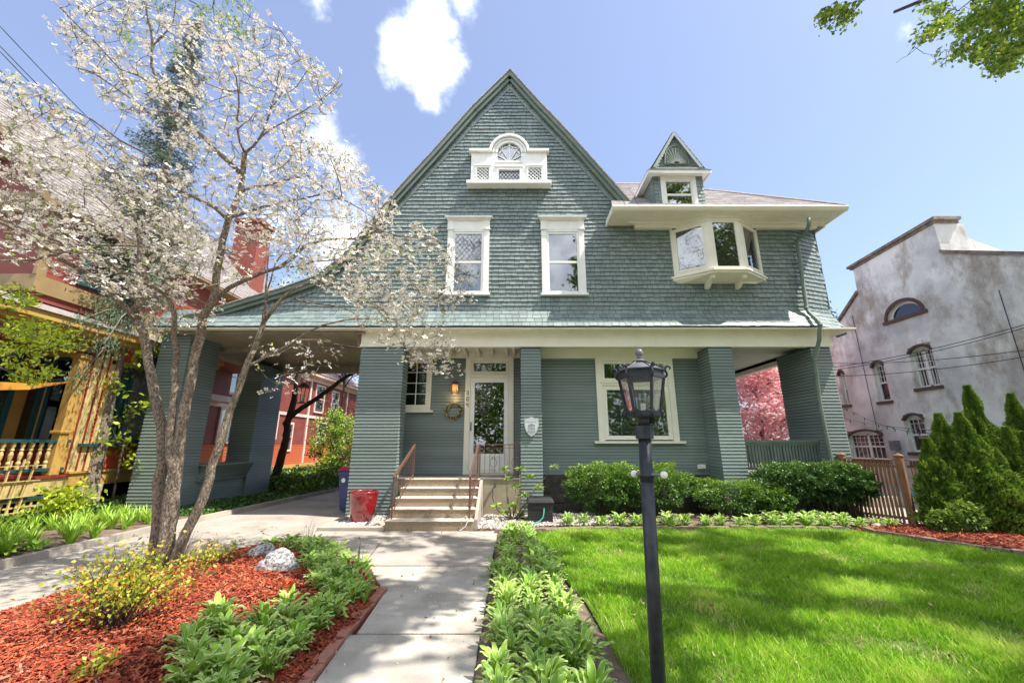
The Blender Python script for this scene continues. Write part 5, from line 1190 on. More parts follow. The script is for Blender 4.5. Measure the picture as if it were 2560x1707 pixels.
# arborvitae with many pointed tips
def arbor(label, base, spires, n=9000, group=None, m=None, size=.075):
    t = thing('arborvitae', label, 'evergreen', base, group); PP = []; DD = []; RR = []
    for (x, y, zt, r, zb) in spires:
        k = int(n * (zt - zb) * r); h = rng.random(k) ** .85; a = rng.random(k) * 2 * pi
        prof = r * .92 * np.clip((1 - h) ** .95 * 1.15, .03, 1) * (1 - .35 * np.clip(.25 - h, 0, 1) * 4 * .5)
        lump = np.array([.95 + .8 * noise.noise(Vector((cos(A) * 1.3 + x, sin(A) * 1.3 + y, H * 6))) + .5 * noise.noise(Vector((cos(A) * 3, sin(A) * 3, H * 14))) for A, H in zip(a, h)])
        sh = (.6 + .4 * rng.random(k) ** .6); R_ = prof * lump * sh * np.where(rng.random(k) < .05, 1.22, 1.0) + .02
        P = np.stack([x + R_ * np.cos(a), y + R_ * np.sin(a), zb + (zt - zb) * h], 1); PP.append(P)
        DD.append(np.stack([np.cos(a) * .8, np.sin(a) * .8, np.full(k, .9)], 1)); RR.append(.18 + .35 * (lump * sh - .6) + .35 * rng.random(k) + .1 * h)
    leafcloud('foliage', np.vstack(PP), size, m or m_arb, t, np.vstack(DD), .42, .7, rnd=np.concatenate(RR))
    mb = MB()
    for (x, y, zt, r, zb) in spires: mb.tube([(base[0] + (x - base[0]) * .3, base[1], -.02), (x, y, zb + (zt - zb) * .3), (x, y, zt - .25)], [.035, .022, .008], 5)
    mb.build('stems', m_bark, t); return t
def SP(u, v, Y, r, zb=.1): p = at(u, v, Y); return (p.x, p.y, p.z, r, zb)
GA = 'arborvitae at the right mulch bed'
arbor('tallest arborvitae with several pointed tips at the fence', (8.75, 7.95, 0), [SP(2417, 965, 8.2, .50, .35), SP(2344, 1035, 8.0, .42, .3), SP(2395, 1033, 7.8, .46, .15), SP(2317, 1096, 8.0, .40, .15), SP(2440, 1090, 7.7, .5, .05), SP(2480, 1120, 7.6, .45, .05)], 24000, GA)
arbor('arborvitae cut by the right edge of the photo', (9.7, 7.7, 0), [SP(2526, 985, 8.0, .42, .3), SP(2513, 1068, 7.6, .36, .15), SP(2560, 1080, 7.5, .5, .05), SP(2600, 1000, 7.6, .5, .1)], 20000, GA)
hedge('small pale green evergreen at the foot of the arborvitae', [((7.72, 7.7, .22), (.26, .24, .26)), ((7.98, 7.6, .32), (.28, .24, .34))], m_arb, None, 5000, .05)
# hostas
def hosta_proto(n, L, W, vari, up=.5, name='hosta'):
    root = bpy.data.objects.new(name, None); V = []; Fq = []; mi = []; rn = []; St = MB()
    for i in range(n):
        a = 2.4 * i + U(-.3, .3); q = i / n; el = radians(78 - 50 * q + U(-9, 9)) * (.7 + up * .5); l = L * U(.75, 1.1) * (.75 + .35 * sin(pi * min(1, q + .25))); pet = l * U(.5, .8)
        out = Vector((cos(a), sin(a), 0)); side = Vector((-sin(a), cos(a), 0)); p = out * .015 * i / n + out * .02; e = min(el, radians(85)); pts = []
        r0 = R(); w = W * l / L
        q0 = p + (out * cos(e) + Vector((0, 0, sin(e)))) * pet
        St.tube([p, p.lerp(q0, .5) + out * -.004, q0], [.006, .005, .004], 4)
        cur = q0; b = len(V); cols = [-1, -.82, 0, .82, 1]; NR = 7
        twist = U(-.3, .3)
        for r in range(NR + 1):
            t = r / NR; ww = w * (sin(pi * min(1, t ** .75 * .97 + .03))) ** .8 * (1 if t < .98 else .2); wave = .012 * sin(t * 9 + i)
            up_ = (Vector((0, 0, 1)) * cos(e) - out * sin(e)); sd = (side * cos(twist) + up_ * sin(twist))
            for c in cols: V.append(tuple(cur + sd * ww * .5 * c + up_ * (abs(c) * ww * .22 + (wave if abs(c) == 1 else 0))))
            cur = cur + (out * cos(e) + Vector((0, 0, sin(e)))) * (l / NR); e -= radians(U(7, 13))
        for r in range(NR):
            for c in range(4):
                k = b + r * 5 + c; Fq.append((k, k + 1, k + 6, k + 5)); mi.append(1 if (c in (0, 3) and vari) else 0); rn.append(r0)
    me = npmesh('leaves', np.array(V), np.array(Fq), [m_hc if vari else m_hg, m_hm if vari else m_hg], None, np.array(rn), np.array(mi), True)
    COL.objects.link(root); me.parent = root; st = St.build('stalks', m_hg, root); return root
def strap_proto(n, L, m, name='daylily', w=.012, stiff=1.0):
    root = bpy.data.objects.new(name, None); V = []; Fq = []; rn = []
    for i in range(n):
        a = U(0, 2 * pi); out = Vector((cos(a), sin(a), 0)); side = Vector((-sin(a), cos(a), 0)); e = radians(U(58, 88)); l = L * U(.6, 1.1); cur = out * U(0, .04) + side * U(-.03, .03); b = len(V); r0 = R()
        for r in range(8):
            t = r / 7; ww = w * (1 - t ** 2.5) + .0008; V += [tuple(cur - side * ww), tuple(cur + side * ww)]; cur = cur + (out * cos(e) + Vector((0, 0, sin(e)))) * l / 7; e -= radians(U(8, 17)) * t * 1.7 / stiff
        for r in range(7): k = b + r * 2; Fq.append((k, k + 1, k + 3, k + 2)); rn.append(r0)
    o = npmesh('leaves', np.array(V), np.array(Fq), m, None, np.array(rn), smooth=True); COL.objects.link(root); o.parent = root; return root
protos = [hosta_proto(k, .17, .054, True, .78) for k in (32, 38, 35, 28)]; gprotos = [hosta_proto(k, .16, .09, False, .2) for k in (18, 24)]; lprotos = [strap_proto(k, .42, m_lily) for k in (40, 55, 34)]
used = set()
def plant(pl, x, y, z, s, label, cat, group):
    k = random.randrange(len(pl)); src = pl[k]
    if src.name not in used: o = src; used.add(src.name); o.location = (x, y, z); o.rotation_euler = (0, 0, U(0, 6.28)); o.scale = (s, s, s); tag(o, label, cat, group)
    else: o = copy_tree(src, None, (x, y, z), U(0, 6.28), s, label, group); o['category'] = cat
    return o
def scatter(pl, pts, s0, s1, label, cat, group, hf, jit=.06):
    for (x, y) in pts: x += U(-jit, jit); y += U(-jit, jit); plant(pl, x, y, hf(x, y), U(s0, s1), label, cat, group)
G1 = 'variegated hostas along the right side of the walk'
pts = []
y = 1.75
while y < 7.9:
    xl = -.13 + .03 * sin(y * 2); xr = .48 if y < 4.8 else .48 - (y - 4.8) * .09
    k = 3 if y < 5.2 else 2
    for i in range(k): pts.append((xl + (xr - xl) * (i + .5 * ((int(y * 4)) % 2) * .4) / (k - 1 + .2), y))
    y += .21
scatter(protos, pts, .62, .9, 'white-edged hosta in the narrow bed right of the walk', 'plant', G1, hW)
G2 = 'variegated hostas left of the walk'
pts = [(-1.7, 2.75), (-1.75, 2.95), (-2.05, 3.05), (-1.66, 3.28), (-1.98, 3.35), (-2.3, 3.35), (-1.68, 3.62), (-2.0, 3.7), (-2.25, 3.62), (-1.68, 3.92), (-1.98, 4.0), (-1.72, 4.2)]
scatter(protos, pts + [(a - .14, b + .13) for a, b in pts], .62, .9, 'white-edged hosta in the near corner of the red mulch bed', 'plant', G2, hb)
pts = [(-1.72, 4.75), (-1.95, 4.7), (-1.75, 5.02), (-2.0, 5.05), (-2.25, 4.95), (-1.85, 5.3), (-2.1, 5.35), (-2.05, 5.6), (-2.3, 5.55), (-2.25, 5.85), (-2.5, 5.75), (-2.45, 6.1), (-2.7, 6.0), (-2.62, 6.35), (-2.9, 6.3), (-2.95, 6.55), (-3.2, 6.6), (-2.3, 5.25), (-2.55, 5.5), (-3.1, 6.9), (-3.45, 6.85)]
scatter(protos, pts + [(a + .11, b - .12) for a, b in pts], .58, .82, 'smaller white-edged hosta along the far curve of the red mulch bed', 'plant', 'small hostas on the far curve of the mulch bed', hb)
scatter(gprotos, [(-3.95, 6.95), (-3.75, 7.1), (-3.5, 7.15)], .5, .7, 'small plain green hosta at the far tip of the mulch bed', 'plant', 'small plain hostas', hb)
G3 = 'hostas in front of the foundation'
pts = [(1.05 + .34 * i, 8.52 + .05 * (i % 2)) for i in range(18)] + [(6.0, 8.72), (6.4, 8.75), (6.75, 8.78), (5.2, 8.75), (5.6, 8.72), (3.1, 8.75)]
scatter(protos, pts, .75, 1.0, 'small white-edged hosta behind the brown brick edging', 'plant', G3, hF, .04)
scatter(protos, [(7.2, 8.62), (7.45, 8.55), (7.6, 8.68)], .6, .75, 'white-edged hosta in front of the fence gate', 'plant', 'hostas in front of the gate', lambda x, y: 0)
G4 = 'daylilies in the bed left of the driveway'
pts = [(-7.15 - .33 * i, 4.5 + .37 * j + .1 * (i % 2)) for i in range(8) for j in range(13) if (i * 7 + j * 3) % 9 != 0 and not (i > 4 and j > 11)]
scatter(lprotos, [p for p in pts if not (abs(p[0] + 9.3) < .3 and abs(p[1] - 9.3) < .5)], .7, .95, 'bright green strap-leaved daylily left of the driveway kerb', 'plant', G4, hL, .12)
scatter(gprotos, [(-7.2 - .05 * (i % 3), 4.6 + .42 * i) for i in range(6)] + [(-7.6, 5.0), (-7.7, 5.6), (-8.0, 5.2), (-7.5, 6.2)], .8, 1.1, 'plain green hosta along the left driveway kerb', 'plant', 'hostas along the driveway kerb', hL, .08)
for P_ in protos + gprotos + lprotos:
    if P_.name not in used:
        for ch in list(P_.children): bpy.data.objects.remove(ch)
        bpy.data.objects.remove(P_)
# grassy tufts and a pair of dark spears by the walk
sp_ = strap_proto(12, .34, m_yew, 'grass_tuft', .004, 3); sp_.location = (-2.0, 5.72, .03); tag(sp_, 'dark upright grass tuft beside the walk hostas', 'plant', 'grass tufts')
copy_tree(sp_, None, (-3.3, 7.02, .03), 1, 1.0, 'dark upright grass tuft at the back of the mulch bed')
# tulips
m_tul = mat('tulip_petal', (.8, .05, .02), .4, ramp=[(0, (.75, .02, .015)), (.7, (.85, .12, .02)), (1, (.95, .5, .03))], trans=.3); m_tulp = mat('pink_tulip_petal', (.6, .04, .1), .4, trans=.3)
def tulip(x, y, z, h, s, m, label, group=None, open_=.5):
    t = thing('tulip', label, 'flower', (x, y, z), group); mb = MB(); mb.tube([(x, y, z), (x + .005, y, z + h * .5), (x, y, z + h)], .004, 5); mb.build('stem', m_hg, t)
    V = []; Fq = []; rn = []
    for k in range(6):
        a = k * pi / 3 + (.2 if k % 2 else 0); out = Vector((cos(a), sin(a), 0)); sd = Vector((-sin(a), cos(a), 0)); b = len(V)
        for r in range(5):
            q = r / 4; w = s * .42 * sin(pi * min(.97, q * .85 + .12)); rad = s * (.12 + .42 * sin(q * pi * .6) + open_ * .5 * q * q); c = Vector((x, y, z + h)) + out * rad + Vector((0, 0, s * 1.35 * q))
            V += [c - sd * w, c, c + sd * w]
        for r in range(4):
            for c_ in range(2): k0 = b + r * 3 + c_; Fq.append((k0, k0 + 1, k0 + 4, k0 + 3)); rn.append(1 - r / 4 * .9)
    npmesh('petals', np.array([tuple(v) for v in V]), np.array(Fq), m, t, np.array(rn), smooth=True)
    mb = MB()
    for k in range(3):
        a = U(0, 6.28); o = Vector((cos(a), sin(a), 0)); sd = Vector((-sin(a), cos(a), 0)); p = Vector((x, y, z)); q = p + o * .04 + Vector((0, 0, h * .45)); r = p + o * .09 + Vector((0, 0, h * .7)); mb.quad(p - sd * .008, p + sd * .008, q + sd * .014, q - sd * .014); mb.poly([q - sd * .014, q + sd * .014, r])
    mb.build('leaves', m_hg, t)
p = gr(715, 1510, .1); tulip(p.x, p.y, .13, .12, .05, m_tul, 'open red and yellow tulip alone on the red mulch', open_=.75)
for i, (u, v) in enumerate([(870, 1412), (881, 1415), (900, 1440), (909, 1444), (915, 1455)]): p = gr(u, v, .22); tulip(p.x, p.y, .02, .22, .028, m_tulp, 'small closed pink tulip among the hostas by the walk', 'closed pink tulips by the walk', .0)
# ---- branching tree builder
class Tree:
    def __init__(s): s.pos = []; s.par = []; s.fix = []; s.br = MB()
    def limb(s, pts, r0, r1, sides=10, kink=.012, seg=.14):
        P = [Vector(p) for p in pts]; out = [P[0]]
        for i in range(len(P) - 1):
            a, b = P[i], P[i + 1]; pa = P[i - 1] if i else a - (b - a); pb = P[i + 2] if i + 2 < len(P) else b + (b - a)
            n = max(1, int((b - a).length / seg))
            for k in range(1, n + 1):
                t = k / n; t2, t3 = t * t, t * t * t
                q = .5 * ((2 * a) + (-pa + b) * t + (2 * pa - 5 * a + 4 * b - pb) * t2 + (-pa + 3 * a - 3 * b + pb) * t3)
                if i + t < len(P) - 1.01: q += Vector((U(-1, 1), U(-1, 1), U(-1, 1))) * kink
                out.append(q)
        n = len(out); rad = [(r0 + (r1 - r0) * (i / max(1, n - 1)) ** .8) * (1 + .06 * noise.noise(q * 9)) for i, q in enumerate(out)]
        s.br.tube(out, rad, sides)
        for i, q in enumerate(out[1:]): s.pos.append(q.copy())
        return out
    def grow(s, targets, rbase=.0085, step=.16, up=.12):
        """connect each target to the nearest point of the tree with a bent twig"""
        pos = np.array([tuple(p) for p in s.pos]); T = np.array(targets); d = np.array([np.min(np.linalg.norm(pos - t, axis=1)) for t in T]); order = np.argsort(d); tips = []
        cap = len(pos) + len(T) * 12; buf = np.zeros((cap, 3)); buf[:len(pos)] = pos; n = len(pos)
        for k in order:
            t = T[k]; dd = np.linalg.norm(buf[:n] - t, axis=1); j = int(np.argmin(dd)); a = Vector(buf[j]); b = Vector(t); L = (b - a).length
            if L < .03: continue
            m = max(2, int(L / step)); side = Vector((U(-1, 1), U(-1, 1), U(-.4, .4))) * L * .09; pts = [a]
            for i in range(1, m + 1):
                q = i / m; p = a.lerp(b, q) + side * sin(pi * q) - Vector((0, 0, up * L * sin(pi * q) * .6)) + Vector((U(-1, 1), U(-1, 1), U(-1, 1))) * .012; pts.append(p)
                if n < cap: buf[n] = p; n += 1
            r = rbase * min(1.6, .45 + L * .9); s.br.tube(pts, [r * (1 - .6 * i / m) + .0012 for i in range(m + 1)], 4 if r > .006 else 3, cap=False); tips.append((pts[-1], pts))
        return tips
def poly_pts(poly, n):
    xs = [p[0] for p in poly]; yv = [p[1] for p in poly]; out = []
    while len(out) < n:
        u, v = U(min(xs), max(xs)), U(min(yv), max(yv))
        if pip(u, v, poly): out.append((u, v))
    return out
def flowers(name, C, s, m, parent, m2=None, up=.9, cen=True, petals=4):
    n = len(C); C = np.array(C); Nn = unit(n) * .75; Nn[:, 2] += up; Nn /= np.linalg.norm(Nn, axis=1)[:, None]
    A = np.cross(Nn, unit(n)); A /= np.linalg.norm(A, axis=1)[:, None]; B = np.cross(Nn, A); s = s * (.7 + .5 * rng.random(n)); rr0 = rng.random(n); Vs = []; rn = []
    cup = .15 + .5 * rng.random(n)
    for k in range(petals):
        a = k * 2 * pi / petals; d = A * cos(a) + B * sin(a); e = -A * sin(a) + B * cos(a); ln = s * (.9 + .2 * rng.random(n)); S = ln[:, None]
        Vs.append(np.stack([C + d * S * .06, C + d * S * .62 + e * S * .40 + Nn * S * (cup * .25)[:, None], C + d * S * .98 + Nn * S * cup[:, None] * .55, C + d * S * .62 - e * S * .40 + Nn * S * (cup * .25)[:, None]], 1)); rn.append(np.clip(rr0 + .25 * (rng.random(n) - .5), 0, 1))
    V = np.concatenate(Vs).reshape(-1, 3); o = npmesh(name, V, np.arange(len(V)).reshape(-1, 4), m, parent, rnd=np.concatenate(rn))
    if cen:
        r = s[:, None] * .13; V = np.stack([C + A * r + Nn * r, C + B * r + Nn * r, C - A * r + Nn * r, C - B * r + Nn * r], 1).reshape(-1, 3); npmesh(name + '_centres', V, np.arange(len(V)).reshape(-1, 4), m2 or m_bcen, parent)
    return o
# ---------------------------------------------------------------- the flowering dogwood
dw = thing('flowering_dogwood', 'multi-stemmed dogwood covered in white blossoms beside the driveway', 'tree', (-4.45, 5.75, 0)); T = Tree()
def dy(u, v): return 5.75 - 1.25 * max(0, min(1, (900 - v) / 900)) + (.5 * max(0, min(1, (u - 560) / 500)) if v > 350 else 0) - (.35 * max(0, (350 - u) / 350) if v < 800 else 0)
def DP(pts, off=0.0, dd=0.0): return [at(u, v, dy(u, v) + off + dd * i / max(1, len(pts) - 1)) for i, (u, v) in enumerate(pts)]
def root_(p): q = p[0].copy(); return [Vector((q.x - .02, q.y + .02, -.06)), q] + p[1:]
T.limb(root_(DP([(384, 1395), (400, 1283), (398, 1206), (406, 1168), (408, 1110), (394, 1015), (370, 910), (364, 868), (356, 830), (342, 804)], .06, .1)), .085, .055, 12)
T.limb(DP([(342, 804), (342, 766), (357, 728), (362, 689), (352, 651), (349, 600), (330, 530), (300, 480), (282, 440), (262, 400), (250, 378)], .16, .1), .052, .012)
T.limb(DP([(342, 804), (306, 761), (255, 720), (217, 684), (179, 661), (135, 636), (60, 585), (-30, 540)], .16, -.8), .045, .014)
T.limb(DP([(135, 636), (80, 652), (0, 650), (-60, 662)], -.35, -.3), .02, .01)
T.limb(DP([(135, 636), (200, 622), (235, 614), (320, 616), (400, 624)], -.35, .3), .018, .008)
T.limb(DP([(200, 622), (140, 600), (80, 580), (0, 545)], -.3, -.4), .02, .01)
T.limb(root_(DP([(404, 1397), (415, 1321), (423, 1225), (434, 1190), (425, 1110), (436, 996), (440, 900), (444, 893), (434, 842), (434, 791), (421, 743)], -.05, -.05)), .07, .03, 12)
T.limb(DP([(421, 743), (390, 722), (350, 697), (293, 676), (250, 640), (217, 625), (166, 615), (110, 600)], -.1, -.5), .026, .010)
T.limb(DP([(350, 697), (330, 640), (300, 560), (250, 500), (212, 470), (212, 520)], -.1, .3), .015, .007)
T.limb(DP([(421, 743), (410, 700), (416, 660), (430, 610), (420, 560)], -.1, .3), .018, .008)
T.limb(root_(DP([(412, 1397), (424, 1321), (432, 1250), (440, 1168), (455, 1072), (471, 976), (486, 900), (500, 842), (510, 791), (531, 753), (540, 702), (548, 651), (556, 600), (574, 543), (597, 490), (608, 440), (612, 383)], 0, -.1)), .088, .034, 12)
T.limb(DP([(608, 440), (536, 371), (490, 325), (436, 283), (402, 226), (379, 165), (383, 115), (371, 46), (360, -20)], -.1, -.3), .036, .010)
T.limb(DP([(402, 226), (350, 190), (300, 170), (240, 110), (190, 60), (150, 20)], -.3, -.5), .014, .006)
T.limb(DP([(436, 283), (400, 280), (360, 270), (300, 225), (230, 180), (190, 170)], -.25, -.5), .016, .006)
T.limb(DP([(402, 226), (450, 222), (495, 210), (540, 180)], -.3, .3), .012, .005)
T.limb(DP([(383, 115), (430, 60), (440, 0)], -.35, -.2), .010, .005)
T.limb(DP([(612, 383), (651, 344), (681, 268), (697, 172), (698, 77)], -.1, .1), .020, .004)
T.limb(DP([(651, 344), (708, 306), (804, 249), (857, 209)], -.1, .3), .013, .004)
T.limb(DP([(681, 268), (720, 200), (745, 150)], -.1, .2), .008, .003)
T.limb(DP([(612, 383), (593, 325), (597, 268), (589, 191), (536, 107), (500, 60)], -.1, -.4), .018, .005)
T.limb(DP([(593, 325), (640, 280), (670, 200)], -.15, .3), .009, .004)
T.limb(DP([(568, 548), (536, 520), (459, 478), (417, 432), (364, 383), (300, 352), (230, 300), (170, 270)], -.08, -.5), .030, .007)
T.limb(DP([(459, 478), (420, 490), (380, 470), (340, 430)], -.2, .3), .012, .005)
T.limb(DP([(568, 545), (630, 528), (651, 520), (700, 506), (727, 501), (796, 488), (850, 470)], -.08, .4), .026, .010)
T.limb(DP([(604, 480), (631, 467), (708, 455), (773, 440), (811, 475), (880, 509), (960, 560)], -.08, .5), .020, .006)
T.limb(DP([(510, 791), (533, 751), (600, 706), (660, 680), (700, 668), (735, 640), (770, 610), (815, 600), (880, 597), (920, 585), (950, 565)], -.05, .5), .040, .016)
T.limb(DP([(880, 597), (930, 595), (1000, 635), (1080, 690), (1100, 740)], .35, .3), .015, .006)
T.limb(DP([(725, 668), (790, 655), (860, 648), (930, 650), (990, 690)], .1, .4), .014, .006)
T.limb(DP([(815, 618), (880, 628), (950, 625), (1010, 640)], .2, .5), .012, .005)
T.limb(DP([(735, 640), (760, 590), (790, 570), (810, 540)], .1, .3), .012, .005)
T.limb(root_(DP([(428, 1425), (445, 1375), (463, 1332), (486, 1285), (509, 1244), (522, 1198), (530, 1165), (545, 1120), (566, 1053), (597, 965), (612, 925), (645, 849), (660, 805)], -.12, .15)), .070, .036, 12)
T.limb(DP([(616, 915), (640, 905), (691, 880), (740, 850), (768, 832), (806, 812), (844, 804), (921, 796)], -.02, .5), .028, .009)
T.limb(DP([(740, 850), (800, 850), (850, 862), (915, 870)], .1, .4), .012, .005)
T.limb(DP([(660, 805), (684, 769), (740, 720), (790, 705), (830, 712), (885, 706)], .02, .5), .028, .012)
T.limb(DP([(735, 745), (745, 752), (800, 760), (855, 768), (900, 790)], .1, .3), .018, .006)
T.limb(DP([(885, 706), (910, 745), (960, 790), (1000, 840), (1040, 900), (1080, 930)], .4, .2), .012, .005)
T.limb(DP([(658, 805), (663, 760), (668, 690), (672, 640), (665, 600)], .0, .2), .020, .008)
T.limb(DP([(658, 805), (672, 720), (690, 660), (730, 600), (740, 560)], .05, .5), .015, .007)
dog_regions = [([(0, 190), (0, 640), (150, 690), (330, 760), (470, 740), (560, 620), (440, 480), (330, 370), (200, 300), (110, 210)], 850),
    ([(110, 0), (420, 0), (560, 60), (640, 130), (700, 75), (860, 205), (825, 300), (740, 380), (640, 430), (520, 420), (380, 330), (250, 250), (160, 130)], 540),
    ([(600, 440), (760, 330), (860, 385), (960, 480), (1010, 555), (1110, 600), (1170, 700), (1180, 770), (1000, 820), (820, 720), (660, 640)], 780),
    ([(860, 740), (1050, 740), (1140, 850), (1150, 940), (1090, 950), (1000, 900), (900, 820)], 150),
    ([(430, 430), (600, 440), (650, 620), (600, 730), (450, 640)], 130), ([(330, 750), (560, 760), (500, 850), (380, 850)], 25),
    ([(640, 860), (780, 850), (860, 900), (700, 1010), (650, 960)], 26), ([(540, 40), (700, 60), (680, 200), (560, 160)], 36)]
tg = []
for poly, n in dog_regions:
    for (u, v) in poly_pts(poly, n): tg.append(tuple(at(u, v, max(3.4, dy(u, v) + random.gauss(0, .55)))))
tips = T.grow(tg, .006, .15, .10)
C = []; CL = []
for tip, pts in tips:
    for _ in range(random.choice((2, 3, 4, 4, 5))): c_ = tip + Vector((random.gauss(0, .075), random.gauss(0, .075), random.gauss(.02, .04))); C.append(tuple(c_)); T.br.tube([tip.lerp(pts[-2], .4), tip.lerp(c_, .6) + Vector((0, 0, -.012)), c_], [.0018, .0015, .0012], 3, cap=False)
    if len(pts) > 3 and R() < .6: C.append(tuple(pts[-2] + Vector((U(-.05, .05), U(-.05, .05), U(0, .05)))))
    if R() < .5: CL.append(tuple(tip + Vector((U(-.06, .06), U(-.06, .06), U(-.02, .06)))))
T.br.build('trunk', m_bark, dw, smooth=True)
flowers('blossoms', C, .039, m_bloom, dw); leafcloud('young_leaves', np.array(CL + [tuple(Vector(c) + Vector((0, 0, .02))) for c in CL]), .05, m_young, dw)
# suckers at the foot
mb = MB()
for k in range(14): a = U(0, 6.28); p = Vector((-4.3 + .12 * cos(a), 5.55 + .1 * sin(a), 0.05)); mb.tube([p, p + Vector((U(-.15, .25), U(-.1, .1), U(.15, .5)))], [.004, .0015], 3)
mb.build('suckers', m_barkd, dw)
# ---------------------------------------------------------------- shrubs with stems and leaves
def stem_shrub(name, label, cat, c, r, h, ns, nl, leaf, m, group=None, aspect=.6, spread=1.0, mst=None, lean=(0, 0)):
    t = thing(name, label, cat, c, group); mb = MB(); P = []
    for i in range(ns):
        a = U(0, 2 * pi); rr0 = r * sqrt(R()) * spread; e = Vector((c[0] + rr0 * cos(a) + lean[0], c[1] + rr0 * sin(a) + lean[1], c[2] + h * U(.55, 1) * (1 - .35 * (rr0 / r) ** 2))); b = Vector((c[0] + U(-.08, .08) * r * 2, c[1] + U(-.08, .08) * r * 2, c[2] - .02))
        pts = [b.lerp(e, q) + Vector((U(-.02, .02), U(-.02, .02), .12 * h * sin(pi * q))) for q in np.linspace(0, 1, 6)]; mb.tube(pts, [.0055 * (1 - .75 * k / 5) for k in range(6)], 4, cap=False)
        for k in range(int(nl / ns)):
            q = U(.35, 1.02); j = min(4, int(q * 5)); p = pts[j].lerp(pts[j + 1], min(1, q * 5 - j)); P.append(tuple(p + Vector((random.gauss(0, .05), random.gauss(0, .05), random.gauss(0, .04))) * (r / .5)))
    mb.build('stems', mst or m_barkd, t); leafcloud('leaves', np.array(P), leaf, m, t, aspect=aspect, nrm=np.tile((0, 0, .2), (len(P), 1)), jit=1.0); return t
m_spirea = mat('spirea_leaf', (.5, .5, .05), .5, ramp=ramp4((.13, .24, .03), (.34, .42, .03), (.66, .60, .06), (.70, .34, .08)), trans=.4)
stem_shrub('golden_shrub', 'small golden-leaved shrub with bare stems in front of the dogwood', 'shrub', (-3.22, 3.72, .14), .62, .70, 60, 1900, .036, m_spirea, aspect=.62)
stem_shrub('golden_shrub', 'little golden-green shrub sprouting beside the grey boulders', 'shrub', (-3.62, 5.35, .14), .33, .36, 20, 380, .034, m_spirea, aspect=.62)
stem_shrub('golden_shrub', 'tuft of golden leaves low at the near edge of the mulch', 'shrub', (-2.75, 3.05, .14), .2, .16, 12, 200, .036, m_spirea, aspect=.6)
# rhododendron by the stoop
rh = thing('rhododendron', 'leggy rhododendron with drooping whorled leaves in front of the stoop', 'shrub', (-.05, 9.05, 0)); mb = MB(); P = []; D = []
for (u, v) in [(1300, 1170), (1262, 1170), (1270, 1195), (1325, 1190), (1345, 1215), (1290, 1215), (1385, 1165), (1310, 1235), (1280, 1262), (1262, 1280), (1300, 1285), (1255, 1300), (1320, 1265), (1240, 1262), (1290, 1305)]:
    e = at(u, v, U(8.85, 9.2)); b = Vector((-.02 + U(-.05, .05), 9.05, .03)); mid = b.lerp(e, .5) + Vector((U(-.08, .08), 0, .02)); mb.tube([b, mid, e], [.012, .009, .006], 5)
    for k in range(17): a = k * 2.4; d = Vector((cos(a), sin(a), -.45 + .8 * (k % 3) / 2)).normalized(); P.append(tuple(e + d * .07)); D.append(tuple(d))
mb.build('stems', m_bark, rh, smooth=True); leafcloud('leaves', np.array(P), .15, m_green, rh, np.array(D) * 3, .30, .3, rnd=.6 + .4 * rng.random(len(P)))
# ---- generic tree: trunk, limbs, leaf clumps
def leafy_tree(name, label, base, h, r, m, n, leaf, group=None, trunk_r=.15, crown0=.35, kind='blob', lobes=14, aspect=.6, tm=None, cull=None, lump=.3, flower=False, lean=(0, 0)):
    t = thing(name, label, 'tree', base, group); b = Vector(base); mb = MB(); top = b + Vector((lean[0], lean[1], h * .8)); mb.tube([b + Vector((0, 0, -.05)), b.lerp(top, .4) + Vector((U(-.1, .1), 0, 0)), top], [trunk_r, trunk_r * .7, trunk_r * .25], 8); PP = []; RR = []
    for i in range(lobes):
        a = 2.4 * i; q = (i + .5) / lobes; hz = h * (crown0 + (1 - crown0) * q); rr0 = r * sqrt(max(.05, 1 - (2 * q - .9) ** 2 * .8)) * .68
        c = Vector((b.x + lean[0] * q + rr0 * cos(a) * U(.7, 1.1), b.y + lean[1] * q + rr0 * sin(a) * U(.7, 1.1), b.z + hz)); s = r * U(.38, .58)
        st = b.lerp(top, min(.95, max(.2, (c.z - s - b.z) / (h * .8)))); mb.tube([st, st.lerp(c, .5) + Vector((0, 0, s * .15)), c], [trunk_r * .35, trunk_r * .2, .015], 5)
        for _ in range(5): e = c + Vector(unit(1)[0]) * s * .8; mb.tube([c.lerp(st, .3), e], [.012, .004], 3, cap=False)
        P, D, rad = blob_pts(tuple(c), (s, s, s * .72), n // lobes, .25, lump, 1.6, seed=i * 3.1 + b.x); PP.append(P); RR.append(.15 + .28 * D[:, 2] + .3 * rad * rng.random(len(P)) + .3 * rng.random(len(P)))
    mb.build('trunk', tm or m_barkd, t, smooth=True); P = np.vstack(PP); rn = np.concatenate(RR)
    if cull is not None: k = cull(P); P, rn = P[k], rn[k]
    if flower: flowers('blossoms', P, leaf, m, t, cen=False)
    else: leafcloud('foliage', P, leaf, m, t, aspect=aspect, rnd=rn)
    return t
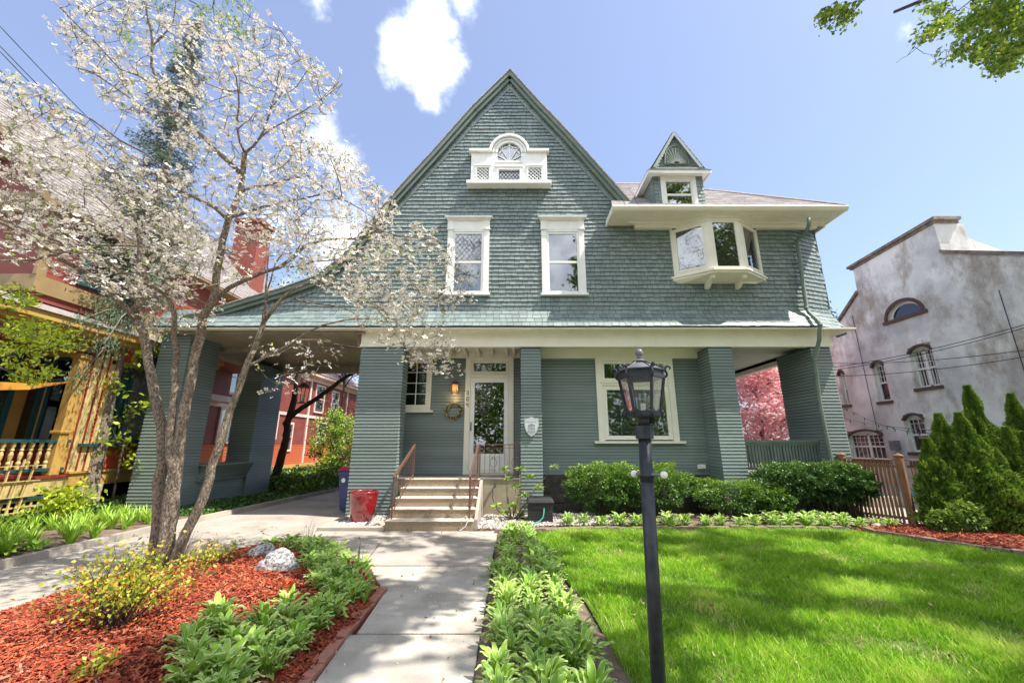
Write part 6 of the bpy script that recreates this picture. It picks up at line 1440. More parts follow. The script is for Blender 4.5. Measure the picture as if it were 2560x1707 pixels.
# ---- conifer by the neighbour's porch: bare leaning trunk, drooping boughs, tall spire
def conifer(label, base, h, r, z0, n, trunk_r, curve=None, extra=()):
    t = thing('spruce_tree', label, 'tree', base); b = Vector(base); mb = MB(); c = curve or [b, b + Vector((0, 0, h))]; mb.tube(c, [trunk_r * (1 - .9 * i / (len(c) - 1)) + .01 for i in range(len(c))], 10); P = []; D = []
    nb = int((h - z0) / .16) * 4
    for i in range(nb):
        q = (i + R()) / nb; z = z0 + (h - z0) * q; a = U(0, 2 * pi); L = r * (1 - q) ** .8 * U(.55, 1.1) + .12; d = Vector((cos(a), sin(a), 0)); st = b + Vector((0, 0, z)); pts = [st + d * L * s - Vector((0, 0, L * (.28 * s - .1 * s * s))) for s in (0, .35, .7, 1)]; mb.tube(pts, [.02 * (1 - q) + .006, .012, .008, .003], 3, cap=False)
        k = int(n * L / nb)
        for _ in range(k): s = U(.15, 1.02); j = min(2, int(s * 3)); p = pts[j].lerp(pts[j + 1], min(1, s * 3 - j)); sd = Vector((-d.y, d.x, 0)) * random.gauss(0, .16 * L * (1.1 - s) + .05); P.append(tuple(p + sd + Vector((0, 0, -abs(random.gauss(0, .07)) + .02)))); v = (d * .6 + sd.normalized() * .6 + Vector((0, 0, -.45))); D.append(tuple(v))
    for (p0, p1, k) in extra:
        p0, p1 = Vector(p0), Vector(p1); mid = p0.lerp(p1, .5) + Vector((0, 0, .15)); mb.tube([p0, mid, p1], [.022, .015, .005], 4, cap=False); dd = (p1 - p0).normalized()
        for _ in range(k): s = U(.1, 1.03); p = (p0.lerp(mid, s * 2) if s < .5 else mid.lerp(p1, s * 2 - 1)); P.append(tuple(p + Vector((random.gauss(0, .13), random.gauss(0, .13), -abs(random.gauss(0, .14)))))); D.append(tuple(dd * .5 + Vector((0, 0, -.8))))
    mb.build('trunk', m_bark, t, smooth=True); P = np.array(P); P = np.vstack([P, P + rng.normal(size=P.shape) * .05, P + rng.normal(size=P.shape) * .06]); D = D + D + D; leafcloud('needles', P, .08, m_spruce, t, np.array(D), .24, .5, rnd=np.clip(.3 + .5 * rng.random(len(P)), 0, 1)); return t
sb = gr(212, 1296); cv = [Vector((sb.x + .02, sb.y, -.05)), at(215, 1250, sb.y), at(245, 1130, sb.y), at(268, 1015, sb.y), at(302, 880, sb.y), at(345, 700, sb.y), at(395, 500, sb.y), at(445, 300, sb.y), at(478, 120, sb.y)]
spx = cv[-1].x
ex = []
for (u0, v0, u1, v1, dY) in [(325, 760, 60, 760, -1.6), (322, 770, 120, 830, -1.3), (320, 780, 200, 800, -1.8), (330, 740, 180, 700, -1.2), (340, 700, 90, 650, -1.0), (335, 740, 430, 760, -.8), (330, 770, 260, 860, -2.0), (340, 720, 480, 660, -.6), (315, 830, 190, 950, -1.5), (350, 680, 250, 600, -1.5), (345, 720, 400, 840, -1.2), (350, 690, 60, 560, -.6), (360, 660, 500, 560, -.4), (335, 760, 130, 720, -.6), (330, 780, 240, 740, -1.1), (350, 700, 440, 720, -1.3)]:
    ex.append((at(u0, v0, sb.y), at(u1, v1, sb.y + dY), 190))
sp = conifer('tall dark spruce with a bare leaning trunk beside the neighbouring porch', (spx - .0, sb.y, 0), cv[-1].z + 1.2, 1.25, 5.6, 15000, .17, cv, ex)
# lime-green maple branches reaching in from the left
lm = thing('lime_maple', 'small maple with bright lime leaves in front of the neighbouring porch', 'tree', (-9.2, 4.6, 0)); T = Tree(); T.limb([(-9.2, 4.6, -.05), (-9.1, 4.7, 1.2), (-8.8, 4.9, 2.3), (-8.3, 5.3, 3.0)], .08, .04)
def LP(u, v, Y): return at(u, v, Y)
T.limb([(-8.8, 4.9, 2.3), LP(-40, 900, 5.4), LP(60, 880, 5.7), LP(150, 870, 6.0), LP(215, 855, 6.2)], .03, .008); T.limb([LP(-40, 900, 5.4), LP(60, 940, 5.6), LP(150, 950, 5.9)], .02, .007); T.limb([LP(60, 880, 5.7), LP(110, 820, 6.0), LP(170, 815, 6.2)], .014, .006); T.limb([(-8.3, 5.3, 3.0), LP(0, 740, 5.8), LP(60, 720, 6.0)], .03, .008)
tg = [tuple(at(u, v, U(5.3, 6.6))) for poly, n in (([(0, 800), (90, 790), (220, 840), (205, 880), (120, 885), (140, 950), (60, 960), (0, 900)], 150), ([(0, 695), (60, 715), (90, 760), (0, 775)], 28)) for (u, v) in poly_pts(poly, n)]
tips = T.grow(tg, .005, .15); T.br.build('trunk', m_barkd, lm, smooth=True); P = [tuple(tp + Vector((random.gauss(0, .07), random.gauss(0, .07), random.gauss(0, .03)))) for tp, _ in tips for _ in range(8)]
leafcloud('foliage', np.array(P), .075, m_lime, lm, aspect=.45, nrm=np.tile((.2, 0, -.1), (len(P), 1)))
# big maple to the right: crown above the frame, a few boughs hanging into the top right corner
def pix(P):
    Z = P[:, 2] - CH; d = P[:, 1] * cos(TH) + Z * sin(TH); return CX + F * P[:, 0] / d, CY - F * (-P[:, 1] * sin(TH) + Z * cos(TH)) / d, d
def outside(P):
    u, v, d = pix(P); return (d < .3) | (v < -110) | (u > 2640) | (u < -40)
mp = thing('maple_tree', 'large maple whose boughs hang into the top right corner', 'tree', (10.6, 2.2, 0)); T = Tree()
T.limb([(10.6, 2.2, -.1), (10.5, 2.3, 2.5), (10.0, 2.5, 5.0), (9.4, 2.8, 7.2), (8.6, 3.0, 9.4), (7.6, 3.1, 11.4)], .38, .12, 14, seg=.5)
T.limb([(10.0, 2.5, 5.0), (8.6, 2.9, 6.6), (6.8, 3.2, 8.2), (5.0, 3.5, 9.6), (3.2, 3.6, 10.6)], .16, .03, seg=.4); T.limb([(9.4, 2.8, 7.2), (9.0, 4.0, 8.6), (8.6, 5.4, 9.8), (8.2, 6.6, 10.6)], .13, .03, seg=.4)
T.limb([(10.3, 2.4, 4.0), (9.4, 1.2, 6.2), (7.6, .4, 8.0), (5.4, .2, 9.2)], .13, .03, seg=.4); T.limb([(8.6, 3.0, 9.4), (7, 2, 10.5), (5.5, 1.4, 11.4)], .1, .03, seg=.4); T.limb([(10.2, 2.4, 4.6), (11.4, 3.6, 6.8), (12, 5, 8.4), (12.2, 6.2, 9.4)], .14, .03, seg=.4)
T.limb([at(2640, -60, 5.4), at(2560, 20, 5.5), at(2528, 100, 5.5), at(2510, 150, 5.5)], .03, .006); T.limb([(9.0, 4.0, 8.6), at(2640, -60, 5.4)], .05, .03); T.limb([(9.0, 4.0, 8.6), at(2520, -80, 5.6), at(2430, 0, 5.5), at(2380, 40, 5.4), at(2320, 90, 5.4), at(2282, 128, 5.4), at(2240, 158, 5.4)], .02, .003)
T.limb([at(2430, 0, 5.5), at(2500, 60, 5.8), at(2470, 110, 5.8), at(2400, 130, 5.8), at(2345, 152, 5.8)], .014, .004); T.limb([(8.6, 5.4, 9.8), at(2540, -30, 6.2), at(2526, 60, 6.2), at(2505, 160, 6.2), at(2465, 192, 6.2)], .03, .004)
T.limb([(5.0, 3.5, 9.6), at(2210, -60, 4.9), at(2160, 0, 5.0), at(2120, 35, 5.0), at(2060, 58, 5.0), at(2040, 60, 5.0)], .02, .004); T.limb([at(2400, 28, 5.4), at(2370, 22, 5.4), at(2300, 25, 5.3)], .006, .003)
tg = []; cl = []
for (p, n, sdv) in [(((2136, 8), (2075, 50)), 16, 12), (((2040, 60), (2130, 30)), 20, 14), (((2380, 45), (2290, 110)), 34, 14), (((2430, 60), (2360, 80)), 12, 16), (((2300, 22), (2360, 15)), 18, 9), (((2520, 40), (2400, 60)), 90, 26), (((2500, 90), (2350, 150)), 60, 14), (((2540, 140), (2440, 135)), 60, 15), (((2540, 40), (2480, 20)), 90, 26), (((2520, 160), (2480, 175)), 26, 12), (((2555, 120), (2550, 60)), 50, 14)]:
    for _ in range(n): q = R(); u = p[0][0] + (p[1][0] - p[0][0]) * q + random.gauss(0, sdv); v = p[0][1] + (p[1][1] - p[0][1]) * q + random.gauss(0, sdv * .7); cl.append(tuple(at(u, v, U(4.9, 5.9) if u > 2200 else U(4.85, 5.15))))
tips1 = T.grow(cl, .005, .15)
tg = []
while len(tg) < 740:
    a = U(0, 2 * pi); rr0 = 5.2 * sqrt(R()); c = Vector((7.6 + rr0 * cos(a), 2.8 + rr0 * .95 * sin(a), 9.6 + U(-2.4, 2.6)))
    if c.y > 7.8 or c.x < 2.6: continue
    if noise.noise(Vector(((c.x - .58 * c.z) * .8 + 3, (c.y + .18 * c.z) * .95 + 1, c.z * .06))) < -.05: continue
    if not outside(np.array([tuple(c)]))[0]: continue
    tg.append(tuple(c))
tips2 = T.grow(tg, .012, .4); T.br.build('trunk', m_barkd, mp, smooth=True)
P = [tuple(tp + Vector((random.gauss(0, .05), random.gauss(0, .05), random.gauss(0, .04)))) for tp, _ in tips1 for _ in range(9)]; P2 = np.array([tuple(tp + Vector((random.gauss(0, .14), random.gauss(0, .14), random.gauss(0, .11)))) for tp, _ in tips2 for _ in range(46)]); P2 = P2[outside(P2)]
leafcloud('foliage', np.vstack([np.array(P), P2]), np.concatenate([np.full(len(P), .075), np.full(len(P2), .16)]), m_maple, mp, aspect=.7)
# honey locust overhead on the left: fine twigs hanging in at the top
ho = thing('locust_tree', 'tall tree whose fine green twigs hang in at the top left', 'tree', (-7.5, -1.5, 0)); T = Tree(); T.limb([(-7.5, -1.5, -.1), (-7.3, -1.2, 4), (-6.6, -.2, 8), (-5.4, 1.2, 10.6), (-4.4, 3.0, 11.6), (-3.9, 4.6, 11.8)], .3, .06, 12, seg=.5)
T.limb([(-3.9, 4.6, 11.8), at(480, -60, 5.2), at(500, 20, 5.2), at(540, 60, 5.2)], .03, .005); T.limb([(-4.4, 3, 11.6), at(560, -70, 5.1), at(590, 0, 5.1), at(640, 55, 5.1)], .03, .004); T.limb([at(560, -70, 5.1), at(530, 20, 5.4), at(560, 70, 5.4), at(620, 115, 5.4)], .012, .003); T.limb([(-3.9, 4.6, 11.8), at(420, -60, 5.4), at(330, 40, 5.4), at(300, 90, 5.4)], .02, .004)
T.limb([(-6.6, -.2, 8), (-4.5, -.6, 9.6), (-2.4, -.8, 10.6)], .1, .03, seg=.4); T.limb([(-5.4, 1.2, 10.6), (-7, 2.6, 12), (-8.4, 4, 12.6)], .08, .02, seg=.4)
cl = []
for (a, b, n, s) in [((480, 10), (625, 70), 44, 14), ((560, 40), (630, 110), 16, 9), ((300, 70), (340, 110), 16, 9), ((420, 70), (440, 140), 10, 8), ((560, 0), (620, 20), 16, 12), ((330, 10), (480, 20), 20, 12)]:
    for _ in range(n): q = R(); cl.append(tuple(at(a[0] + (b[0] - a[0]) * q + random.gauss(0, s), a[1] + (b[1] - a[1]) * q + random.gauss(0, s), U(4.9, 5.5))))
t1 = T.grow(cl, .004, .12); tg = []
while len(tg) < 160:
    c = Vector((U(-10, -1.5), U(-4, 4.5), U(9, 13)))
    if outside(np.array([tuple(c)]))[0] and pix(np.array([tuple(c)]))[1][0] < -120 or c.y < 0: tg.append(tuple(c))
t2 = T.grow(tg, .01, .4); T.br.build('trunk', m_barkd, ho, smooth=True)
P = [tuple(tp + Vector((random.gauss(0, .04), random.gauss(0, .04), random.gauss(-.02, .04)))) for tp, _ in t1 for _ in range(8)]; P2 = np.array([tuple(tp + Vector((random.gauss(0, .25), random.gauss(0, .25), random.gauss(0, .15)))) for tp, _ in t2 for _ in range(26)]); P2 = P2[outside(P2)]
leafcloud('foliage', np.vstack([np.array(P), P2]), np.concatenate([np.full(len(P), .05), np.full(len(P2), .12)]), m_maple, ho, aspect=.35)
# background trees
leafy_tree('pink_dogwood', 'pink flowering dogwood seen through the side porch', (11.3, 18.6, 0), 6.2, 1.85, m_pink, 15000, .07, None, .12, .18, lobes=20, flower=True)
leafy_tree('evergreen_tree', 'dark green tree rising behind the pink dogwood', (17.4, 25, 0), 11.5, 3.0, m_spruce, 16000, .22, None, .2, .2, lobes=18)
leafy_tree('understory_tree', 'leafy green tree behind the carport against the red siding', (-7.9, 18.2, 0), 2.9, 1.05, m_maple, 4200, .10, None, .07, .2, lobes=16)
leafy_tree('redbud_tree', 'lilac-pink flowering redbud behind the carport roof', (-11.5, 27, 0), 10.6, 3.6, m_purple, 18000, .13, None, .15, .62, lobes=20, lump=.45)
leafy_tree('shade_tree', 'pale budding tree beyond the end of the driveway', (-8.2, 31, 0), 8.5, 3.2, m_green, 12000, .16, None, .14, .2, lobes=16)
leafy_tree('young_tree', 'slender young leafy tree beside the carport pillar', (-9.1, 9.7, 0), 4.0, .7, m_lime, 520, .12, None, .03, .28, lobes=12, lump=.5)
# dark two-forked trunk behind the carport
fk = thing('forked_tree', 'dark forked trunk leaning over the driveway behind the carport', 'tree', (-8.6, 14.8, 0)); T = Tree()
T.limb([(-8.5, 14.9, -.05), at(712, 1110, 14.9), at(720, 1050, 14.9), at(735, 1000, 14.9), at(752, 900, 14.9), at(765, 800, 14.9)], .16, .07); T.limb([at(712, 1060, 14.9), at(740, 1030, 14.7), at(800, 990, 14.5), at(860, 945, 14.4), at(905, 918, 14.4), at(960, 860, 14.4)], .10, .05)
T.br.build('trunk', m_barkd, fk, smooth=True); leafcloud('foliage', blob_pts(tuple(at(760, 700, 16)), (1.6, 1.5, 1.2), 900, .2, .4)[0], .11, m_green, fk)
# ivy and shrubs along the left of the driveway
def ground_leaves(label, poly, n, size, m, hmax):
    xs = [p[0] for p in poly]; yv = [p[1] for p in poly]; P = []
    while len(P) < n:
        x, y = U(min(xs), max(xs)), U(min(yv), max(yv))
        if pip(x, y, poly): q = .5 + .5 * noise.noise(Vector((x * 1.3, y * 1.3, 7))); P.append((x, y, .02 + R() ** .7 * hmax * (.4 + q)))
    o = leafcloud('ground_cover', np.array(P), size, m, None, np.tile((0, 0, .5), (n, 1)), .8, 1); return tag(o, label, 'ground cover', kind='stuff')
ground_leaves('dark ivy along the foot of the carport low wall', [(-7.96, 9.4), (-6.75, 9.4), (-6.5, 12), (-6.3, 14), (-8, 14)], 7000, .07, m_ivy, .12)
ground_leaves('lush green ground cover beyond the carport beside the driveway', [(-6.3, 13.8), (-6.0, 17), (-5.8, 24), (-10, 24), (-10.5, 14), (-8, 13.9)], 16000, .12, m_green, .55)
ground_leaves('dark ivy and ferns between the pillar and the neighbouring house', [(-8.8, 8.9), (-9.4, 9.2), (-9.4, 13), (-8.8, 13)], 3500, .08, m_ivy, .45)
ground_leaves('low leafy cover beneath the neighbouring porch lattice', [(-9.4, 5.5), (-8.6, 5.5), (-8.9, 9.2), (-9.4, 9.2)], 2500, .08, m_green, .35)
stem_shrub('porch_shrub', 'yellow-green shrub in front of the neighbouring lattice', 'shrub', (-8.75, 8.3, 0), .6, 1.0, 26, 700, .09, m_lime)
# trees behind the camera, seen in the window reflections
GT = 'street trees across from the house'
for i, (x, y, h, r) in enumerate([(-10, -18, 14, 4.8), (1.0, -19, 16, 5.2), (12, -18, 15, 5), (24, -16, 13, 4.5), (-22, -16, 13, 4.5), (-4.5, -23, 16, 5), (7, -24, 17, 5)]):
    leafy_tree('street_tree', 'tree across the street, mirrored in the windows', (x, y, 0), h, r, m_maple, 7500, .42, GT, .22, .10, lobes=18, lump=.45)
# ================================================================ NEIGHBOURS
m_yel = mat('mustard_paint', (.48, .29, .075), .6, col2=(.40, .24, .06), scale=3); m_yel2 = mat('cream_yellow_paint', (.56, .42, .18), .6, col2=(.48, .35, .14), scale=3); m_tan = mat('tan_paint', (.30, .205, .09), .6, col2=(.24, .165, .07), scale=3)
m_orng = mat('orange_paint', (.62, .10, .035), .55, col2=(.5, .07, .025), scale=3); m_teal = mat('dark_teal_paint', (.012, .075, .08), .45); m_maroon = mat('maroon_paint', (.22, .028, .018), .6)
m_redsid = mat('red_siding', (.25, .055, .038), .65, col2=(.18, .038, .028), scale=2); m_redwood = mat('orange_siding', (.55, .13, .045), .65); m_pinktrim = mat('faded_trim', (.72, .56, .50), .7, col2=(.6, .42, .36), scale=5)
m_nroof = mat('grey_pink_roof', (.33, .29, .28), .9, col2=(.20, .175, .17), scale=9, bump=.9, bscale=40); m_curt = mat('lace_curtain', (.72, .70, .66), .9, col2=(.5, .48, .45), scale=12, stretch=(4, 4, .4))
nb = thing('painted_house', 'ornate red, mustard and teal painted house left of the driveway', 'house', (-11, 10, 0)); XN = -9.5
def nbx(name, m, boxes, parent=None, bevel=0):
    mb = MB()
    for b in boxes: mb.box(*b)
    return mb.build(name, m, parent or nb, bevel=bevel)
# ground-floor bay wing, side wall facing the driveway
nbx('foundation', m_dark, [(-13, 9.3, 0, -9.75, 12.4, .72)]); nbx('pier', m_stoop, [(-9.72, 9.05, 0, -9.46, 9.75, .70)])
nbx('base_board', m_yel, [(-13, 8.95, .70, -9.47, 12.4, .98), (-13, 8.9, .98, -9.43, 12.4, 1.02)])
nbx('wall', m_yel2, [(-13, 8.95, 1.02, -9.60, 12.4, 4.45)])
nbx('lower_panel', m_orng, [(-9.6, 9.35, 1.05, -9.555, 12.3, 1.52)]); nbx('panel_stile', m_yel2, [(-9.6, 9.28, 1.02, -9.53, 9.36, 1.55), (-9.6, 10.55, 1.02, -9.53, 10.65, 1.55)])
nbx('sill_board', m_teal, [(-9.6, 9.0, 1.54, -9.42, 12.3, 1.60)])
for k, (ya, yb) in enumerate([(9.5, 9.72), (9.95, 10.75), (11.0, 11.3)]):
    mb = MB()
    mb.box(-9.6, ya - .09, 1.60, -9.52, ya, 3.42); mb.box(-9.6, yb, 1.60, -9.52, yb + .09, 3.42); mb.box(-9.6, ya, 3.34, -9.525, yb, 3.42); mb.box(-9.6, ya, 1.60, -9.525, yb, 1.70); mb.box(-9.6, ya, 2.4, -9.53, yb, 2.45)
    w = mb.build('window', m_teal, nb); nbx('pane', m_glass, [(-9.57, ya, 1.65, -9.56, yb, 3.36)], w); nbx('curtain', m_curt, [(-9.597, ya, 1.68, -9.59, yb, 2.9)], w)
nbx('transom_board', m_yel2, [(-9.6, 9.3, 3.42, -9.50, 12.3, 3.52), (-9.6, 9.3, 4.2, -9.50, 12.3, 4.45), (-9.6, 9.3, 3.5, -9.52, 9.4, 4.2), (-9.6, 9.8, 3.5, -9.515, 9.92, 4.2), (-9.6, 10.78, 3.5, -9.515, 10.88, 4.2)])
nbx('orange_panel', m_orng, [(-9.6, 9.4, 3.52, -9.56, 9.8, 4.2)]); nbx('orange_panel', m_orng, [(-9.6, 10.88, 3.52, -9.56, 11.3, 4.2)])
fan = MB(); o = [(y, z) for y, z in [(9.93, 3.52)] + [(10.35 - .42 * cos(t), 3.75 + .42 * sin(t)) for t in np.linspace(0, pi, 16)] + [(10.77, 3.52)]]; fan.prism([(-9.6, y, z) for y, z in o], (.05, 0, 0)); fn = fan.build('sunburst_panel', m_teal, nb)
mb = MB()
for k in range(15): a = radians(8 + k * 11.7); mb.bar((-9.548, 10.35 + .12 * cos(a), 3.54 + .12 * sin(a)), (-9.546, 10.35 + .40 * cos(a), 3.56 + .56 * sin(a)), .014, .014)
mb.build('rays', m_teal, fn); mb = MB(); mb.prism([(-9.55, 10.35 + .11 * cos(t), 3.53 + .11 * sin(t)) for t in np.linspace(0, pi, 12)], (.02, 0, 0)); mb.build('hub', m_orng, fn)
# corner trim of vertical boards between porch and bay
for k, (y0, y1, m) in enumerate([(8.66, 8.86, m_yel), (8.86, 8.91, m_maroon), (8.91, 9.07, m_yel2), (9.07, 9.12, m_maroon), (9.12, 9.22, m_yel2), (9.22, 9.27, m_maroon), (9.27, 9.42, m_yel2)]): nbx('corner_trim', m, [(-9.62, y0, 1.02, -9.50 - .004 * (k % 2), y1, 4.2)])
nbx('blocking', m_orng, [(-9.505, 9.225, 1.7 + .09 * k, -9.488, 9.265, 1.75 + .09 * k) for k in range(20)])
# front porch
nbx('porch_deck', m_maroon, [(-14, 4.6, .92, -9.42, 8.95, .97)]); nbx('porch_skirt_board', m_yel2, [(-9.6, 4.6, .62, -9.46, 8.95, .92)]); nbx('skirt_rail', m_teal, [(-9.6, 4.6, .54, -9.48, 8.7, .60)])
mb = MB()
for i in range(34): mb.box(-9.53, 4.7 + i * .12, .05, -9.518, 4.735 + i * .12, .54)
for i in range(5): mb.box(-9.516, 4.7, .08 + i * .105, -9.506, 8.7, .112 + i * .105)
mb.build('lattice_skirt', m_yel2, nb); nbx('crawl_space', m_dark, [(-13.5, 4.7, 0, -9.9, 8.9, .9)])
nbx('porch_rail', m_teal, [(-9.56, 4.6, 1.62, -9.44, 8.8, 1.68)]); nbx('porch_rail', m_teal, [(-9.55, 4.6, 1.06, -9.45, 8.8, 1.12)])
pr = [(.028, 0), (.028, .05), (.018, .06), (.03, .10), (.03, .12), (.016, .15), (.024, .2), (.030, .27), (.018, .33), (.028, .36), (.016, .38), (.028, .44), (.028, .5)]
mb = MB(); mb.lathe([(r * 1.25, z) for r, z in pr], (-9.5, 4.75, 1.12), 8); b0 = mb.build('baluster', m_yel2, nb, smooth=False)
for k in range(1, 26):
    o = b0.copy(); COL.objects.link(o); o.parent = nb; o.location = (0, .155 * k, 0)
for y in (4.7, 6.55, 8.62): nbx('porch_post', m_yel, [(-9.6, y - .09, .97, -9.42, y + .09, 3.55), (-9.63, y - .12, 1.8, -9.39, y + .12, 1.86), (-9.63, y - .12, 3.4, -9.39, y + .12, 3.55)], bevel=.012)
nbx('porch_frieze', m_tan, [(-9.66, 4.4, 3.55, -9.40, 8.9, 3.85)]); nbx('frieze_band', m_maroon, [(-9.67, 4.4, 3.50, -9.39, 8.9, 3.56), (-9.42, 4.4, 3.70, -9.38, 8.9, 3.73)]); nbx('porch_cornice', m_yel, [(-14, 4.2, 3.85, -9.22, 12.35, 3.95), (-14, 4.2, 3.95, -9.10, 12.35, 4.10)])
mb = MB(); mb.hexa([(-14, 4.15, 4.10), (-9.05, 4.15, 4.10), (-9.05, 12.4, 4.10), (-14, 12.4, 4.10), (-12, 6, 4.9), (-9.75, 6, 4.42), (-9.75, 12.4, 4.42), (-12, 12.4, 4.9)]); mb.build('porch_roof', m_nroof, nb)
# porch back wall with tall windows
nbx('porch_wall', m_yel, [(-10.9, 4.6, .97, -10.8, 8.9, 3.85)]); nbx('porch_panel', m_maroon, [(-10.8, 4.7, 1.0, -10.76, 8.8, 1.5)])
for ya, yb in [(4.7, 5.5), (5.6, 6.4), (6.5, 7.4), (7.5, 8.1), (8.18, 8.6)]:
    w = nbx('window', m_teal, [(-10.8, ya, 1.5, -10.72, ya + .08, 3.5), (-10.8, yb - .08, 1.5, -10.72, yb, 3.5), (-10.8, ya, 3.42, -10.72, yb, 3.5), (-10.8, ya, 1.5, -10.72, yb, 1.58)]); nbx('pane', m_glass, [(-10.76, ya + .08, 1.58, -10.75, yb - .08, 3.42)], w); nbx('room', m_dark, [(-10.799, ya + .05, 1.55, -10.79, yb - .05, 3.45)], w)
nbx('porch_ceiling', m_tan, [(-10.9, 4.6, 3.78, -9.66, 8.9, 3.82)])
for xa, xb in [(-11.75, -10.5), (-10.38, -9.86)]:
    w = nbx('window', m_teal, [(xa, 8.88, 1.5, xa + .08, 8.95, 3.5), (xb - .08, 8.88, 1.5, xb, 8.95, 3.5), (xa + .08, 8.88, 3.42, xb - .08, 8.95, 3.5), (xa + .08, 8.88, 1.5, xb - .08, 8.95, 1.58)]); nbx('pane', m_glassd, [(xa + .08, 8.90, 1.58, xb - .08, 8.91, 3.42)], w); nbx('room', m_dark, [(xa + .06, 8.935, 1.56, xb - .06, 8.945, 3.44)], w); nbx('curtain', m_curt, [(xa + .35, 8.92, 1.58, xb - .3, 8.93, 3.0)], w) if xb < -10.4 else None
nbx('wall_panel', m_maroon, [(-11.8, 8.90, 1.0, -9.85, 8.945, 1.46)])
# bunting sash between the posts
mb = MB(); pts = [(-9.48, 5.4, 2.75), (-9.46, 6.2, 2.52), (-9.46, 7.0, 2.50), (-9.48, 7.8, 2.62), (-9.5, 8.5, 2.86)]
for i in range(4):
    a, b = Vector(pts[i]), Vector(pts[i + 1]); wa, wb = [.06, .15, .17, .12, .02][i], [.06, .15, .17, .12, .02][i + 1]; mb.hexa([a, a + Vector((.02, 0, 0)), b + Vector((.02, 0, 0)), b, a + Vector((.01, 0, wa)), a + Vector((.03, 0, wa)), b + Vector((.03, 0, wb)), b + Vector((.01, 0, wb))])
tag(mb.build('bunting', mat('golden_cloth', (.62, .33, .03), .8, col2=(.55, .16, .02), scale=1.5), smooth=False), 'golden orange cloth bunting hung across the neighbouring porch', 'bunting')
# trellis
tr = thing('trellis', 'tall cream wooden trellis standing in front of the lattice skirt', 'trellis', (-9.3, 7.7, 0))
for k in range(5): mb = MB(); mb.bar((-9.28, 7.35 + .16 * k, 0), (-9.32, 7.35 + .2 * k, 1.25 + .02 * k), .03, .02); mb.build('upright', m_yel2, tr)
for k in range(4): mb = MB(); mb.bar((-9.27, 7.25, .35 + .28 * k), (-9.27, 8.25, .35 + .28 * k), .03, .015); mb.build('crossbar', m_yel2, tr)
# upper floor: red wall, tan skirt, front gable with roof running back
UX = -9.62
mb = MB(); lap(mb, UX, 16.4, UX, 7.5, 4.9, 6.4, c=.11, t=.015); mb.f = [f[::-1] for f in mb.f]; mb.build('upper_wall', [m_redsid, m_maroon], nb)
nbx('upper_core', m_redsid, [(-14.2, 7.52, 4.4, UX - .002, 16.4, 6.45)]); nbx('upper_band', m_tan, [(-14.3, 7.44, 4.55, UX + .05, 16.4, 4.9), (-14.3, 7.40, 6.28, UX + .28, 16.4, 6.42)]); nbx('upper_corner', m_tan, [(UX - .02, 7.42, 4.9, UX + .05, 7.6, 6.3)])
w = nbx('window', m_teal, [(UX, 8.2, 5.0, UX + .06, 8.3, 6.2), (UX, 9.3, 5.0, UX + .06, 9.4, 6.2), (UX, 8.3, 6.1, UX + .06, 9.3, 6.2), (UX, 8.3, 5.0, UX + .06, 9.3, 5.1), (UX, 8.3, 5.58, UX + .05, 9.3, 5.63)]); nbx('pane', m_glass, [(UX + .022, 8.3, 5.1, UX + .03, 9.3, 6.1)], w)
rx, rz = -11.75, 9.35; ex_, ez = -9.2, 6.35
mb = MB(); mb.prism([(-14.3, 7.5, 6.4), (-9.5, 7.5, 6.4), (rx, 7.5, rz - .2)], (0, .15, 0)); mb.build('gable_wall', m_redsid, nb)
nbx('gable_band', m_tan, [(-13.6, 7.40, 6.42, -9.9, 7.499, 6.75), (-13.0, 7.38, 7.6, -10.6, 7.499, 7.75)]); gwin = nbx('window', m_teal, [(-12.3, 7.40, 6.78, -12.2, 7.499, 7.58), (-11.3, 7.40, 6.78, -11.2, 7.499, 7.58), (-12.2, 7.40, 7.5, -11.3, 7.499, 7.58), (-11.8, 7.41, 6.78, -11.72, 7.499, 7.5)]); nbx('pane', m_glass, [(-12.2, 7.44, 6.78, -11.3, 7.45, 7.5)], gwin)
mb = MB()
for a, b in (((ex_, ez), (rx, rz)), ((-14.3 - .4, ez), (rx, rz))):
    a, b = Vector((a[0], 0, a[1])), Vector((b[0], 0, b[1])); n = 24
    for i in range(n):
        p, q = a.lerp(b, i / n), a.lerp(b, (i + 1) / n); up = Vector((-(b - a).z, 0, (b - a).x)).normalized(); up = up if up.z > 0 else -up
        P0, Q0 = p + up * .024, q + up * .012
        mb.hexa([(p.x, 7.05, p.z - .02), (q.x, 7.05, q.z - .02), (q.x, 17, q.z - .02), (p.x, 17, p.z - .02), (P0.x, 7.05, P0.z), (Q0.x, 7.05, Q0.z), (Q0.x, 17, Q0.z), (P0.x, 17, P0.z)])
mb.build('gable_roof', m_nroof, nb)
mb = MB(); 
for (ax, az) in ((ex_, ez), (-14.7, ez)): d = Vector((rx - ax, 0, rz - az)).normalized(); q = [Vector((ax, 7.05, az)), Vector((rx, 7.05, rz)), Vector((rx, 7.05, rz - .28)), Vector((ax, 7.05, az - .24))]; mb.prism(q, (0, .08, 0))
mb.build('bargeboard', m_tan, nb); mb = MB(); mb.hexa([(ex_ - .35, 7.1, ez - .06), (ex_, 7.1, ez - .06), (ex_, 17, ez - .06), (ex_ - .35, 17, ez - .06), (ex_ - .35, 7.1, ez), (ex_, 7.1, ez), (ex_, 17, ez), (ex_ - .35, 17, ez)]); mb.build('eave_board', m_tan, nb)
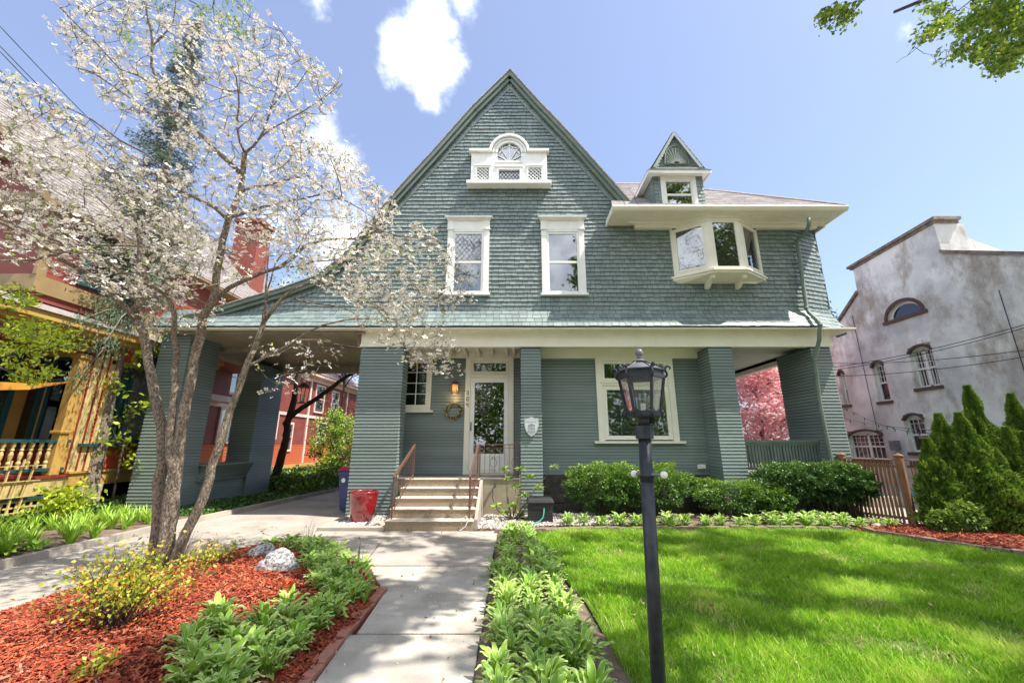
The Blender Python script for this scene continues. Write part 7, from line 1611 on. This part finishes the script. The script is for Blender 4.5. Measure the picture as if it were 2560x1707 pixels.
# chimney
cb = MB(); m_redbrick = mat('painted_brick', (.27, .07, .05), .85, col2=(.19, .05, .038), scale=14, bump=.5); c1, c2 = at(565, 700, 14.2), at(628, 700, 14.2); zt_ = at(600, 556, 14.2).z; cb.box(c1.x, 14.2, 5, c2.x, 14.95, zt_); cb.box(c1.x - .07, 14.13, zt_, c2.x + .07, 15.02, zt_ + .16); cb.box(c1.x - .03, 14.17, zt_ - .35, c2.x + .03, 14.98, zt_ - .25); cb.build('chimney', m_redbrick, nb, bevel=.01)
# rear wing, red clapboard
XW = -12.0
mb = MB(); lap(mb, XW, 31, XW, 12.4, .95, 5.45, c=.13, t=.02); mb.f = [f[::-1] for f in mb.f]; mb.build('rear_wing_wall', [m_redsid, m_maroon], nb); nbx('rear_wing_core', m_redsid, [(-18, 12.4, .3, XW - .005, 31, 5.5)])
mb = MB(); lap(mb, XW + .02, 31, XW + .02, 12.4, .55, 1.55, c=.13, t=.02); mb.f = [f[::-1] for f in mb.f]; mb.build('lower_siding', [m_redwood, m_maroon], nb)
nbx('water_table', m_yel, [(XW, 12.4, .32, XW + .08, 31, .54)]); nbx('rear_foundation', m_conc, [(-18, 12.4, 0, XW - .02, 31, .32)]); nbx('rear_eave', m_pinktrim, [(XW - .1, 12.4, 5.45, XW + .45, 31, 5.62), (XW, 12.4, 5.2, XW + .05, 31, 5.45)])
nbx('belt_board', m_pinktrim, [(XW, 12.4, 3.05, XW + .06, 31, 3.2)])
for y in (14.4, 18.5, 23.6, 28.9): nbx('corner_board', m_pinktrim, [(XW, y - .08, .55, XW + .065, y + .08, 5.4)])
for (y0, y1, z0, z1) in [(16.6, 17.3, 1.7, 2.95), (19.2, 20.6, 1.9, 3.1), (19.0, 19.9, 3.6, 5.0), (24.3, 25.3, 3.5, 5.0), (26.5, 27.4, 3.4, 4.9), (21.4, 22.1, 1.3, 2.6), (25, 26, 1.7, 2.8), (13.2, 13.9, 1.8, 3.0), (16.4, 17.2, 3.7, 5.0)]:
    w = nbx('window', m_pinktrim, [(XW, y0 - .1, z0 - .1, XW + .07, y0, z1 + .1), (XW, y1, z0 - .1, XW + .07, y1 + .1, z1 + .1), (XW, y0, z1, XW + .07, y1, z1 + .1), (XW, y0, z0 - .1, XW + .09, y1, z0), (XW, y0, (z0 + z1) / 2 - .02, XW + .055, y1, (z0 + z1) / 2 + .02)]); nbx('pane', m_glass, [(XW + .03, y0, z0, XW + .04, y1, z1)], w)
# small box bay on the red wing
bw = nbx('box_bay', m_redsid, [(XW, 15.1, 3.3, XW + .5, 16.2, 4.9)]); nbx('bay_trim', m_pinktrim, [(XW, 15.0, 3.2, XW + .6, 16.3, 3.42), (XW, 15.0, 4.9, XW + .6, 16.3, 5.05)], bw)
mb = MB(); mb.hexa([(-18, 12.2, 5.62), (XW + .5, 12.2, 5.62), (XW + .5, 31.2, 5.62), (-18, 31.2, 5.62), (-17, 14, 8), (-14.5, 14, 8), (-14.5, 30, 8), (-17, 30, 8)]); mb.build('rear_roof', m_nroof, nb)
# ---------------------------------------------------------------- stucco building at the right
m_stucco = mat('weathered_stucco', (.84, .83, .80), .95, col2=(.54, .53, .52), scale=.6, bump=.5, bscale=25, lo=.42, hi=.62)
nt = m_stucco.node_tree; b_ = nt.nodes['Principled BSDF']; lk = b_.inputs['Base Color'].links[0].from_socket
nz = N(nt, 'ShaderNodeTexNoise'); nz.inputs['Scale'].default_value = .8; nz.inputs['Detail'].default_value = 9; nz.inputs['Roughness'].default_value = .72; mp_ = N(nt, 'ShaderNodeMapping'); mp_.inputs['Scale'].default_value = (1, 1, .55); mp_.inputs['Location'].default_value = (3, 5, 2); tcn = N(nt, 'ShaderNodeTexCoord'); nt.links.new(tcn.outputs['Object'], mp_.inputs[0]); nt.links.new(mp_.outputs[0], nz.inputs['Vector'])
rg = N(nt, 'ShaderNodeMapRange'); rg.inputs['From Min'].default_value = .50; rg.inputs['From Max'].default_value = .64; nt.links.new(nz.outputs['Fac'], rg.inputs['Value']); mx = N(nt, 'ShaderNodeMix', data_type='RGBA'); nt.links.new(M(nt, 'MULTIPLY', rg.outputs[0], .72), mx.inputs['Factor']); nt.links.new(lk, mx.inputs['A']); mx.inputs['B'].default_value = (.25, .19, .13, 1); nt.links.new(mx.outputs['Result'], b_.inputs['Base Color'])
m_cop = mat('coping_stone', (.30, .24, .18), .9, col2=(.12, .10, .09), scale=6); m_archb = mat('arch_brick', (.15, .09, .07), .9, col2=(.09, .055, .045), scale=20, bump=.5); m_pane_d = m_glass
st = thing('stucco_building', 'tall weathered grey stucco building with brick-arched windows at the right', 'building', (14.3, 13, 0)); XS = 14.0
sil = [(17.6, 0), (17.6, 6.0), (16.9, 6.3), (15.30, 7.45), (15.25, 8.62), (11.95, 8.78), (11.95, 7.62), (9.0, 6.0), (6.0, 4.4), (6.0, 0)]
wins = [(12.95, 14.45, 5.95, 6.75, 'half'), (15.0, 15.7, 3.35, 4.55, 'a'), (13.1, 14.0, 3.55, 4.85, 'f'), (16.6, 17.2, 2.9, 4.3, 'a'), (15.65, 17.25, .9, 2.25, 'f'), (13.85, 14.75, .95, 2.2, 'a'), (9.6, 10.5, 3.5, 4.7, 'a'), (11.3, 12.2, .95, 2.2, 'a')]
wins = []
def SW(u0, v0, u1, v1, k):    # corners on the wall plane
    a, b = atx(u0, v0, XS), atx(u1, v1, XS); wins.append((min(a.y, b.y), max(a.y, b.y), min(a.z, b.z), max(a.z, b.z), k))
SW(2178, 915, 2228, 1000, 'a'); SW(2270, 880, 2352, 962, 'f'); SW(2095, 935, 2125, 1010, 'a'); SW(2118, 1085, 2222, 1150, 'f'); SW(2268, 1090, 2330, 1130, 'a'); wins.append((9.3, 10.05, 3.5, 4.6, 'a')); wins.append((12.2, 12.9, 1.2, 2.25, 'a'))
wins = [(a, b, c, d if d - c > .9 else c + 1.15, k) for a, b, c, d, k in wins]
# wall made of vertical strips with real openings
hw = (13.02, 14.3, 6.02, .52)
ops = [(a, b, c, d + .12) for a, b, c, d, k in wins] + [(hw[0], hw[1], hw[2], hw[2] + hw[3])]
def ztop(y):
    for (a, za), (b, zb) in zip(sil[1:], sil[2:]):
        if b <= y <= a and a != b: return za + (zb - za) * (a - y) / (a - b)
    return 6
ycuts = sorted(set([6.0, 9.0, 11.9501, 11.9499, 15.25, 15.2999, 16.9, 17.6] + [o[0] for o in ops] + [o[1] for o in ops])); mb = MB()
for ya, yb in zip(ycuts, ycuts[1:]):
    if yb - ya < .001: continue
    ym = (ya + yb) / 2; z = 0; hl_ = sorted([(o[2], o[3]) for o in ops if o[0] < ym < o[1]])
    za, zb = ztop(ya + 1e-4), ztop(yb - 1e-4)
    for (h0, h1) in hl_: mb.box(XS, ya, z, XS + .35, yb, h0); z = h1
    mb.hexa([(XS, ya, z), (XS + .35, ya, z), (XS + .35, yb, z), (XS, yb, z), (XS, ya, za), (XS + .35, ya, za), (XS + .35, yb, zb), (XS, yb, zb)])
mb.box(XS + .35, 6.2, 0, XS + 9, 17.4, 6.0); mb.build('wall', m_stucco, st)
mb = MB(); mb.box(XS + .34, 11.95, 6, XS + 1.0, 12.25, 8.7); mb.prism([(XS + .35, 12.2, 7.7), (XS + 2.6, 12.2, 7.7), (XS + .35, 12.2, 8.75)], (0, .25, 0)); mb.build('gable_return', m_stucco, st)
mb = MB()
def cop(a, b, w=.1, h=.12): 
    (y0, z0), (y1, z1) = a, b; mb.hexa([(XS - w, y0, z0), (XS + .8, y0, z0), (XS + .8, y1, z1), (XS - w, y1, z1), (XS - w, y0, z0 + h), (XS + .8, y0, z0 + h), (XS + .8, y1, z1 + h), (XS - w, y1, z1 + h)])
cop((15.42, 8.62), (11.8, 8.785), .12, .10); cop((15.35, 8.54), (11.9, 8.70), .06, .08); cop((17.2, 6.1), (15.25, 7.5), .10, .12); cop((11.95, 7.62), (6.0, 4.42), .10, .12); mb.build('coping', m_cop, st)
def arch_bricks(parent, yc, zc, rx_, rz_, t, a0, a1, n):
    mb = MB()
    for i in range(n):
        p, q = a0 + (a1 - a0) * (i + .06) / n, a0 + (a1 - a0) * (i + .94) / n
        pts = [(XS - .04, yc + rx_ * cos(p), zc + rz_ * sin(p)), (XS - .04, yc + (rx_ + t) * cos(p), zc + (rz_ + t) * sin(p)), (XS - .04, yc + (rx_ + t) * cos(q), zc + (rz_ + t) * sin(q)), (XS - .04, yc + rx_ * cos(q), zc + rz_ * sin(q))]; mb.prism(pts, (.10, 0, 0))
    return mb.build('brick_arch', m_archb, parent)
for (a, b, c, d, k) in wins:
    mb = MB(); x0, x1 = XS + .14, XS + .20; w_ = .06
    mb.box(x0, a, c, x1, a + w_, d + .12); mb.box(x0, b - w_, c, x1, b, d + .12); mb.box(x0, a + w_, c, x1, b - w_, c + w_); mb.box(x0, a + w_, d - w_, x1, b - w_, d + .12)
    n = 2 if k == 'f' else 1
    if k == 'f': mb.box(x0, (a + b) / 2 - .05, c, x1, (a + b) / 2 + .05, d)
    zm = (c + d) / 2; mb.box(x0 + .01, a, zm - .03, x1, b, zm + .03)
    w = mb.build('window', m_white, st)
    mb = MB(); nn = 8 if k == 'f' else 4
    for i in range(1, nn): y = a + (b - a) * i / nn; mb.box(x0 + .015, y - .008, zm if k == 'a' else c, x1 - .01, y + .008, d)
    for i in range(1, 3): z = zm + (d - zm) * i / 3; mb.box(x0 + .016, a, z - .008, x1 - .011, b, z + .008)
    mb.build('muntins', m_white, w); nbx('pane', m_glassd, [(x1 - .02, a, c, x1 - .01, b, d)], w); nbx('curtain', m_curt, [(x1 + .04, a, c, x1 + .05, b, d)], w); mb = MB(); mb.box(XS - .06, a - .08, c - .12, XS + .1, b + .08, c - .01); mb.build('brick_sill', m_archb, w)
    yc = (a + b) / 2; hw_ = (b - a) / 2; arch_bricks(w, yc, d - .28, hw_ * 1.10, .38, .075, radians(30), radians(150), 22)
# half-round attic window
yc = (hw[0] + hw[1]) / 2; rx_ = (hw[1] - hw[0]) / 2; mb = MB(); zc = hw[2]
A = [(yc + rx_ * cos(t), zc + hw[3] * sin(t)) for t in np.linspace(0, pi, 20)]; Bq = [(yc + rx_ * .82 * cos(t), zc + .05 + hw[3] * .76 * sin(t)) for t in np.linspace(0, pi, 20)]
for i in range(19): mb.prism([(XS + .1, *A[i]), (XS + .1, *A[i + 1]), (XS + .1, *Bq[i + 1]), (XS + .1, *Bq[i])], (.06, 0, 0))
hwn = mb.build('window', m_white, st, label='half-round attic window under a brick arch'); mb = MB(); mb.poly([(XS + .12, y, z) for y, z in Bq]); mb.build('pane', m_glassd, hwn); nbx('interior', m_dark, [(XS + .3, hw[0], hw[2], XS + .34, hw[1], hw[2] + .55)], hwn)
mb = MB()
for i in range(19):
    (y0, z0), (y1, z1) = A[i], A[i + 1]; mb.prism([(XS + .002, y0, z0), (XS + .002, y1, z1), (XS + .002, y1, hw[2] + hw[3] + .001), (XS + .002, y0, hw[2] + hw[3] + .001)], (.2, 0, 0))
mb.build('arch_infill', m_stucco, hwn); arch_bricks(hwn, yc, zc, rx_ * 1.0, hw[3] * 1.0, .12, 0.0, pi, 44); mb = MB(); mb.box(XS - .06, hw[0] - .18, zc - .12, XS + .12, hw[1] + .18, zc - .005); mb.build('brick_sill', m_archb, hwn)
for (p, q) in [((2133, 790), (2178, 965)), ((2500, 725), (2560, 910))]:
    a, b = atx(*p, XS), atx(*q, XS); mb = MB(); mb.tube([(XS - .04, a.y, a.z), (XS - .04, a.y, b.z - 2)], .011, 6); mb.build('conduit', m_black, st)
for (u, v) in [(2304, 853), (2320, 849)]: p = atx(u, v, XS); mb = MB(); mb.box(XS - .08, p.y - .09, p.z - .09, XS, p.y + .09, p.z + .09); mb.build('vent_cover', m_white, st, bevel=.01)
p = atx(2243, 1115, XS); mb = MB(); mb.box(XS - .16, p.y - .15, p.z - .14, XS, p.y + .15, p.z + .2); mb.tube([(XS - .1, p.y, p.z - .2), (XS - .1, p.y, 0)], .03, 6); tag(mb.build('meter_box', m_metal, bevel=.02), 'grey utility meter box on the stucco wall', 'meter box')
# ---------------------------------------------------------------- wires and string lights
def wire(label, a, b, sag, r=.012, group=None, cat='wire'):
    a, b = Vector(a), Vector(b); pts = [a.lerp(b, t) - Vector((0, 0, sag * 4 * t * (1 - t))) for t in np.linspace(0, 1, 24)]; mb = MB(); mb.tube(pts, r, 5); return tag(mb.build('overhead_wire', m_black, smooth=True), label, cat, group), pts
GW = 'overhead wires above the driveway'
for k, (p, q) in enumerate([((-20, 45), (560, 600)), ((-20, 95), (540, 610)), ((-20, 108), (548, 640)), ((-20, 155), (470, 620)), ((-20, 178), (420, 600))]):
    wire('black overhead wire slanting down from the upper left behind the blossoms', at(*p, 7.2), at(*q, 14.0), .25, .011, GW)
GW2 = 'wires crossing in front of the stucco building'
for (p, q) in [((2082, 918), (2600, 800)), ((2082, 925), (2600, 808)), ((2080, 908), (2600, 870)), ((2084, 940), (2600, 885))]: wire('thin wire crossing in front of the stucco wall', at(*p, 13.2), at(*q, 9.9), .12, .010, GW2)
for k, (p, q, n) in enumerate([((2108, 1016), (2330, 1082), 8), ((2108, 1045), (2560, 1070), 11)]):
    o, pts = wire('string of small clear bulbs sagging in front of the stucco building' if k == 0 else 'lower string of small clear bulbs reaching behind the evergreens', at(*p, 12.5), at(*q, 10.5), .2, .007, 'string lights', 'string lights'); o.name = 'string_lights'
    for i in range(n): c = pts[1 + int(i * 22 / n)]; mb = MB(); mb.tube([c, c - Vector((0, 0, .08))], .011, 6); o2 = mb.build('bulb_socket', m_black, o); mb = MB(); mb.lathe([(.012, -.16), (.03, -.13), (.028, -.1), (.015, -.09)], tuple(c), 8); mb.build('clear_bulb', m_lampglass, o)
# fallen petals, dry leaves and twigs on the lawn, walk and drive
def litter(name, label, n, area, m, s0, s1, z0, z1):
    P = []
    while len(P) < n:
        x, y = U(*area[:2]), U(*area[2:])
        if pip(x, y, lawn) or (-1.4 < x < -.3 and y < 8) or (dlx(max(1.1, y)) < x < drx(y)) or (-3.6 < x < -.3 and 6.2 < y < 8.1): P.append((x, y, U(z0, z1) + (.035 if pip(x, y, lawn) else 0)))
    P = np.array(P); o = leafcloud(name, P, s0 + (s1 - s0) * rng.random(n), m, None, None, .6, 1, fold=.6); return tag(o, label, 'leaf litter', kind='stuff')
m_dry = mat('dry_leaf', (.3, .18, .08), .9, ramp=[(0, (.12, .06, .03)), (.5, (.34, .2, .09)), (1, (.55, .4, .24))])
litter('fallen_leaves', 'dry brown leaves and bits scattered over the lawn and paving', 420, (-6.5, 9, 2.2, 8.6), m_dry, .018, .045, .012, .03)
litter('fallen_petals', 'fallen white petals scattered around the driveway and walk', 500, (-6.6, -.3, 2.2, 10), m_bloom, .012, .022, .010, .016)
